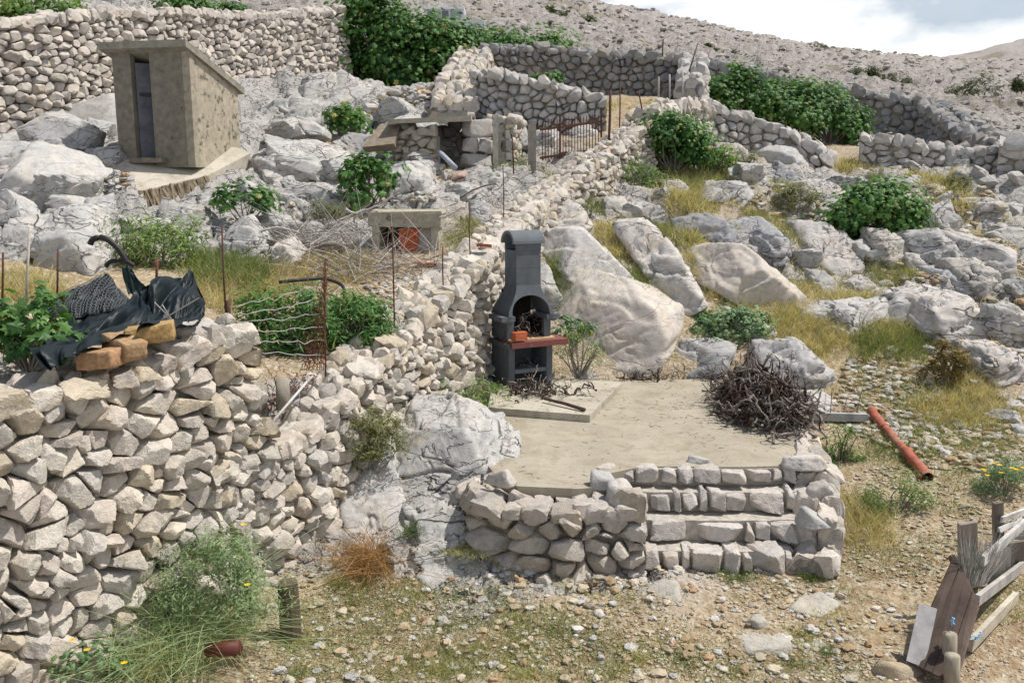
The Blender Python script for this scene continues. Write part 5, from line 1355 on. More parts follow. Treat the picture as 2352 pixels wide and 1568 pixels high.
# bricks on the wall
for lab, x, y, sx, sz_, c, rz, ry in (('orange brick resting at the edge of the near wall, lowest of three', 655, 1035, 0.28, 0.13, (0.40, 0.24, 0.13), -0.12, -0.06), ('brown mossy brick tilted on the near wall, middle of three', 815, 955, 0.28, 0.14, (0.36, 0.235, 0.13), -0.5, 0.22), ('yellow-brown brick under the netting, right one of three', 985, 870, 0.34, 0.13, (0.42, 0.28, 0.12), 0.3, -0.12)):
    p = px4(x, y, yfront(.3516 * x) - 0.27); a = Acc(); bm_ = bmesh.new()
    bmesh.ops.create_cube(bm_, size=1.0); bmesh.ops.bevel(bm_, geom=bm_.edges[:], offset=0.03, segments=1, affect='EDGES'); bmesh.ops.subdivide_edges(bm_, edges=bm_.edges[:], cuts=2, use_grid_fill=True); bmesh.ops.triangulate(bm_, faces=bm_.faces[:])
    V = np.array([v.co[:] for v in bm_.verts]) * [sx, 0.2, sz_]; F = [[v.index for v in f.verts] for f in bm_.faces]; bm_.free()
    V = V + (noise3(V * 14 + x) * 0.012)[:, None] * np.sign(V)
    a.add(V @ rotm(1, ry).T @ rotm(2, rz).T + p, F, c); obj('brick', a, M['brick'], None, True, lab, 'brick', 'bricks on the near wall')

# rusty mesh by the notch and slack wires
def wires(name, label, pairs, rad, c, mat, cat, sag=0.05, wig=0.01):
    a = Acc()
    for p, q in pairs:
        t_ = np.linspace(0, 1, 14)[:, None]
        P = p * (1 - t_) + q * t_; P[:, 2] -= sag * 4 * (t_ * (1 - t_))[:, 0]; P[1:-1] += R.normal(size=(12, 3)) * wig
        a.tube(P, rad, 4, c)
    return obj(name, a, M[mat], label=label, cat=cat)
pr_ = []
for k in range(7):
    f = k / 6; pr_.append((U(527 + 20 * f, 705 + 110 * f, 8.2), U(747, 650 + 200 * f, 8.75)))
wires('wire_fence', 'slack pale fence wires strung from the near wall to the rusty rod', pr_, 0.0035, (0.42, 0.42, 0.40), 'wire', 'fence', 0.02, 0.012)
pr_ = []
for k in range(26):
    f = k / 25; pr_.append((U(690 + 60 * f, 790 - 190 * f + R.normal() * 8, 8.7), U(752 - 6 * f, 850 - 200 * f + R.normal() * 10, 8.75)))
for k in range(14): pr_.append((U(690 + 4.4 * k, 850, 8.7), U(715 + 2.6 * k, 790 - 12 * k, 8.72)))
for k in range(60):
    u, v = 600 + R.uniform(0, 130), 0; v = 960 - (u - 600) * 0.95 + R.normal() * 22; p = U(u, v, 8.1 + (u - 600) / 200); pr_.append((p, p + R.normal(size=3) * 0.11))
wires('rusty_mesh', 'torn red-brown wire mesh hanging from the rod into the wall notch', pr_, 0.0035, (0.17, 0.07, 0.045), 'rust', 'mesh', 0.0, 0.01)
tubething('metal_strip', 'pale metal strip leaning in the wall notch', [U(620, 975, 7.7), U(714, 866, 8.5)], 0.013, (0.5, 0.49, 0.47), 'wire', 'strip')
tubething('log_end', 'old grey log standing in the wall notch behind the strip', [U(652, 940, 8.2), U(648, 870, 8.3)], [0.075, 0.06], (0.30, 0.27, 0.22), 'wood', 'log', None, 10)

# ------------------------------------------------------------------ plants
def frames(nrm, n):
    nrm = nrm / (np.linalg.norm(nrm, axis=1)[:, None] + 1e-9)
    t = R.normal(size=(n, 3)); t -= (t * nrm).sum(1)[:, None] * nrm; t /= np.linalg.norm(t, axis=1)[:, None] + 1e-9
    return t, np.cross(nrm, t), nrm
def leaf_template(kind):
    if kind == 'fig':
        ol = [(0, 0), (.18, .30), (.48, .42), (.26, .58), (.34, .86), (.10, .78), (0, 1.08), (-.10, .78), (-.34, .86), (-.26, .58), (-.48, .42), (-.18, .30)]
        V = [(0, .45, .05)] + [(x, y, -0.16 * abs(x) - 0.10 * y * y) for x, y in ol]
        F = [(0, 1 + k, 1 + (k + 1) % 12) for k in range(12)]
    elif kind == 'broad':
        V = [(0, 0, 0), (.30, .30, -.05), (.26, .72, -.08), (0, 1, -.14), (-.26, .72, -.08), (-.30, .30, -.05), (0, .5, .04)]
        F = [(6, k, (k + 1) % 6) for k in range(6)]
    else:
        V = [(0, 0, 0), (.11, .45, -.02), (0, 1, -.12), (-.11, .45, -.02)]; F = [(0, 1, 2), (0, 2, 3)]
    return np.array(V, float), np.array(F)
TPL = {k: leaf_template(k) for k in ('fig', 'broad', 'slim')}
def leaves(acc, kind, P, nrm, size, tint_):
    V, F = TPL[kind]; n = len(P)
    X_, Y_, Z_ = frames(nrm, n)
    W = P[:, None, :] + size[:, None, None] * (V[None, :, 0:1] * X_[:, None] + V[None, :, 1:2] * Y_[:, None] + V[None, :, 2:3] * Z_[:, None])
    acc.add(W.reshape(-1, 3), (F[None] + (np.arange(n) * len(V))[:, None, None]).reshape(-1, 3), np.repeat(tint_, len(V), 0))
def ribbons(acc, base, d, L, w, bend, tint_, seg=4):
    """thin curved blades or stems"""
    n = len(base); d = d / np.linalg.norm(d, axis=1)[:, None]
    side_ = np.cross(d, R.normal(size=(n, 3))); side_ /= np.linalg.norm(side_, axis=1)[:, None] + 1e-9
    V = np.zeros((n, seg * 2 + 1, 3))
    for k in range(seg + 1):
        f = k / seg
        p = base + d * (L * f)[:, None] + bend * (L * f * f)[:, None]
        if k < seg:
            o = side_ * (w * (1 - 0.75 * f))[:, None] * 0.5
            V[:, 2 * k] = p - o; V[:, 2 * k + 1] = p + o
        else: V[:, 2 * k] = p
    F = []
    for k in range(seg - 1): F += [(2 * k, 2 * k + 1, 2 * k + 3), (2 * k, 2 * k + 3, 2 * k + 2)]
    F += [(2 * seg - 2, 2 * seg - 1, 2 * seg)]
    F = np.array(F)
    acc.add(V.reshape(-1, 3), (F[None] + (np.arange(n) * (seg * 2 + 1))[:, None, None]).reshape(-1, 3), np.repeat(tint_, seg * 2 + 1, 0))

GR = dict(wisp2=((0.10, 0.17, 0.07), (0.26, 0.34, 0.17)), fig=((0.034, 0.10, 0.022), (0.125, 0.25, 0.060)), figdark=((0.028, 0.085, 0.020), (0.11, 0.23, 0.052)), weed=((0.07, 0.14, 0.028), (0.20, 0.29, 0.075)), olive=((0.090, 0.105, 0.035), (0.22, 0.22, 0.09)),
          grey=((0.10, 0.14, 0.085), (0.20, 0.25, 0.15)), yellow=((0.14, 0.14, 0.03), (0.30, 0.27, 0.08)), sage=((0.085, 0.155, 0.07), (0.19, 0.29, 0.14)), red=((0.09, 0.075, 0.025), (0.20, 0.14, 0.045)), scrub=((0.035, 0.05, 0.022), (0.08, 0.095, 0.04)))
def tints(pal, n, k=None):
    a, b = np.array(GR[pal][0]), np.array(GR[pal][1])
    f = R.uniform(0, 1, (n, 1)) if k is None else np.clip(k[:, None] + R.normal(size=(n, 1)) * 0.22, 0, 1)
    return a + (b - a) * f
def bush(name, label, cat, u0, v0, u1, v1, Y=None, n=1500, size=0.12, kind='fig', pal='fig', clumps=30, group=None, depth=0.8, up=0.7, stems=True, clump=0.20, shape=0.0, sink=0.0):
    """a leafy shrub filling the outline box (u0..u1, v0..v1): stems from one foot, leaves gathered in clumps"""
    if Y is None: Y = at((u0 + u1) / 2, v1)[1]
    a, b = U(u0, v1, Y), U(u1, v0, Y)
    cx_, rx = (a[0] + b[0]) / 2, (b[0] - a[0]) / 2; z0, z1 = a[2] - sink, b[2]; h = z1 - z0; ry = rx * depth
    foot = np.array([cx_, Y + ry * 0.5, max(z0 - 0.1, float(height(cx_, Y + ry * 0.5)[0]) - 0.1)]) 
    t = thing(name, foot, label, cat, group)
    C = R.normal(size=(clumps, 3)); C[:, 2] = np.abs(C[:, 2]) * 1.0 - 0.25; C /= np.linalg.norm(C, axis=1)[:, None]
    C = np.sign(C) * np.abs(C) ** np.array([0.74, 1.0, 0.85]); C *= R.uniform(0.5, 0.98, (clumps, 1)) ** 0.6
    mid = z0 + h * 0.42
    ctr = np.column_stack([cx_ + C[:, 0] * rx * 0.9, Y + ry * 0.5 + C[:, 1] * ry * 0.9, mid + np.where(C[:, 2] > 0, C[:, 2] * (h * 0.56), C[:, 2] * h * 0.5)])
    if shape: ctr[:, 2] += shape * (ctr[:, 0] - cx_) / rx * h * 0.5
    rc = clump * min(2 * rx, h * 1.6) * R.uniform(0.6, 1.25, clumps)
    wt = R.uniform(0.25, 1.6, clumps); which = R.choice(clumps, size=n, p=wt / wt.sum())
    ctr = ctr + R.normal(size=(clumps, 3)) * np.array([rx, ry, h * 0.5]) * 0.15
    rc = rc * R.uniform(0.75, 1.3, clumps)
    g = R.normal(size=(n, 3)) * 0.5
    P = ctr[which] + g * rc[which][:, None] * np.array([1, 1, 0.75])
    P[:, 2] = np.maximum(P[:, 2], height(P[:, 0], P[:, 1]) + 0.02)
    out = (P - np.array([cx_, Y + ry * 0.5, mid])) / np.array([rx, ry, h * .5])
    nrm = g * 0.8 + out * 0.5 + np.array([0, -0.1, up]) + R.normal(size=(n, 3)) * 0.35
    ct = R.uniform(0.05, 0.95, clumps)
    a_ = Acc(); lt = tints(pal, n, ct[which]); old = R.random(n) < 0.035; lt = np.where(old[:, None], np.array([0.26, 0.24, 0.07]), lt)
    leaves(a_, kind, P, nrm, size * R.uniform(0.45, 1.15, n), lt)
    obj('foliage', a_, M['leaf'], t)
    if stems:
        b_ = Acc()
        for k in range(min(clumps, 26)):
            q = ctr[k]; m_ = (foot + q) / 2 + R.normal(size=3) * 0.08 * h
            b_.tube(catmull(np.array([foot, m_, q]), 7), np.linspace(0.022, 0.006, 7) * max(0.5, min(2.2, h)), 5, (0.26, 0.235, 0.20))
        obj('stem', b_, M['twig'], t, True)
    return t

GF = 'fig bushes on the hillside'
bush('fig_bush', 'tall left part of the fig thicket against the end of the rubble wall', 'bush', 765, -12, 935, 205, 28.2, 6500, 0.20, 'fig', 'figdark', 60, GF, 0.9)
bush('fig_bush', 'broad middle part of the fig thicket, hanging over the pen wall', 'bush', 840, 38, 1075, 218, 28.0, 9000, 0.20, 'fig', 'figdark', 80, GF, 0.8)
bush('fig_bush', 'long low right part of the fig thicket behind the pen wall', 'bush', 1030, 62, 1335, 135, 31.5, 6500, 0.21, 'fig', 'figdark', 60, GF, 0.5, shape=-0.25, sink=0.8)
bush('fig_bush', 'fig hedge in the right pen, left end against the stone stub', 'bush', 1618, 160, 1760, 300, 28, 4600, 0.18, 'fig', 'fig', 46, GF, 0.8, sink=0.4)
bush('fig_bush', 'fig hedge in the right pen, sloping middle part', 'bush', 1715, 182, 1900, 318, 28, 6000, 0.18, 'fig', 'fig', 60, GF, 0.8, shape=-0.2)
bush('fig_bush', 'fig hedge in the right pen, right end drooping to the ground', 'bush', 1840, 208, 1995, 335, 28.2, 4200, 0.18, 'fig', 'figdark', 46, GF, 0.8, shape=-0.25)
bush('leafy_shrub', 'dense dark green shrub at the corner below the short pale wall', 'bush', 1468, 262, 1640, 395, 19.8, 5200, 0.125, 'broad', 'figdark', 70, None, 0.8, shape=-0.3, clump=0.2)
bush('leafy_shrub', 'bushy green skirt of leaves to the right of the dense shrub', 'bush', 1600, 335, 1692, 400, 20.2, 900, 0.12, 'broad', 'weed', 22, None, 0.8)
bush('leafy_shrub', 'grey-green shrub in dry grass below the dense shrub', 'bush', 1412, 372, 1545, 470, 18.8, 1900, 0.12, 'slim', 'weed', 36, None, 0.8, shape=-0.3)
bush('fig_bush', 'round glossy fig bush standing alone among the right-hand rocks', 'bush', 1918, 422, 2135, 540, 17.3, 4000, 0.14, 'fig', 'fig', 42, GF, 0.75, sink=0.25)
bush('fig_sapling', 'upright fig sapling with leaning top on the terrace rocks', 'sapling', 778, 352, 908, 485, 15.6, 520, 0.17, 'fig', 'fig', 20, GF, 0.6, clump=0.2, shape=0.3)
bush('fig_sapling', 'small dark fig sapling beside the shelter, below the thicket', 'sapling', 752, 246, 838, 318, 20.2, 420, 0.19, 'fig', 'figdark', 16, GF, 0.7, clump=0.22)
bush('fig_sapling', 'thin fig sapling below the concrete landing', 'sapling', 490, 418, 620, 505, 14.4, 330, 0.14, 'fig', 'fig', 18, GF, 0.7, clump=0.16)
bush('leafy_shrub', 'bright green leafy bush behind the netting on the terrace', 'bush', 240, 488, 450, 628, 11.8, 2600, 0.11, 'slim', 'weed', 50, None, 0.7, clump=0.2, sink=0.1)
bush('ground_plant', 'low bright green plant behind the wall notch, left of the rusty rod', 'plant', 525, 676, 765, 832, 9.6, 3800, 0.12, 'slim', 'fig', 50, 'green plants behind the long wall', 0.6, clump=0.2, sink=0.1)
bush('ground_plant', 'low bright green plant behind the long wall, right of the rusty rod', 'plant', 745, 668, 912, 820, 9.9, 3000, 0.12, 'slim', 'fig', 40, 'green plants behind the long wall', 0.6, clump=0.2, shape=-0.2, sink=0.1)
bush('fig_sapling', 'leafy fig shoots at the left edge overhanging the near wall', 'sapling', -60, 690, 148, 840, 6.5, 420, 0.13, 'fig', 'fig', 22, GF, 0.5, clump=0.16)
bush('flowering_shrub', 'low green shrub with tiny white flowers right of the barbecue', 'shrub', 1275, 755, 1395, 862, 12.2, 1500, 0.05, 'slim', 'weed', 40, None, 0.7, clump=0.2)
bush('broadleaf_weed', 'blue-green broad-leaved weed behind the flowering shrub by the barbecue', 'plant', 1272, 732, 1362, 785, 12.5, 160, 0.11, 'broad', 'sage', 16, None, 0.6, clump=0.15)
bush('leafy_shrub', 'loose green shrub above the woodpile', 'bush', 1585, 715, 1790, 812, 13.3, 1900, 0.085, 'broad', 'sage', 44, None, 0.6, clump=0.18, shape=-0.2)
bush('sumac_shrub', 'small reddish-green shrub with drooping leaves at the right', 'shrub', 2135, 790, 2250, 890, 11.9, 900, 0.13, 'slim', 'red', 26, None, 0.7, up=0.3, clump=0.18)
bush('wall_weed', 'green weed with thin stalks growing by the wall foot left of the patio', 'plant', 935, 875, 1160, 965, None, 2000, 0.06, 'slim', 'weed', 44, None, 0.5, clump=0.18)
bush('wall_weed', 'dark green weed in the gap between the wall end and the white rock', 'plant', 758, 945, 918, 1085, 8.55, 3600, 0.065, 'slim', 'olive', 40, None, 0.6, clump=0.2)
bush('green_weed', 'fresh green sprawling weed on the slope right of the steps', 'plant', 1985, 1105, 2170, 1215, 8.7, 2000, 0.055, 'slim', 'weed', 40, None, 0.8, clump=0.17)
bush('green_weed', 'feathery dark green weed against the outside of the patio corner', 'plant', 1875, 985, 1995, 1115, 10.0, 1800, 0.07, 'slim', 'weed', 36, None, 0.6, clump=0.2)
fl = bush('flower_plant', 'bushy plant with yellow daisies at the right edge', 'plant', 2255, 1068, 2395, 1165, 8.9, 2200, 0.055, 'slim', 'sage', 40, None, 0.8, clump=0.18)
def blossoms(parent, pts, size, c=(0.75, 0.48, 0.02)):
    a = Acc()
    for p in pts:
        n_ = 7
        for k in range(n_):
            q = 2 * math.pi * k / n_; e = np.array([math.cos(q), math.sin(q) * 0.8, 0.25]) ; f = np.array([-math.sin(q), math.cos(q) * .8, 0]) * 0.35
            a.add(np.array([p, p + (e * 0.6 + f) * size, p + e * size, p + (e * 0.6 - f) * size]), [(0, 1, 2), (0, 2, 3)], c)
    obj('blossoms', a, M['petal'], parent)
blossoms(fl, [U(u, v, 8.75) for u, v in ((2262, 1082), (2282, 1064), (2296, 1068), (2268, 1092), (2258, 1078), (2325, 1075), (2335, 1078), (2342, 1082), (2300, 1086), (2349, 1074))], 0.032)
bush('mustard_plant', 'yellow-flowering mustard plant at the foot of the right pen wall', 'plant', 1996, 368, 2036, 432, 22.4, 420, 0.075, 'slim', 'yellow', 16, None, 0.7, clump=0.2)
bush('broom_shrub', 'wispy grey-green broom leaning in the straw on the upper right slope', 'shrub', 1790, 418, 1895, 482, 18.6, 1500, 0.12, 'slim', 'olive', 30, 'broom tufts on the slope', 0.7, up=1.0)
bush('broom_shrub', 'round grey-green broom in straw below the right pen wall', 'shrub', 2165, 405, 2240, 452, 21, 900, 0.12, 'slim', 'olive', 22, 'broom tufts on the slope', 0.7, up=1.0)
bush('broom_shrub', 'brownish broom tuft on the terrace left of the hutch', 'shrub', 700, 460, 795, 522, 14.6, 1000, 0.09, 'slim', 'olive', 24, 'broom tufts on the slope', 0.7, up=1.0)
bush('broom_shrub', 'dark broom against the bedrock under the stepped pen wall', 'shrub', 1680, 340, 1752, 398, 21.8, 600, 0.11, 'slim', 'olive', 18, 'broom tufts on the slope', 0.7, up=1.0)
for lab, b_, Y in (('dark hill scrub left of the two on the upper slope', (1235, 28, 1305, 50), 68), ('dark hill scrub right of the two on the upper slope', (1298, 36, 1372, 56), 66), ('long dark scrub patch above the right pen, upper strip', (1930, 152, 2030, 180), 52), ('long dark scrub patch above the right pen, lower strip', (2000, 176, 2130, 204), 48),
                   ('bright dark-green bush on the hill at the right', (2172, 178, 2310, 222), 46), ('small scrub on the hill at the right edge', (2330, 180, 2352, 200), 50), ('flat brown-green scrub behind the upper pen wall', (1600, 118, 1700, 138), 50), ('dark scrub strip near the skyline', (1840, 110, 1930, 126), 95)):
    bush('hill_scrub', lab, 'scrub', *b_, Y, 1300, 0.30 * Y / 50, 'slim', 'scrub', 26, 'dark scrub on the far hill', 0.7, up=0.9, stems=False, sink=0.3)
for lab, b_, Y in (('green climber on top of the rubble wall at the top left corner', (-30, -20, 215, 40), 22), ('dark green bush behind the rubble wall above the hut', (345, -10, 500, 30), 26), ('small green bush behind the rubble wall, right of the dark one', (500, 2, 565, 34), 27)):
    bush('wall_shrub', lab, 'bush', *b_, Y, 2200, 0.15, 'broad', 'weed' if 'climber' in lab else 'figdark', 40, 'green growth behind the rubble wall', 0.6, sink=0.5)
bush('pen_plant', 'small bright fig shoot rising inside the upper pen', 'plant', 1222, 162, 1300, 200, 23.4, 320, 0.15, 'fig', 'fig', 12, None, 0.6)

# thin-bladed plants: (foot u, v, depth, spread, height)
def tuft(name, label, cat, u, v, Y, spread, hgt, n, pal, wid=0.005, bendy=0.5, group=None, lean=(0, 0), seg=4, flowers=None, open_=0.55):
    p = U(u, v, Y) if Y else at(u, v)
    t = thing(name, p, label, cat, group)
    base = p + R.normal(size=(n, 3)) * np.array([spread, spread * 0.7, 0.0]); base[:, 2] = np.maximum(height(base[:, 0], base[:, 1]) - 0.02, p[2] - 0.25)
    d = R.normal(size=(n, 3)) * open_ + np.array([lean[0], lean[1], 1.0]); bend = R.normal(size=(n, 3)) * bendy; bend[:, 2] = -np.abs(bend[:, 2]) * 0.8
    a = Acc(); ribbons(a, base, d, hgt * R.uniform(0.45, 1.1, n), np.full(n, wid), bend, tints(pal, n), seg); obj('blades', a, M['grass'], t)
    if flowers: blossoms(t, [U(*f) for f in flowers], 0.028)
    return t
GR['wisp'] = ((0.18, 0.27, 0.13), (0.44, 0.50, 0.30)); GR['straw'] = ((0.40, 0.31, 0.16), (0.66, 0.56, 0.36)); GR['orange'] = ((0.22, 0.11, 0.045), (0.46, 0.29, 0.13)); GR['green'] = ((0.07, 0.12, 0.03), (0.22, 0.26, 0.10)); GR['lime'] = ((0.26, 0.26, 0.08), (0.48, 0.45, 0.22)); GR['mid'] = ((0.15, 0.17, 0.06), (0.36, 0.34, 0.19))
w1 = tuft('wispy_plant', 'large wispy pale green plant with arching stalks at the foot of the near wall', 'plant', 440, 1400, 6.4, 0.20, 0.85, 620, 'wisp', 0.008, 1.0, seg=8, open_=0.45, flowers=[(560, 1205, 6.3), (568, 1343, 6.2)])
bush('wispy_leaves', 'dense grey-green feathery inner growth of the wispy plant by the near wall', 'plant', 330, 1235, 605, 1500, 6.35, 6500, 0.055, 'slim', 'wisp2', 70, None, 0.6, stems=False, clump=0.17)
tuft('wispy_plant', 'smaller wispy pale green plant left of the large one under the near wall', 'plant', 330, 1470, 6.1, 0.2, 0.62, 520, 'wisp', 0.009, 0.75, seg=7, open_=0.4)
tuft('dry_stalks', 'tan dried stalks tangled left of the wispy plant', 'plant', 330, 1470, 6.1, 0.15, 0.65, 300, 'straw', 0.006, 0.8, seg=6)
w2 = tuft('wispy_plant', 'low blue-green weed with yellow flowers in the bottom left corner', 'plant', 190, 1545, 5.85, 0.28, 0.34, 500, 'grey', 0.006, 0.7, seg=5, flowers=[(165, 1470, 5.7), (285, 1522, 5.6), (200, 1492, 5.7)])
bush('ivy_weed', 'blue-green ivy-like weed at the very bottom left', 'plant', 60, 1490, 280, 1600, 5.8, 380, 0.07, 'broad', 'sage', 24, None, 0.6, stems=False)
tuft('dead_bush', 'orange-brown dead grass tussock hanging beside the white rocks', 'bush', 850, 1300, 7.7, 0.14, 0.44, 900, 'orange', 0.006, 0.9, seg=5, lean=(-0.1, -0.3))
hl = tuft('curry_plant', 'small silvery tuft with yellow flower stalks on the big cracked rock', 'plant', 945, 1168, 7.85, 0.045, 0.20, 380, 'grey', 0.004, 0.4)
blossoms(hl, [U(945 + R.normal() * 22, 1108 + R.normal() * 12, 7.8) for k in range(14)], 0.010, (0.55, 0.42, 0.10))
CT = 'yellow-green cushion plants in the yard'
for u, v, s_ in ((1030, 1540, .09), (1210, 1560, .10), (910, 1545, .07), (1100, 1490, .06), (830, 1350, .06), (1150, 1275, .05), (770, 1340, .05), (950, 1370, .04), (1290, 1350, .04), (700, 1550, .07), (1500, 1480, .05), (620, 1290, .06)):
    tuft('cushion_plant', 'dry yellow-green cushion plant in the stony yard', 'plant', u, v, None, s_, s_ * 1.5, 420, 'lime', 0.004, 0.5, CT)
for lab, u, v, s_, n in (('yellow stonecrop mat on the ledge under the big cracked rock', 1075, 1205, .14, 900), ('pale stonecrop clump on the low white rock shelf', 1124, 1290, .05, 300)):
    tuft('stonecrop', lab, 'plant', u, v, 7.75, s_, 0.05, n, 'lime', 0.005, 0.4)
tuft('grass_clump', 'fresh green grass clump at the foot of the steps', 'grass', 1690, 1330, None, 0.10, 0.16, 500, 'green', 0.005, 0.5)
tuft('grass_clump', 'dark green weed at the right foot of the steps', 'grass', 1868, 1330, None, 0.07, 0.14, 400, 'green', 0.006, 0.5)
tuft('grass_clump', 'small grey-green weed in the middle of the yard', 'grass', 1272, 1460, None, 0.06, 0.10, 260, 'green', 0.006, 0.6)

def worldpoly(pts): return np.array([at(u, v)[:2] for u, v in pts])
def sample(poly, n):
    lo, hi = poly.min(0), poly.max(0); out = np.zeros((0, 2))
    while len(out) < n:
        q = R.uniform(lo, hi, (n * 3, 2)); q = q[inpoly(q[:, 0], q[:, 1], poly)]; out = np.concatenate([out, q])
        if len(q) == 0: break
    return out[:n]
def meadow(acc, pts, n, h, pal, wid, clump=0.10):
    n = int(n * 1.35)
    poly = worldpoly(pts)
    k = max(4, n // 34)
    c = sample(poly, k); q = c[R.integers(len(c), size=n)] + R.normal(size=(n, 2)) * clump
    z = height(q[:, 0], q[:, 1])
    ok = ~inpoly(q[:, 0], q[:, 1], PXY)
    q, z = q[ok], z[ok]; n = len(q)
    base = np.column_stack([q, z - 0.02]); d = R.normal(size=(n, 3)) * 0.32 + [0, 0, 1.0]; bend = R.normal(size=(n, 3)) * 0.35; bend[:, 2] = -np.abs(bend[:, 2])
    tt = np.where(R.random((n, 1)) < 0.68, tints(pal, n), tints('mid', n))
    ribbons(acc, base, d, h * R.uniform(0.35, 1.15, n), np.full(n, wid), bend, tt, 3)
dry = Acc(); grn = Acc()
for pts, n, h, w_ in (([(1440,470),(1700,400),(2000,430),(2352,440),(2352,800),(2150,800),(1850,600),(1650,620)], 9000, .26, .011), ([(1640,690),(1800,640),(2100,720),(2100,840),(1800,830)], 4000, .28, .009), ([(560,480),(700,280),(980,300),(1040,380),(1000,480),(760,520)], 1800, .22, .011), ([(1540,395),(1685,390),(1690,440),(1530,440)], 2600, .38, .014), ([(1540,450),(1650,445),(1630,510),(1530,505)], 1800, .35, .013), ([(1370,525),(1455,520),(1450,600),(1380,595)], 2200, .32, .011), ([(1560,560),(1610,560),(1610,640),(1570,640)], 900, .35, .010),
                      ([(1620,645),(1730,655),(1740,705),(1640,700)], 1800, .22, .008), ([(1790,720),(1900,715),(1970,790),(1860,830),(1770,800)], 4200, .32, .008), ([(2080,850),(2250,870),(2345,960),(2200,1000),(2100,960)], 3600, .30, .007), ([(1900,680),(2030,690),(2030,725),(1900,725)], 1200, .2, .009),
                      ([(2080,400),(2200,405),(2290,480),(2200,490)], 2200, .4, .015), ([(1925,1140),(2010,1170),(2030,1250),(1930,1250)], 1500, .28, .006), ([(-40,640),(130,635),(145,690),(-40,700)], 1800, .3, .008), ([(460,640),(650,640),(660,700),(480,720)], 2200, .3, .007), ([(620,610),(860,580),(860,650),(620,665)], 2200, .22, .008),
                      ([(1925,370),(1985,375),(1985,400),(1920,395)], 500, .3, .016), ([(1700,500),(1800,480),(1860,560),(1840,600)], 1200, .26, .010), ([(2100,960),(2352,960),(2352,1050),(2120,1060)], 1400, .16, .006), ([(2000,740),(2150,740),(2150,780),(2000,780)], 900, .25, .008), ([(1800,610),(1880,600),(1900,690),(1820,680)], 900, .25, .009),
                      ([(2250,560),(2352,540),(2352,610),(2280,620)], 600, .2, .010), ([(1850,850),(2050,860),(2050,940),(1900,920)], 900, .16, .006), ([(1400,1330),(1560,1380),(1500,1430),(1350,1400)], 260, .14, .004), ([(40,300),(220,300),(260,345),(60,345)], 900, .16, .010), ([(1300,240),(1500,235),(1500,250),(1300,262)], 700, .25, .016)):
    meadow(dry, pts, n, h, 'straw' if R.random() < .8 else 'mid', w_)
for pts, n, h, w_ in (([(1255,610),(1420,630),(1500,690),(1300,705)], 4200, .34, .010), ([(1440,500),(1600,540),(1600,600),(1450,525)], 2600, .32, .011), ([(1780,430),(1890,450),(1880,490),(1790,475)], 900, .3, .013), ([(440,560),(600,610),(620,660),(450,660)], 3600, .34, .009), ([(1990,590),(2090,600),(2100,660),(2000,650)], 1400, .3, .009),
                      ([(1960,760),(2140,765),(2140,835),(1970,830)], 3200, .30, .008), ([(1840,560),(1880,540),(1900,640),(1850,640)], 700, .25, .009), ([(1430,620),(1540,620),(1560,690),(1500,700)], 1500, .3, .010), ([(1320,440),(1400,440),(1380,500),(1330,500)], 1100, .3, .012), ([(1030,560),(1090,500),(1100,540),(1040,590)], 900, .22, .009),
                      ([(640,1230),(760,1240),(760,1300),(640,1300)], 800, .06, .005), ([(700,1380),(1000,1390),(1000,1568),(620,1568)], 9000, .085, .006), ([(1000,1400),(1400,1420),(1500,1568),(1000,1568)], 9000, .08, .006), ([(1500,1440),(2000,1500),(2000,1568),(1500,1568)], 4500, .07, .006), ([(760,1320),(1100,1330),(1100,1390),(760,1390)], 4000, .08, .006), ([(1930,1230),(2200,1230),(2180,1330),(1930,1330)], 2600, .08, .006), ([(1900,1330),(2080,1400),(2080,1500),(1900,1500)], 1500, .05, .005), ([(2250,1350),(2352,1330),(2352,1440),(2270,1440)], 900, .10, .006), ([(1250,405),(1330,395),(1320,440),(1240,440)], 500, .2, .012),
                      ([(1970,1000),(2100,1020),(2120,1090),(2000,1090)], 900, .12, .006), ([(2200,1000),(2352,1000),(2352,1070),(2220,1060)], 900, .12, .006), ([(1060,375),(1250,370),(1250,392),(1070,395)], 900, .25, .013), ([(1950,830),(2200,900),(2352,990),(2352,1100),(2000,1050)], 6500, .16, .007), ([(2170,1060),(2250,1080),(2240,1200),(2160,1180)], 700, .12, .006)):
    meadow(grn, pts, n, h, 'green' if R.random() < .6 else 'mid', w_)
for k in range(46):
    u, v = R.uniform(640, 2000), R.uniform(1340, 1560); p_ = at(u, v); n = int(R.uniform(120, 420)); sp2 = R.uniform(.03, .12)
    base = p_ + R.normal(size=(n, 3)) * [sp2, sp2, 0]; base[:, 2] = height(base[:, 0], base[:, 1]) - .01
    bend = R.normal(size=(n, 3)) * .5; bend[:, 2] = -np.abs(bend[:, 2])
    ribbons(grn, base, R.normal(size=(n, 3)) * .5 + [0, 0, 1], R.uniform(.02, .09, n), np.full(n, .006), bend, tints(('lime', 'green', 'lime', 'mid')[k % 4], n), 3)
obj('dry_grass', dry, M['grass'], kind='stuff'); obj('green_grass', grn, M['grass'], kind='stuff')

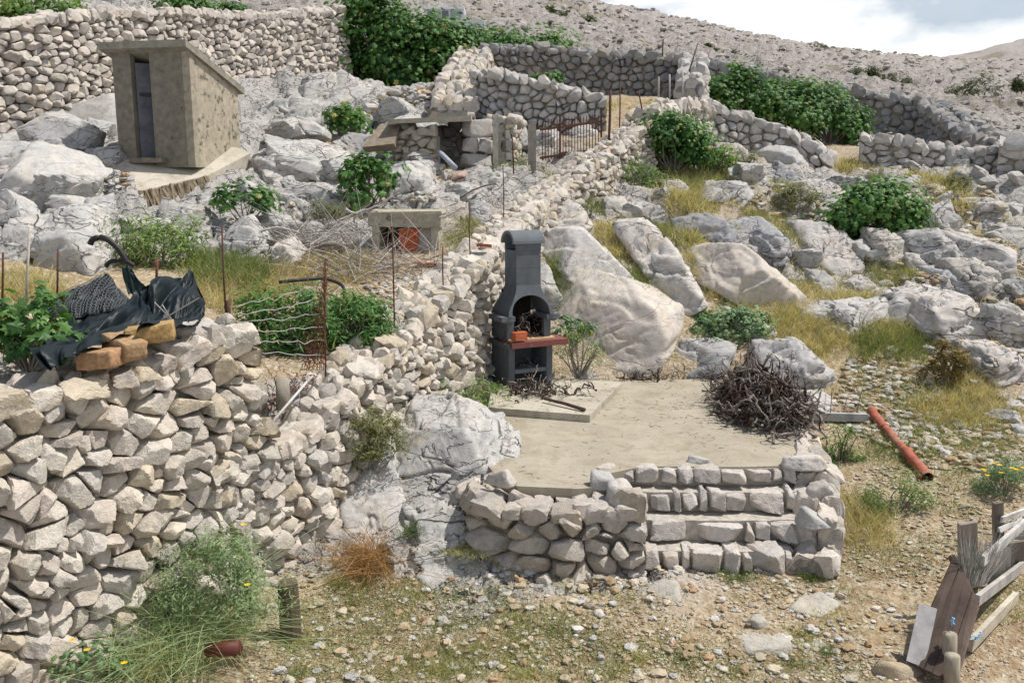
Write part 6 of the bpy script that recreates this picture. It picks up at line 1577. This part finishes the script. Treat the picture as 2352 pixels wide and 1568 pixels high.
# ------------------------------------------------------------------ gravel and loose stones
def pebbles(acc, q, size, pal, lvl=1, lift=0.25, flat=0.6):
    if lvl == 1 and q[:, 1].max() < 14:
        kp = fbm(np.column_stack([q * 1.5, q[:, 0] * 0]), 3) + R.normal(size=len(q)) * 0.22 > -0.12; q, size = q[kp], size[kp]
    D, F = ico(lvl); n = len(q); z = height(q[:, 0], q[:, 1])
    sc = size[:, None, None] * np.stack([R.uniform(.6, 1.25, n), R.uniform(.6, 1.25, n), R.uniform(.5, 1.1, n) * flat], 1)[:, None, :]
    V = D[None] * (1 + R.uniform(-0.28, 0.28, (n, len(D), 1))) * sc * 0.5
    an = R.uniform(0, 6.28, n); c, s_ = np.cos(an)[:, None], np.sin(an)[:, None]
    X_ = V[:, :, 0] * c - V[:, :, 1] * s_; Y_ = V[:, :, 0] * s_ + V[:, :, 1] * c
    W = np.stack([X_ + q[:, 0:1], Y_ + q[:, 1:2], V[:, :, 2] + (z + size * lift * flat)[:, None]], 2)
    col_ = pal[R.integers(len(pal), size=n)] * R.uniform(0.75, 1.15, (n, 1))
    acc.add(W.reshape(-1, 3), (F[None] + (np.arange(n) * len(D))[:, None, None]).reshape(-1, 3), np.repeat(col_, len(D), 0))
PALGV = np.array([(0.42, 0.34, 0.225), (0.46, 0.40, 0.30), (0.46, 0.405, 0.31), (0.36, 0.275, 0.17), (0.44, 0.38, 0.28), (0.38, 0.25, 0.145), (0.47, 0.43, 0.35), (0.34, 0.30, 0.24), (0.30, 0.22, 0.13), (0.40, 0.34, 0.24)])
def free(q): return q[~inpoly(q[:, 0], q[:, 1], PXY, 0.03)]
g = Acc()
for pts, n, s0, s1 in (([(560,1568),(640,1300),(900,1330),(1150,1300),(1480,1300),(1850,1330),(2080,1400),(2100,1568)], 15000, .010, .042), ([(560,1568),(640,1300),(900,1330),(1150,1300),(1480,1300),(1850,1330),(2080,1400),(2100,1568)], 800, .04, .10), ([(1900,1110),(2352,1000),(2352,1300),(2100,1400),(1900,1300)], 4200, .015, .06), ([(2100,1568),(2352,1300),(2352,1568)], 800, .012, .03),
                       ([(1950,830),(2080,800),(2200,960),(2352,990),(2352,1100),(2150,1080),(1900,960)], 2200, .02, .15), ([(830,650),(1040,640),(1050,700),(900,745)], 1300, .03, .12), ([(740,1080),(780,1080),(760,1220),(720,1200)], 300, .02, .06), ([(1150,1260),(1480,1290),(1480,1350),(1150,1330)], 240, .05, .13), ([(1640,690),(1760,740),(1830,800),(1700,760)], 500, .03, .09),
                       ([(2080,560),(2140,430),(2200,480),(2230,560)], 500, .08, .3), ([(2200,560),(2352,560),(2352,900),(2260,820)], 500, .06, .25), ([(1700,400),(2300,440),(2300,560),(1720,480)], 900, .06, .3), ([(60,380),(250,370),(300,440),(150,440)], 500, .05, .18), ([(600,300),(1000,380),(1000,480),(650,480)], 700, .06, .25), ([(860,240),(1010,240),(1010,275),(760,275)], 300, .12, .4), ([(2000,560),(2100,540),(2180,640),(2050,720)], 400, .05, .2)):
    q = free(sample(worldpoly(pts), n)); m_ = len(q)
    pebbles(g, q, s0 + (s1 - s0) * R.uniform(0, 1, m_) ** 3.0, PALGV if s1 < .1 else np.concatenate([PALGV, PALG]), 1 if s1 < .1 else 2)
obj('gravel', g, M['gravel'], kind='stuff')
hs = Acc(); q = np.column_stack([R.uniform(-1, 1, 11000), 30 + 100 * R.uniform(0, 1, 11000) ** 1.6]); q[:, 0] *= q[:, 1] * 0.75
pebbles(hs, q, 0.12 + 0.42 * R.uniform(0, 1, len(q)) ** 3 * np.clip(q[:, 1] / 50, .6, 1.6), np.array([(0.45, 0.415, 0.385), (0.48, 0.445, 0.41), (0.40, 0.37, 0.345), (0.43, 0.38, 0.32)]), 1)
obj('hillside_stones', hs, M['stone_far'], kind='stuff')
for lab, u, v, sx, sz_, pal in (('orange-brown rock at the bottom left, taller one of the pair', 515, 1520, .13, .15, (0.44, 0.26, 0.12)), ('orange-brown rock at the bottom left, flatter one of the pair', 470, 1530, .17, .12, (0.43, 0.28, 0.13)), ('tan stone lying left of the orange pair at the bottom', 425, 1515, .14, .10, (0.40, 0.30, 0.19)),
                               ('cream stone beside the round wooden stake', 620, 1420, .26, .16, (0.49, 0.44, 0.34)), ('pale bedrock slab in the lower yard, right one', 1880, 1405, .50, .05, (0.45, 0.42, 0.36)), ('pale bedrock slab in the lower yard, pointed', 1760, 1500, .60, .05, (0.45, 0.42, 0.36)), ('pale bedrock hump in the lower yard, small', 1745, 1440, .22, .10, (0.45, 0.42, 0.36)),
                               ('flat white slab lying in the yard before the steps', 1520, 1378, .55, .04, (0.45, 0.42, 0.36)), ('low pale slab near the yard edge by the plank panel', 1880, 1490, .26, .05, (0.45, 0.42, 0.36)), ('brown layered rock at the foot of the plank panel', 2070, 1560, .5, .12, (0.42, 0.35, 0.25)), ('reddish tile shard in the yard below the patio wall', 1325, 1345, .10, .05, (0.40, 0.16, 0.09)), ('brick-red shard lying in the lower yard', 980, 1435, .12, .03, (0.36, 0.10, 0.07)), ('orange stone in the lower right yard', 1545, 1490, .09, .06, (0.46, 0.23, 0.12))):
    loose('loose_rock' if 'shard' not in lab else 'tile_shard', lab, u, v, None, sx, sx * .8, sz_, pal, R.uniform(-.4, .4), 'loose rocks in the yard')
for k, (u, v) in enumerate(((1300, 1285), (1335, 1270), (1380, 1300), (1280, 1320), (1450, 1310), (1220, 1300), (1190, 1310), (1560, 1320), (1350, 1330), (1250, 1340))):
    loose('rubble_stone', 'cream rubble stone lying at the foot of the patio wall', u, v, None, .16, .13, .10, PALB, R.uniform(-1, 1), 'rubble at the patio wall foot')

# ------------------------------------------------------------------ yard objects
a = Acc(); p, q = U(668, 1438, 6.72), U(660, 1336, 6.72)
a.tube([p - [0, 0, .1], (p + q) / 2, q, q + [0, 0, 0.004]], [0.087, 0.085, 0.080, 0.05], 14, (0.11, 0.088, 0.056))
sk = obj('wooden_stake', a, M['wood'], label='round dark-topped wooden stake standing in the yard', cat='stake')
a = Acc(); a.tube([U(478, 1492, 6.0), U(548, 1488, 5.93)], [0.05, 0.054], 12, (0.10, 0.024, 0.016)); obj('clay_pipe', a, M['tile'], None, True, 'dark red clay pipe end half buried under the wispy plant', 'pipe')
OR = (0.37, 0.105, 0.062)
def q6(x, y): return 1525 + .3516 * x, 459 + .3516 * y
def qb(x, y): return 1525 + .3516 * x, 1017 + .3516 * y
def onground(uv, lift=0.05): p = at(*uv); return p + np.array([0, 0, lift])
for lab, pts, r in (('upper piece of broken orange drain pipe lying on the slope', [(2000, 950), (2014, 972), (2030, 992)], .062), ('cracked middle piece of orange drain pipe', [(2034, 994), (2056, 1022), (2078, 1047)], .058), ('lower piece of orange drain pipe with an open end', [(2080, 1046), (2104, 1076), (2130, 1106)], .064)):
    P = [onground(x, .05) for x in pts]; tubething('drain_pipe', lab, catmull(np.array(P), 8) + R.normal(size=(8, 3)) * .004, r, OR, 'pvc', 'pipe', 'broken orange drain pipes', 14, False)
a = Acc(); p, q = onground(q6(950, 1440), .06), onground(q6(1320, 1450), .06); a.bar(p, q, .10, .10, (0.36, 0.36, 0.35), wob=.006); obj('grey_board', a, M['plank'], label='grey weathered board lying right of the woodpile', cat='board')
for k, (lab, x) in enumerate((('thin rod standing behind the grey board, left', 1085), ('thin rod standing behind the grey board, middle', 1165), ('thin rod standing behind the grey board, right', 1250))):
    b_ = q6(x, 1430); p = onground(b_, 0); tubething('thin_rod', lab, [p, U(b_[0] + 5 + 6 * k, b_[1] - 72 + 22 * (k == 1), p[1])], .006, (0.12, 0.11, 0.10), 'rust', 'rod', 'thin rods behind the board', 5)
# terrace clutter
for k, (lab, pts) in enumerate((('long bleached branch lying left of the hutch', [(790, 480), (820, 490), (850, 478), (880, 470), (905, 440)]), ('bleached forked branch above the hutch roof', [(820, 520), (815, 500), (835, 487), (870, 484)]), ('grey crooked branch on the terrace ledge', [(590, 535), (640, 520), (700, 540), (780, 535)]), ('long grey branch over the old beams', [(600, 560), (680, 575), (760, 545), (840, 530)]),
                                ('pale branch in front of the hutch', [(850, 590), (880, 570), (905, 558)]), ('pale branch lying in dry twigs', [(760, 640), (800, 610), (830, 590), (850, 560)]), ('thin bleached branch by the hose', [(640, 640), (700, 630), (745, 600), (790, 560)]), ('forked grey branch right of the hutch', [(1010, 500), (1040, 490), (1075, 470)]))):
    Yb = 12.6 + .2 * k if k not in (0, 1, 7) else 13.3
    tubething('branch', lab, catmull(np.array([U(u, v, Yb) for u, v in pts]), 14) + R.normal(size=(14, 3)) * .012, np.linspace(.022, .008, 14), (0.45, 0.42, 0.39), 'twig', 'branch', 'bleached branches on the terrace', 5)
a = Acc(); n = 420; base = np.column_stack([sample(worldpoly([(620, 600), (800, 600), (1000, 620), (1000, 650), (700, 660)]), n), np.zeros(n)]); base[:, 2] = height(base[:, 0], base[:, 1]) + .02
GR['deadtwig'] = ((0.13, 0.075, 0.05), (0.34, 0.28, 0.22)); d = R.normal(size=(n, 3)) * [1, 1, .3] + [0, 0, .25]; ribbons(a, base, d, R.uniform(.2, .7, n), np.full(n, .008), R.normal(size=(n, 3)) * .2, tints('deadtwig', n), 4); GR['bleach'] = ((0.30, 0.27, 0.24), (0.52, 0.49, 0.45))
n = 260; base = np.column_stack([sample(worldpoly([(585, 560), (700, 530), (800, 530), (860, 565), (700, 600)]), n), np.zeros(n)]); base[:, 2] = height(base[:, 0], base[:, 1]) + .08
d = R.normal(size=(n, 3)) * [1, .6, .22] + [0, 0, .15]; ribbons(a, base, d, R.uniform(.4, 1.3, n), np.full(n, .016), R.normal(size=(n, 3)) * .25, tints('bleach', n), 5)
n = 200; base = np.column_stack([sample(worldpoly([(700, 620), (860, 585), (1040, 600), (1040, 650), (800, 660)]), n), np.zeros(n)]); base[:, 2] = height(base[:, 0], base[:, 1]) + .05
d = R.normal(size=(n, 3)) * [1, .6, .3] + [0, 0, .25]; ribbons(a, base, d, R.uniform(.4, 1.2, n), np.full(n, .012), R.normal(size=(n, 3)) * .25, tints('bleach', n), 5)
obj('dead_twigs', a, M['twig'], kind='stuff')
for lab, p0, p1, w_ in (('old dark beam lying on the terrace, upper one', (600, 556), (790, 572), .10), ('old dark beam lying on the terrace, lower one', (620, 575), (760, 585), .08)):
    a = Acc(); a.bar(U(*p0, 13.0), U(*p1, 12.8), w_, w_, (0.16, 0.145, 0.13), wob=.006); obj('old_beam', a, M['plank'], label=lab, cat='beam')
tubething('black_hose', 'black rubber hose curving through the dry grass', catmull(np.array([U(640, 648, 11.2), U(700, 642, 11.3), U(745, 640, 11.4), U(785, 655, 11.3), U(792, 680, 11.0)]), 20), .022, (0.02, 0.02, 0.022), 'rubber', 'hose')
a = Acc(); a.bar(U(808, 584, 13.1), U(848, 542, 13.3), .05, .02, (0.55, 0.62, 0.63)); obj('white_batten', a, M['paint'], label='pale blue-white batten leaning left of the hutch', cat='batten')
for lab, u, v, Y, w_ in (('red roof tile shard on the wall top above the barbecue', 1112, 563, 12.6, .2), ('red tile shard on the rubble in front of the hutch', 985, 606, 12.6, .3), ('orange tile shard on the rocks below the landing', 182, 416, 14.6, .22)):
    a = Acc(); a.box(U(u, v, Y), (w_, .12, .045), c_=(0.42, 0.13, 0.075), rz=.2, ry=.08, wob=.01); obj('tile_shard', a, M['brick'], label=lab, cat='tile')
wires('wire_loop', 'loose grey wire looped over the rounded stone on the white rock', [(U(960, 1000, 8.6), U(1060, 1010, 8.5)), (U(955, 985, 8.6), U(1020, 935, 8.6)), (U(1020, 935, 8.6), U(1072, 1000, 8.5))], .004, (0.42, .42, .41), 'wire', 'wire', -.06, .02)
tubething('clay_pipe', 'orange clay pipe mouth set in the wall below the iron gate', [U(1398, 350, 19), U(1392, 352, 18.6)], .11, (0.40, 0.15, 0.08), 'brick', 'pipe', None, 12)

# ------------------------------------------------------------------ broken fence at the lower right
def q3(x, y, Y): return U(*qb(x, y), Y)
GW = (0.40, 0.38, 0.35)
for lab, pts, r in (('round cut post at the foot of the plank panel, taller one', (1865, 1245, 1500, 6.15), .052), ('round cut post at the very bottom, shorter one', (1880, 1385, 1640, 5.95), .055)):
    x, y0, y1, Y = pts; tubething('fence_post', lab, [q3(x, y1, Y), q3(x, (y0 + y1) / 2, Y), q3(x + 4, y0, Y), q3(x + 4, y0, Y) + [0, 0, .003]], [r, r, r * .96, r * .3], (0.34, 0.30, 0.23), 'wood', 'post', 'posts of the broken fence', 12)
for lab, x, y0, y1, Y, w_ in (('flat grey board post beside the grey twigs', 1982, 520, 1080, 7.0, .145), ('dark narrow post at the back of the broken fence', 2182, 388, 700, 7.8, .08), ('short dark post under the rails of the broken fence', 2300, 640, 900, 7.6, .20)):
    a = Acc(); a.bar(q3(x, y1, Y), q3(x, y0, Y), w_, .05, (0.22, 0.185, 0.15) if 'grey' not in lab else (0.27, 0.23, 0.19), up=(0, 1, 0), wob=.004); obj('fence_post', a, M['wood'], label=lab, cat='post', group='posts of the broken fence')
fr = thing('broken_fence', q3(2200, 1000, 7.2), 'collapsed fence of whitish rails running off to the right', 'fence')
for p, q, w_, h_, c in ((q3(2080, 770, 6.9), q3(2420, 470, 8.4), .03, .085, (0.46, 0.45, 0.43)), (q3(2040, 1030, 6.6), q3(2420, 740, 7.9), .035, .10, (0.42, 0.40, 0.37)), (q3(2205, 500, 7.7), q3(2420, 420, 8.4), .025, .05, (0.48, 0.47, 0.45)), (q3(2190, 570, 7.6), q3(2420, 470, 8.5), .025, .04, (0.44, 0.43, 0.41)), (q3(2210, 700, 7.5), q3(2330, 480, 8.1), .02, .03, (0.48, 0.47, 0.45))):
    a = Acc(); a.bar(p, q, w_, h_, c, wob=.004); obj('rail', a, M['plank'], fr)
for x in (2150, 2185, 2215, 2245, 2275, 2305, 2335, 2365):
    a = Acc(); a.bar(q3(x, 1080 - (x - 2200) * .9, 7.3 + (x - 2200) / 260), q3(x + 12, 690 - (x - 2200) * .8, 7.4 + (x - 2200) / 260), .10, .022, np.array((0.30, 0.275, 0.24)) * R.uniform(.6, 1.3), up=(0, 1, 0), wob=.004); obj('picket', a, M['wood'], fr)
a = Acc(); a.bar(q3(2000, 1320, 6.35), q3(2300, 1005, 7.0), .04, .10, (0.50, 0.45, 0.36), wob=.004); obj('pale_board', a, M['plank'], label='pale board propped up on the right of the plank panel', cat='board')
pn = thing('plank_panel', q3(1800, 1400, 6.3), 'old dark brown plank panel leaning to the left against the fence', 'panel')
TL, TR, BR, BL = q3(1890, 725, 6.85), q3(2050, 1055, 6.55), q3(1900, 1580, 5.9), q3(1585, 1425, 6.2)
nrm = np.cross(TR - TL, BL - TL); nrm /= np.linalg.norm(nrm)
if nrm[0] > 0: nrm = -nrm
for k in range(4):
    f0, f1 = k / 4 + .004, (k + 1) / 4 - .004
    c = np.array((0.085, 0.062, 0.050)) * R.uniform(.75, 1.4)
    V = np.array([TL + (TR - TL) * f0, TL + (TR - TL) * f1, BL + (BR - BL) * f1, BL + (BR - BL) * f0]); V = np.concatenate([V + nrm * .012, V - nrm * .012]) + R.normal(size=(8, 3)) * .004
    a = Acc(); a.add(V, [(0, 1, 2), (0, 2, 3), (4, 6, 5), (4, 7, 6), (0, 4, 5), (0, 5, 1), (1, 5, 6), (1, 6, 2), (2, 6, 7), (2, 7, 3), (3, 7, 4), (3, 4, 0)], c); obj('plank', a, M['plank'], pn)
for p, q, c in ((TL + nrm * .03, TR + nrm * .03, (0.13, 0.095, 0.08)), (BL * .62 + TL * .38 + nrm * .03, BR * .55 + TR * .45 + nrm * .03, (0.14, 0.11, 0.095)), (TR + nrm * .03, BR + nrm * .03, (0.12, 0.09, 0.075))):
    a = Acc(); a.bar(p, q, .035, .05, c, up=nrm, wob=.003); obj('batten', a, M['plank'], pn)
a = Acc(); p, q = q3(1720, 1070, 6.45), q3(1640, 1440, 6.15); a.bar(p, q, .13, .02, (0.36, 0.35, 0.34), up=(0.5, .8, 0), wob=.006); obj('grey_plank', a, M['plank'], label='loose light grey plank leaning on the plank panel', cat='plank')
n = 420; f = R.uniform(0, 1, n); base = np.array([q3(1960 + 150 * k, 960 - 40 * k, 6.7 + .3 * k) for k in f]); tip = np.array([q3(1935 + 300 * k + R.normal() * 25, 560 + R.uniform(0, 160), 6.8 + .4 * k) for k in f])
a = Acc(); d = tip - base; L = np.linalg.norm(d, axis=1); GR['reed'] = ((0.22, 0.20, 0.17), (0.44, 0.42, 0.38)); ribbons(a, base, d, L, np.full(n, .006), R.normal(size=(n, 3)) * .14, tints('reed', n), 4)
obj('twig_bundle', a, M['twig'], label='bundle of bare grey twigs standing behind the plank panel', cat='twigs')
for lab, x, y, Y in (('knotted pale blue twine tied on the plank panel', 1890, 1160, 6.2), ('knotted pale blue twine tied on the pale board end', 2030, 1270, 6.35)):
    a = Acc(); p = q3(x, y, Y)
    for k in range(5): a.tube(catmull(p + np.cumsum(R.normal(size=(4, 3)) * .014, 0), 8), .005, 5, (0.20, 0.46, 0.74))
    obj('blue_twine', a, M['net'], label=lab, cat='twine')

# ------------------------------------------------------------------ van on the hill road
vp = U(1020, 50, 44); vz = float(height(vp[0], 44)[0])
top_z = U(1020, 16, 44)[2] - 0.02
vn = thing('parked_van', (vp[0], 44, vz), 'white off-road van parked on the hill behind the fig thicket', 'van')
xa, xb = U(974, 20, 44)[0], U(1064, 20, 44)[0]; ln = xb - xa
zz = top_z - 1.9
a = Acc(); a.box(((xa + xb) / 2 + .3, 44.85, zz + .85), (ln + 1.4, 1.6, .9), c_=(0.55, 0.57, 0.6)); obj('body', a, M['paint'], vn)
a = Acc(); pr4 = [(xa, zz + 1.302), (xb + .12, zz + 1.302), (xb, top_z - .08), (xa + .08, top_z - .08)]
V = np.array([(x, y, z) for y in (44.08, 45.62) for x, z in pr4]); a.add(V, [(0, 1, 2), (0, 2, 3), (4, 6, 5), (4, 7, 6), (0, 4, 5), (0, 5, 1), (1, 5, 6), (1, 6, 2), (2, 6, 7), (2, 7, 3), (3, 7, 4), (3, 4, 0)], (0.6, 0.62, 0.64)); obj('cabin', a, M['paint'], vn)
a = Acc(); a.box(((xa + xb) / 2, 44.85, top_z - .03), (ln + .1, 1.7, .10), c_=(0.75, 0.77, 0.8)); obj('roof', a, M['paint'], vn)
for f0, f1, c in ((.08, .42, .16), (.45, .62, .07), (.66, .95, .25)):
    a = Acc(); a.box((xa + ln * (f0 + f1) / 2, 44.07, (zz + 1.34 + top_z - .1) / 2), (ln * (f1 - f0), .03, (top_z - .12 - zz - 1.36) * .9), c_=(c, c * 1.1, c * 1.2)); obj('window', a, M['glass'], vn)
for x in (xa + .3, xb + .2):
    a = Acc(); a.tube([(x, 44.0, zz + .36), (x, 44.25, zz + .36)], .36, 16, (0.02, 0.02, 0.02)); obj('wheel', a, M['rubber'], vn, True)

# litter: leaf bits, bark crumbs and short straws blown over the patio and along its edges
lt_ = Acc(); q = np.concatenate([np.column_stack([hc[0] - 0.3 + R.normal(size=300) * .7, hc[1] + R.normal(size=300) * .7]), np.column_stack([fc[0] + R.normal(size=260) * .6, fc[1] + R.normal(size=260) * .35]), sample(PXY, 170)])
q = q[inpoly(q[:, 0], q[:, 1], PXY, -0.04)]; n = len(q)
base = np.column_stack([q, np.full(n, 0.004)]); base[:, 2] += np.where(inpoly(q[:, 0], q[:, 1], np.array(slab)), 0.09, 0)
GR['litter'] = ((0.05, 0.035, 0.025), (0.22, 0.17, 0.11)); d = R.normal(size=(n, 3)) * [1, 1, 0.06]; d[:, 2] = np.abs(d[:, 2])
ribbons(lt_, base, d, R.uniform(.02, .10, n), np.full(n, .007), R.normal(size=(n, 3)) * [.2, .2, .02], tints('litter', n), 3)
obj('leaf_litter', lt_, M['bark'], kind='stuff')
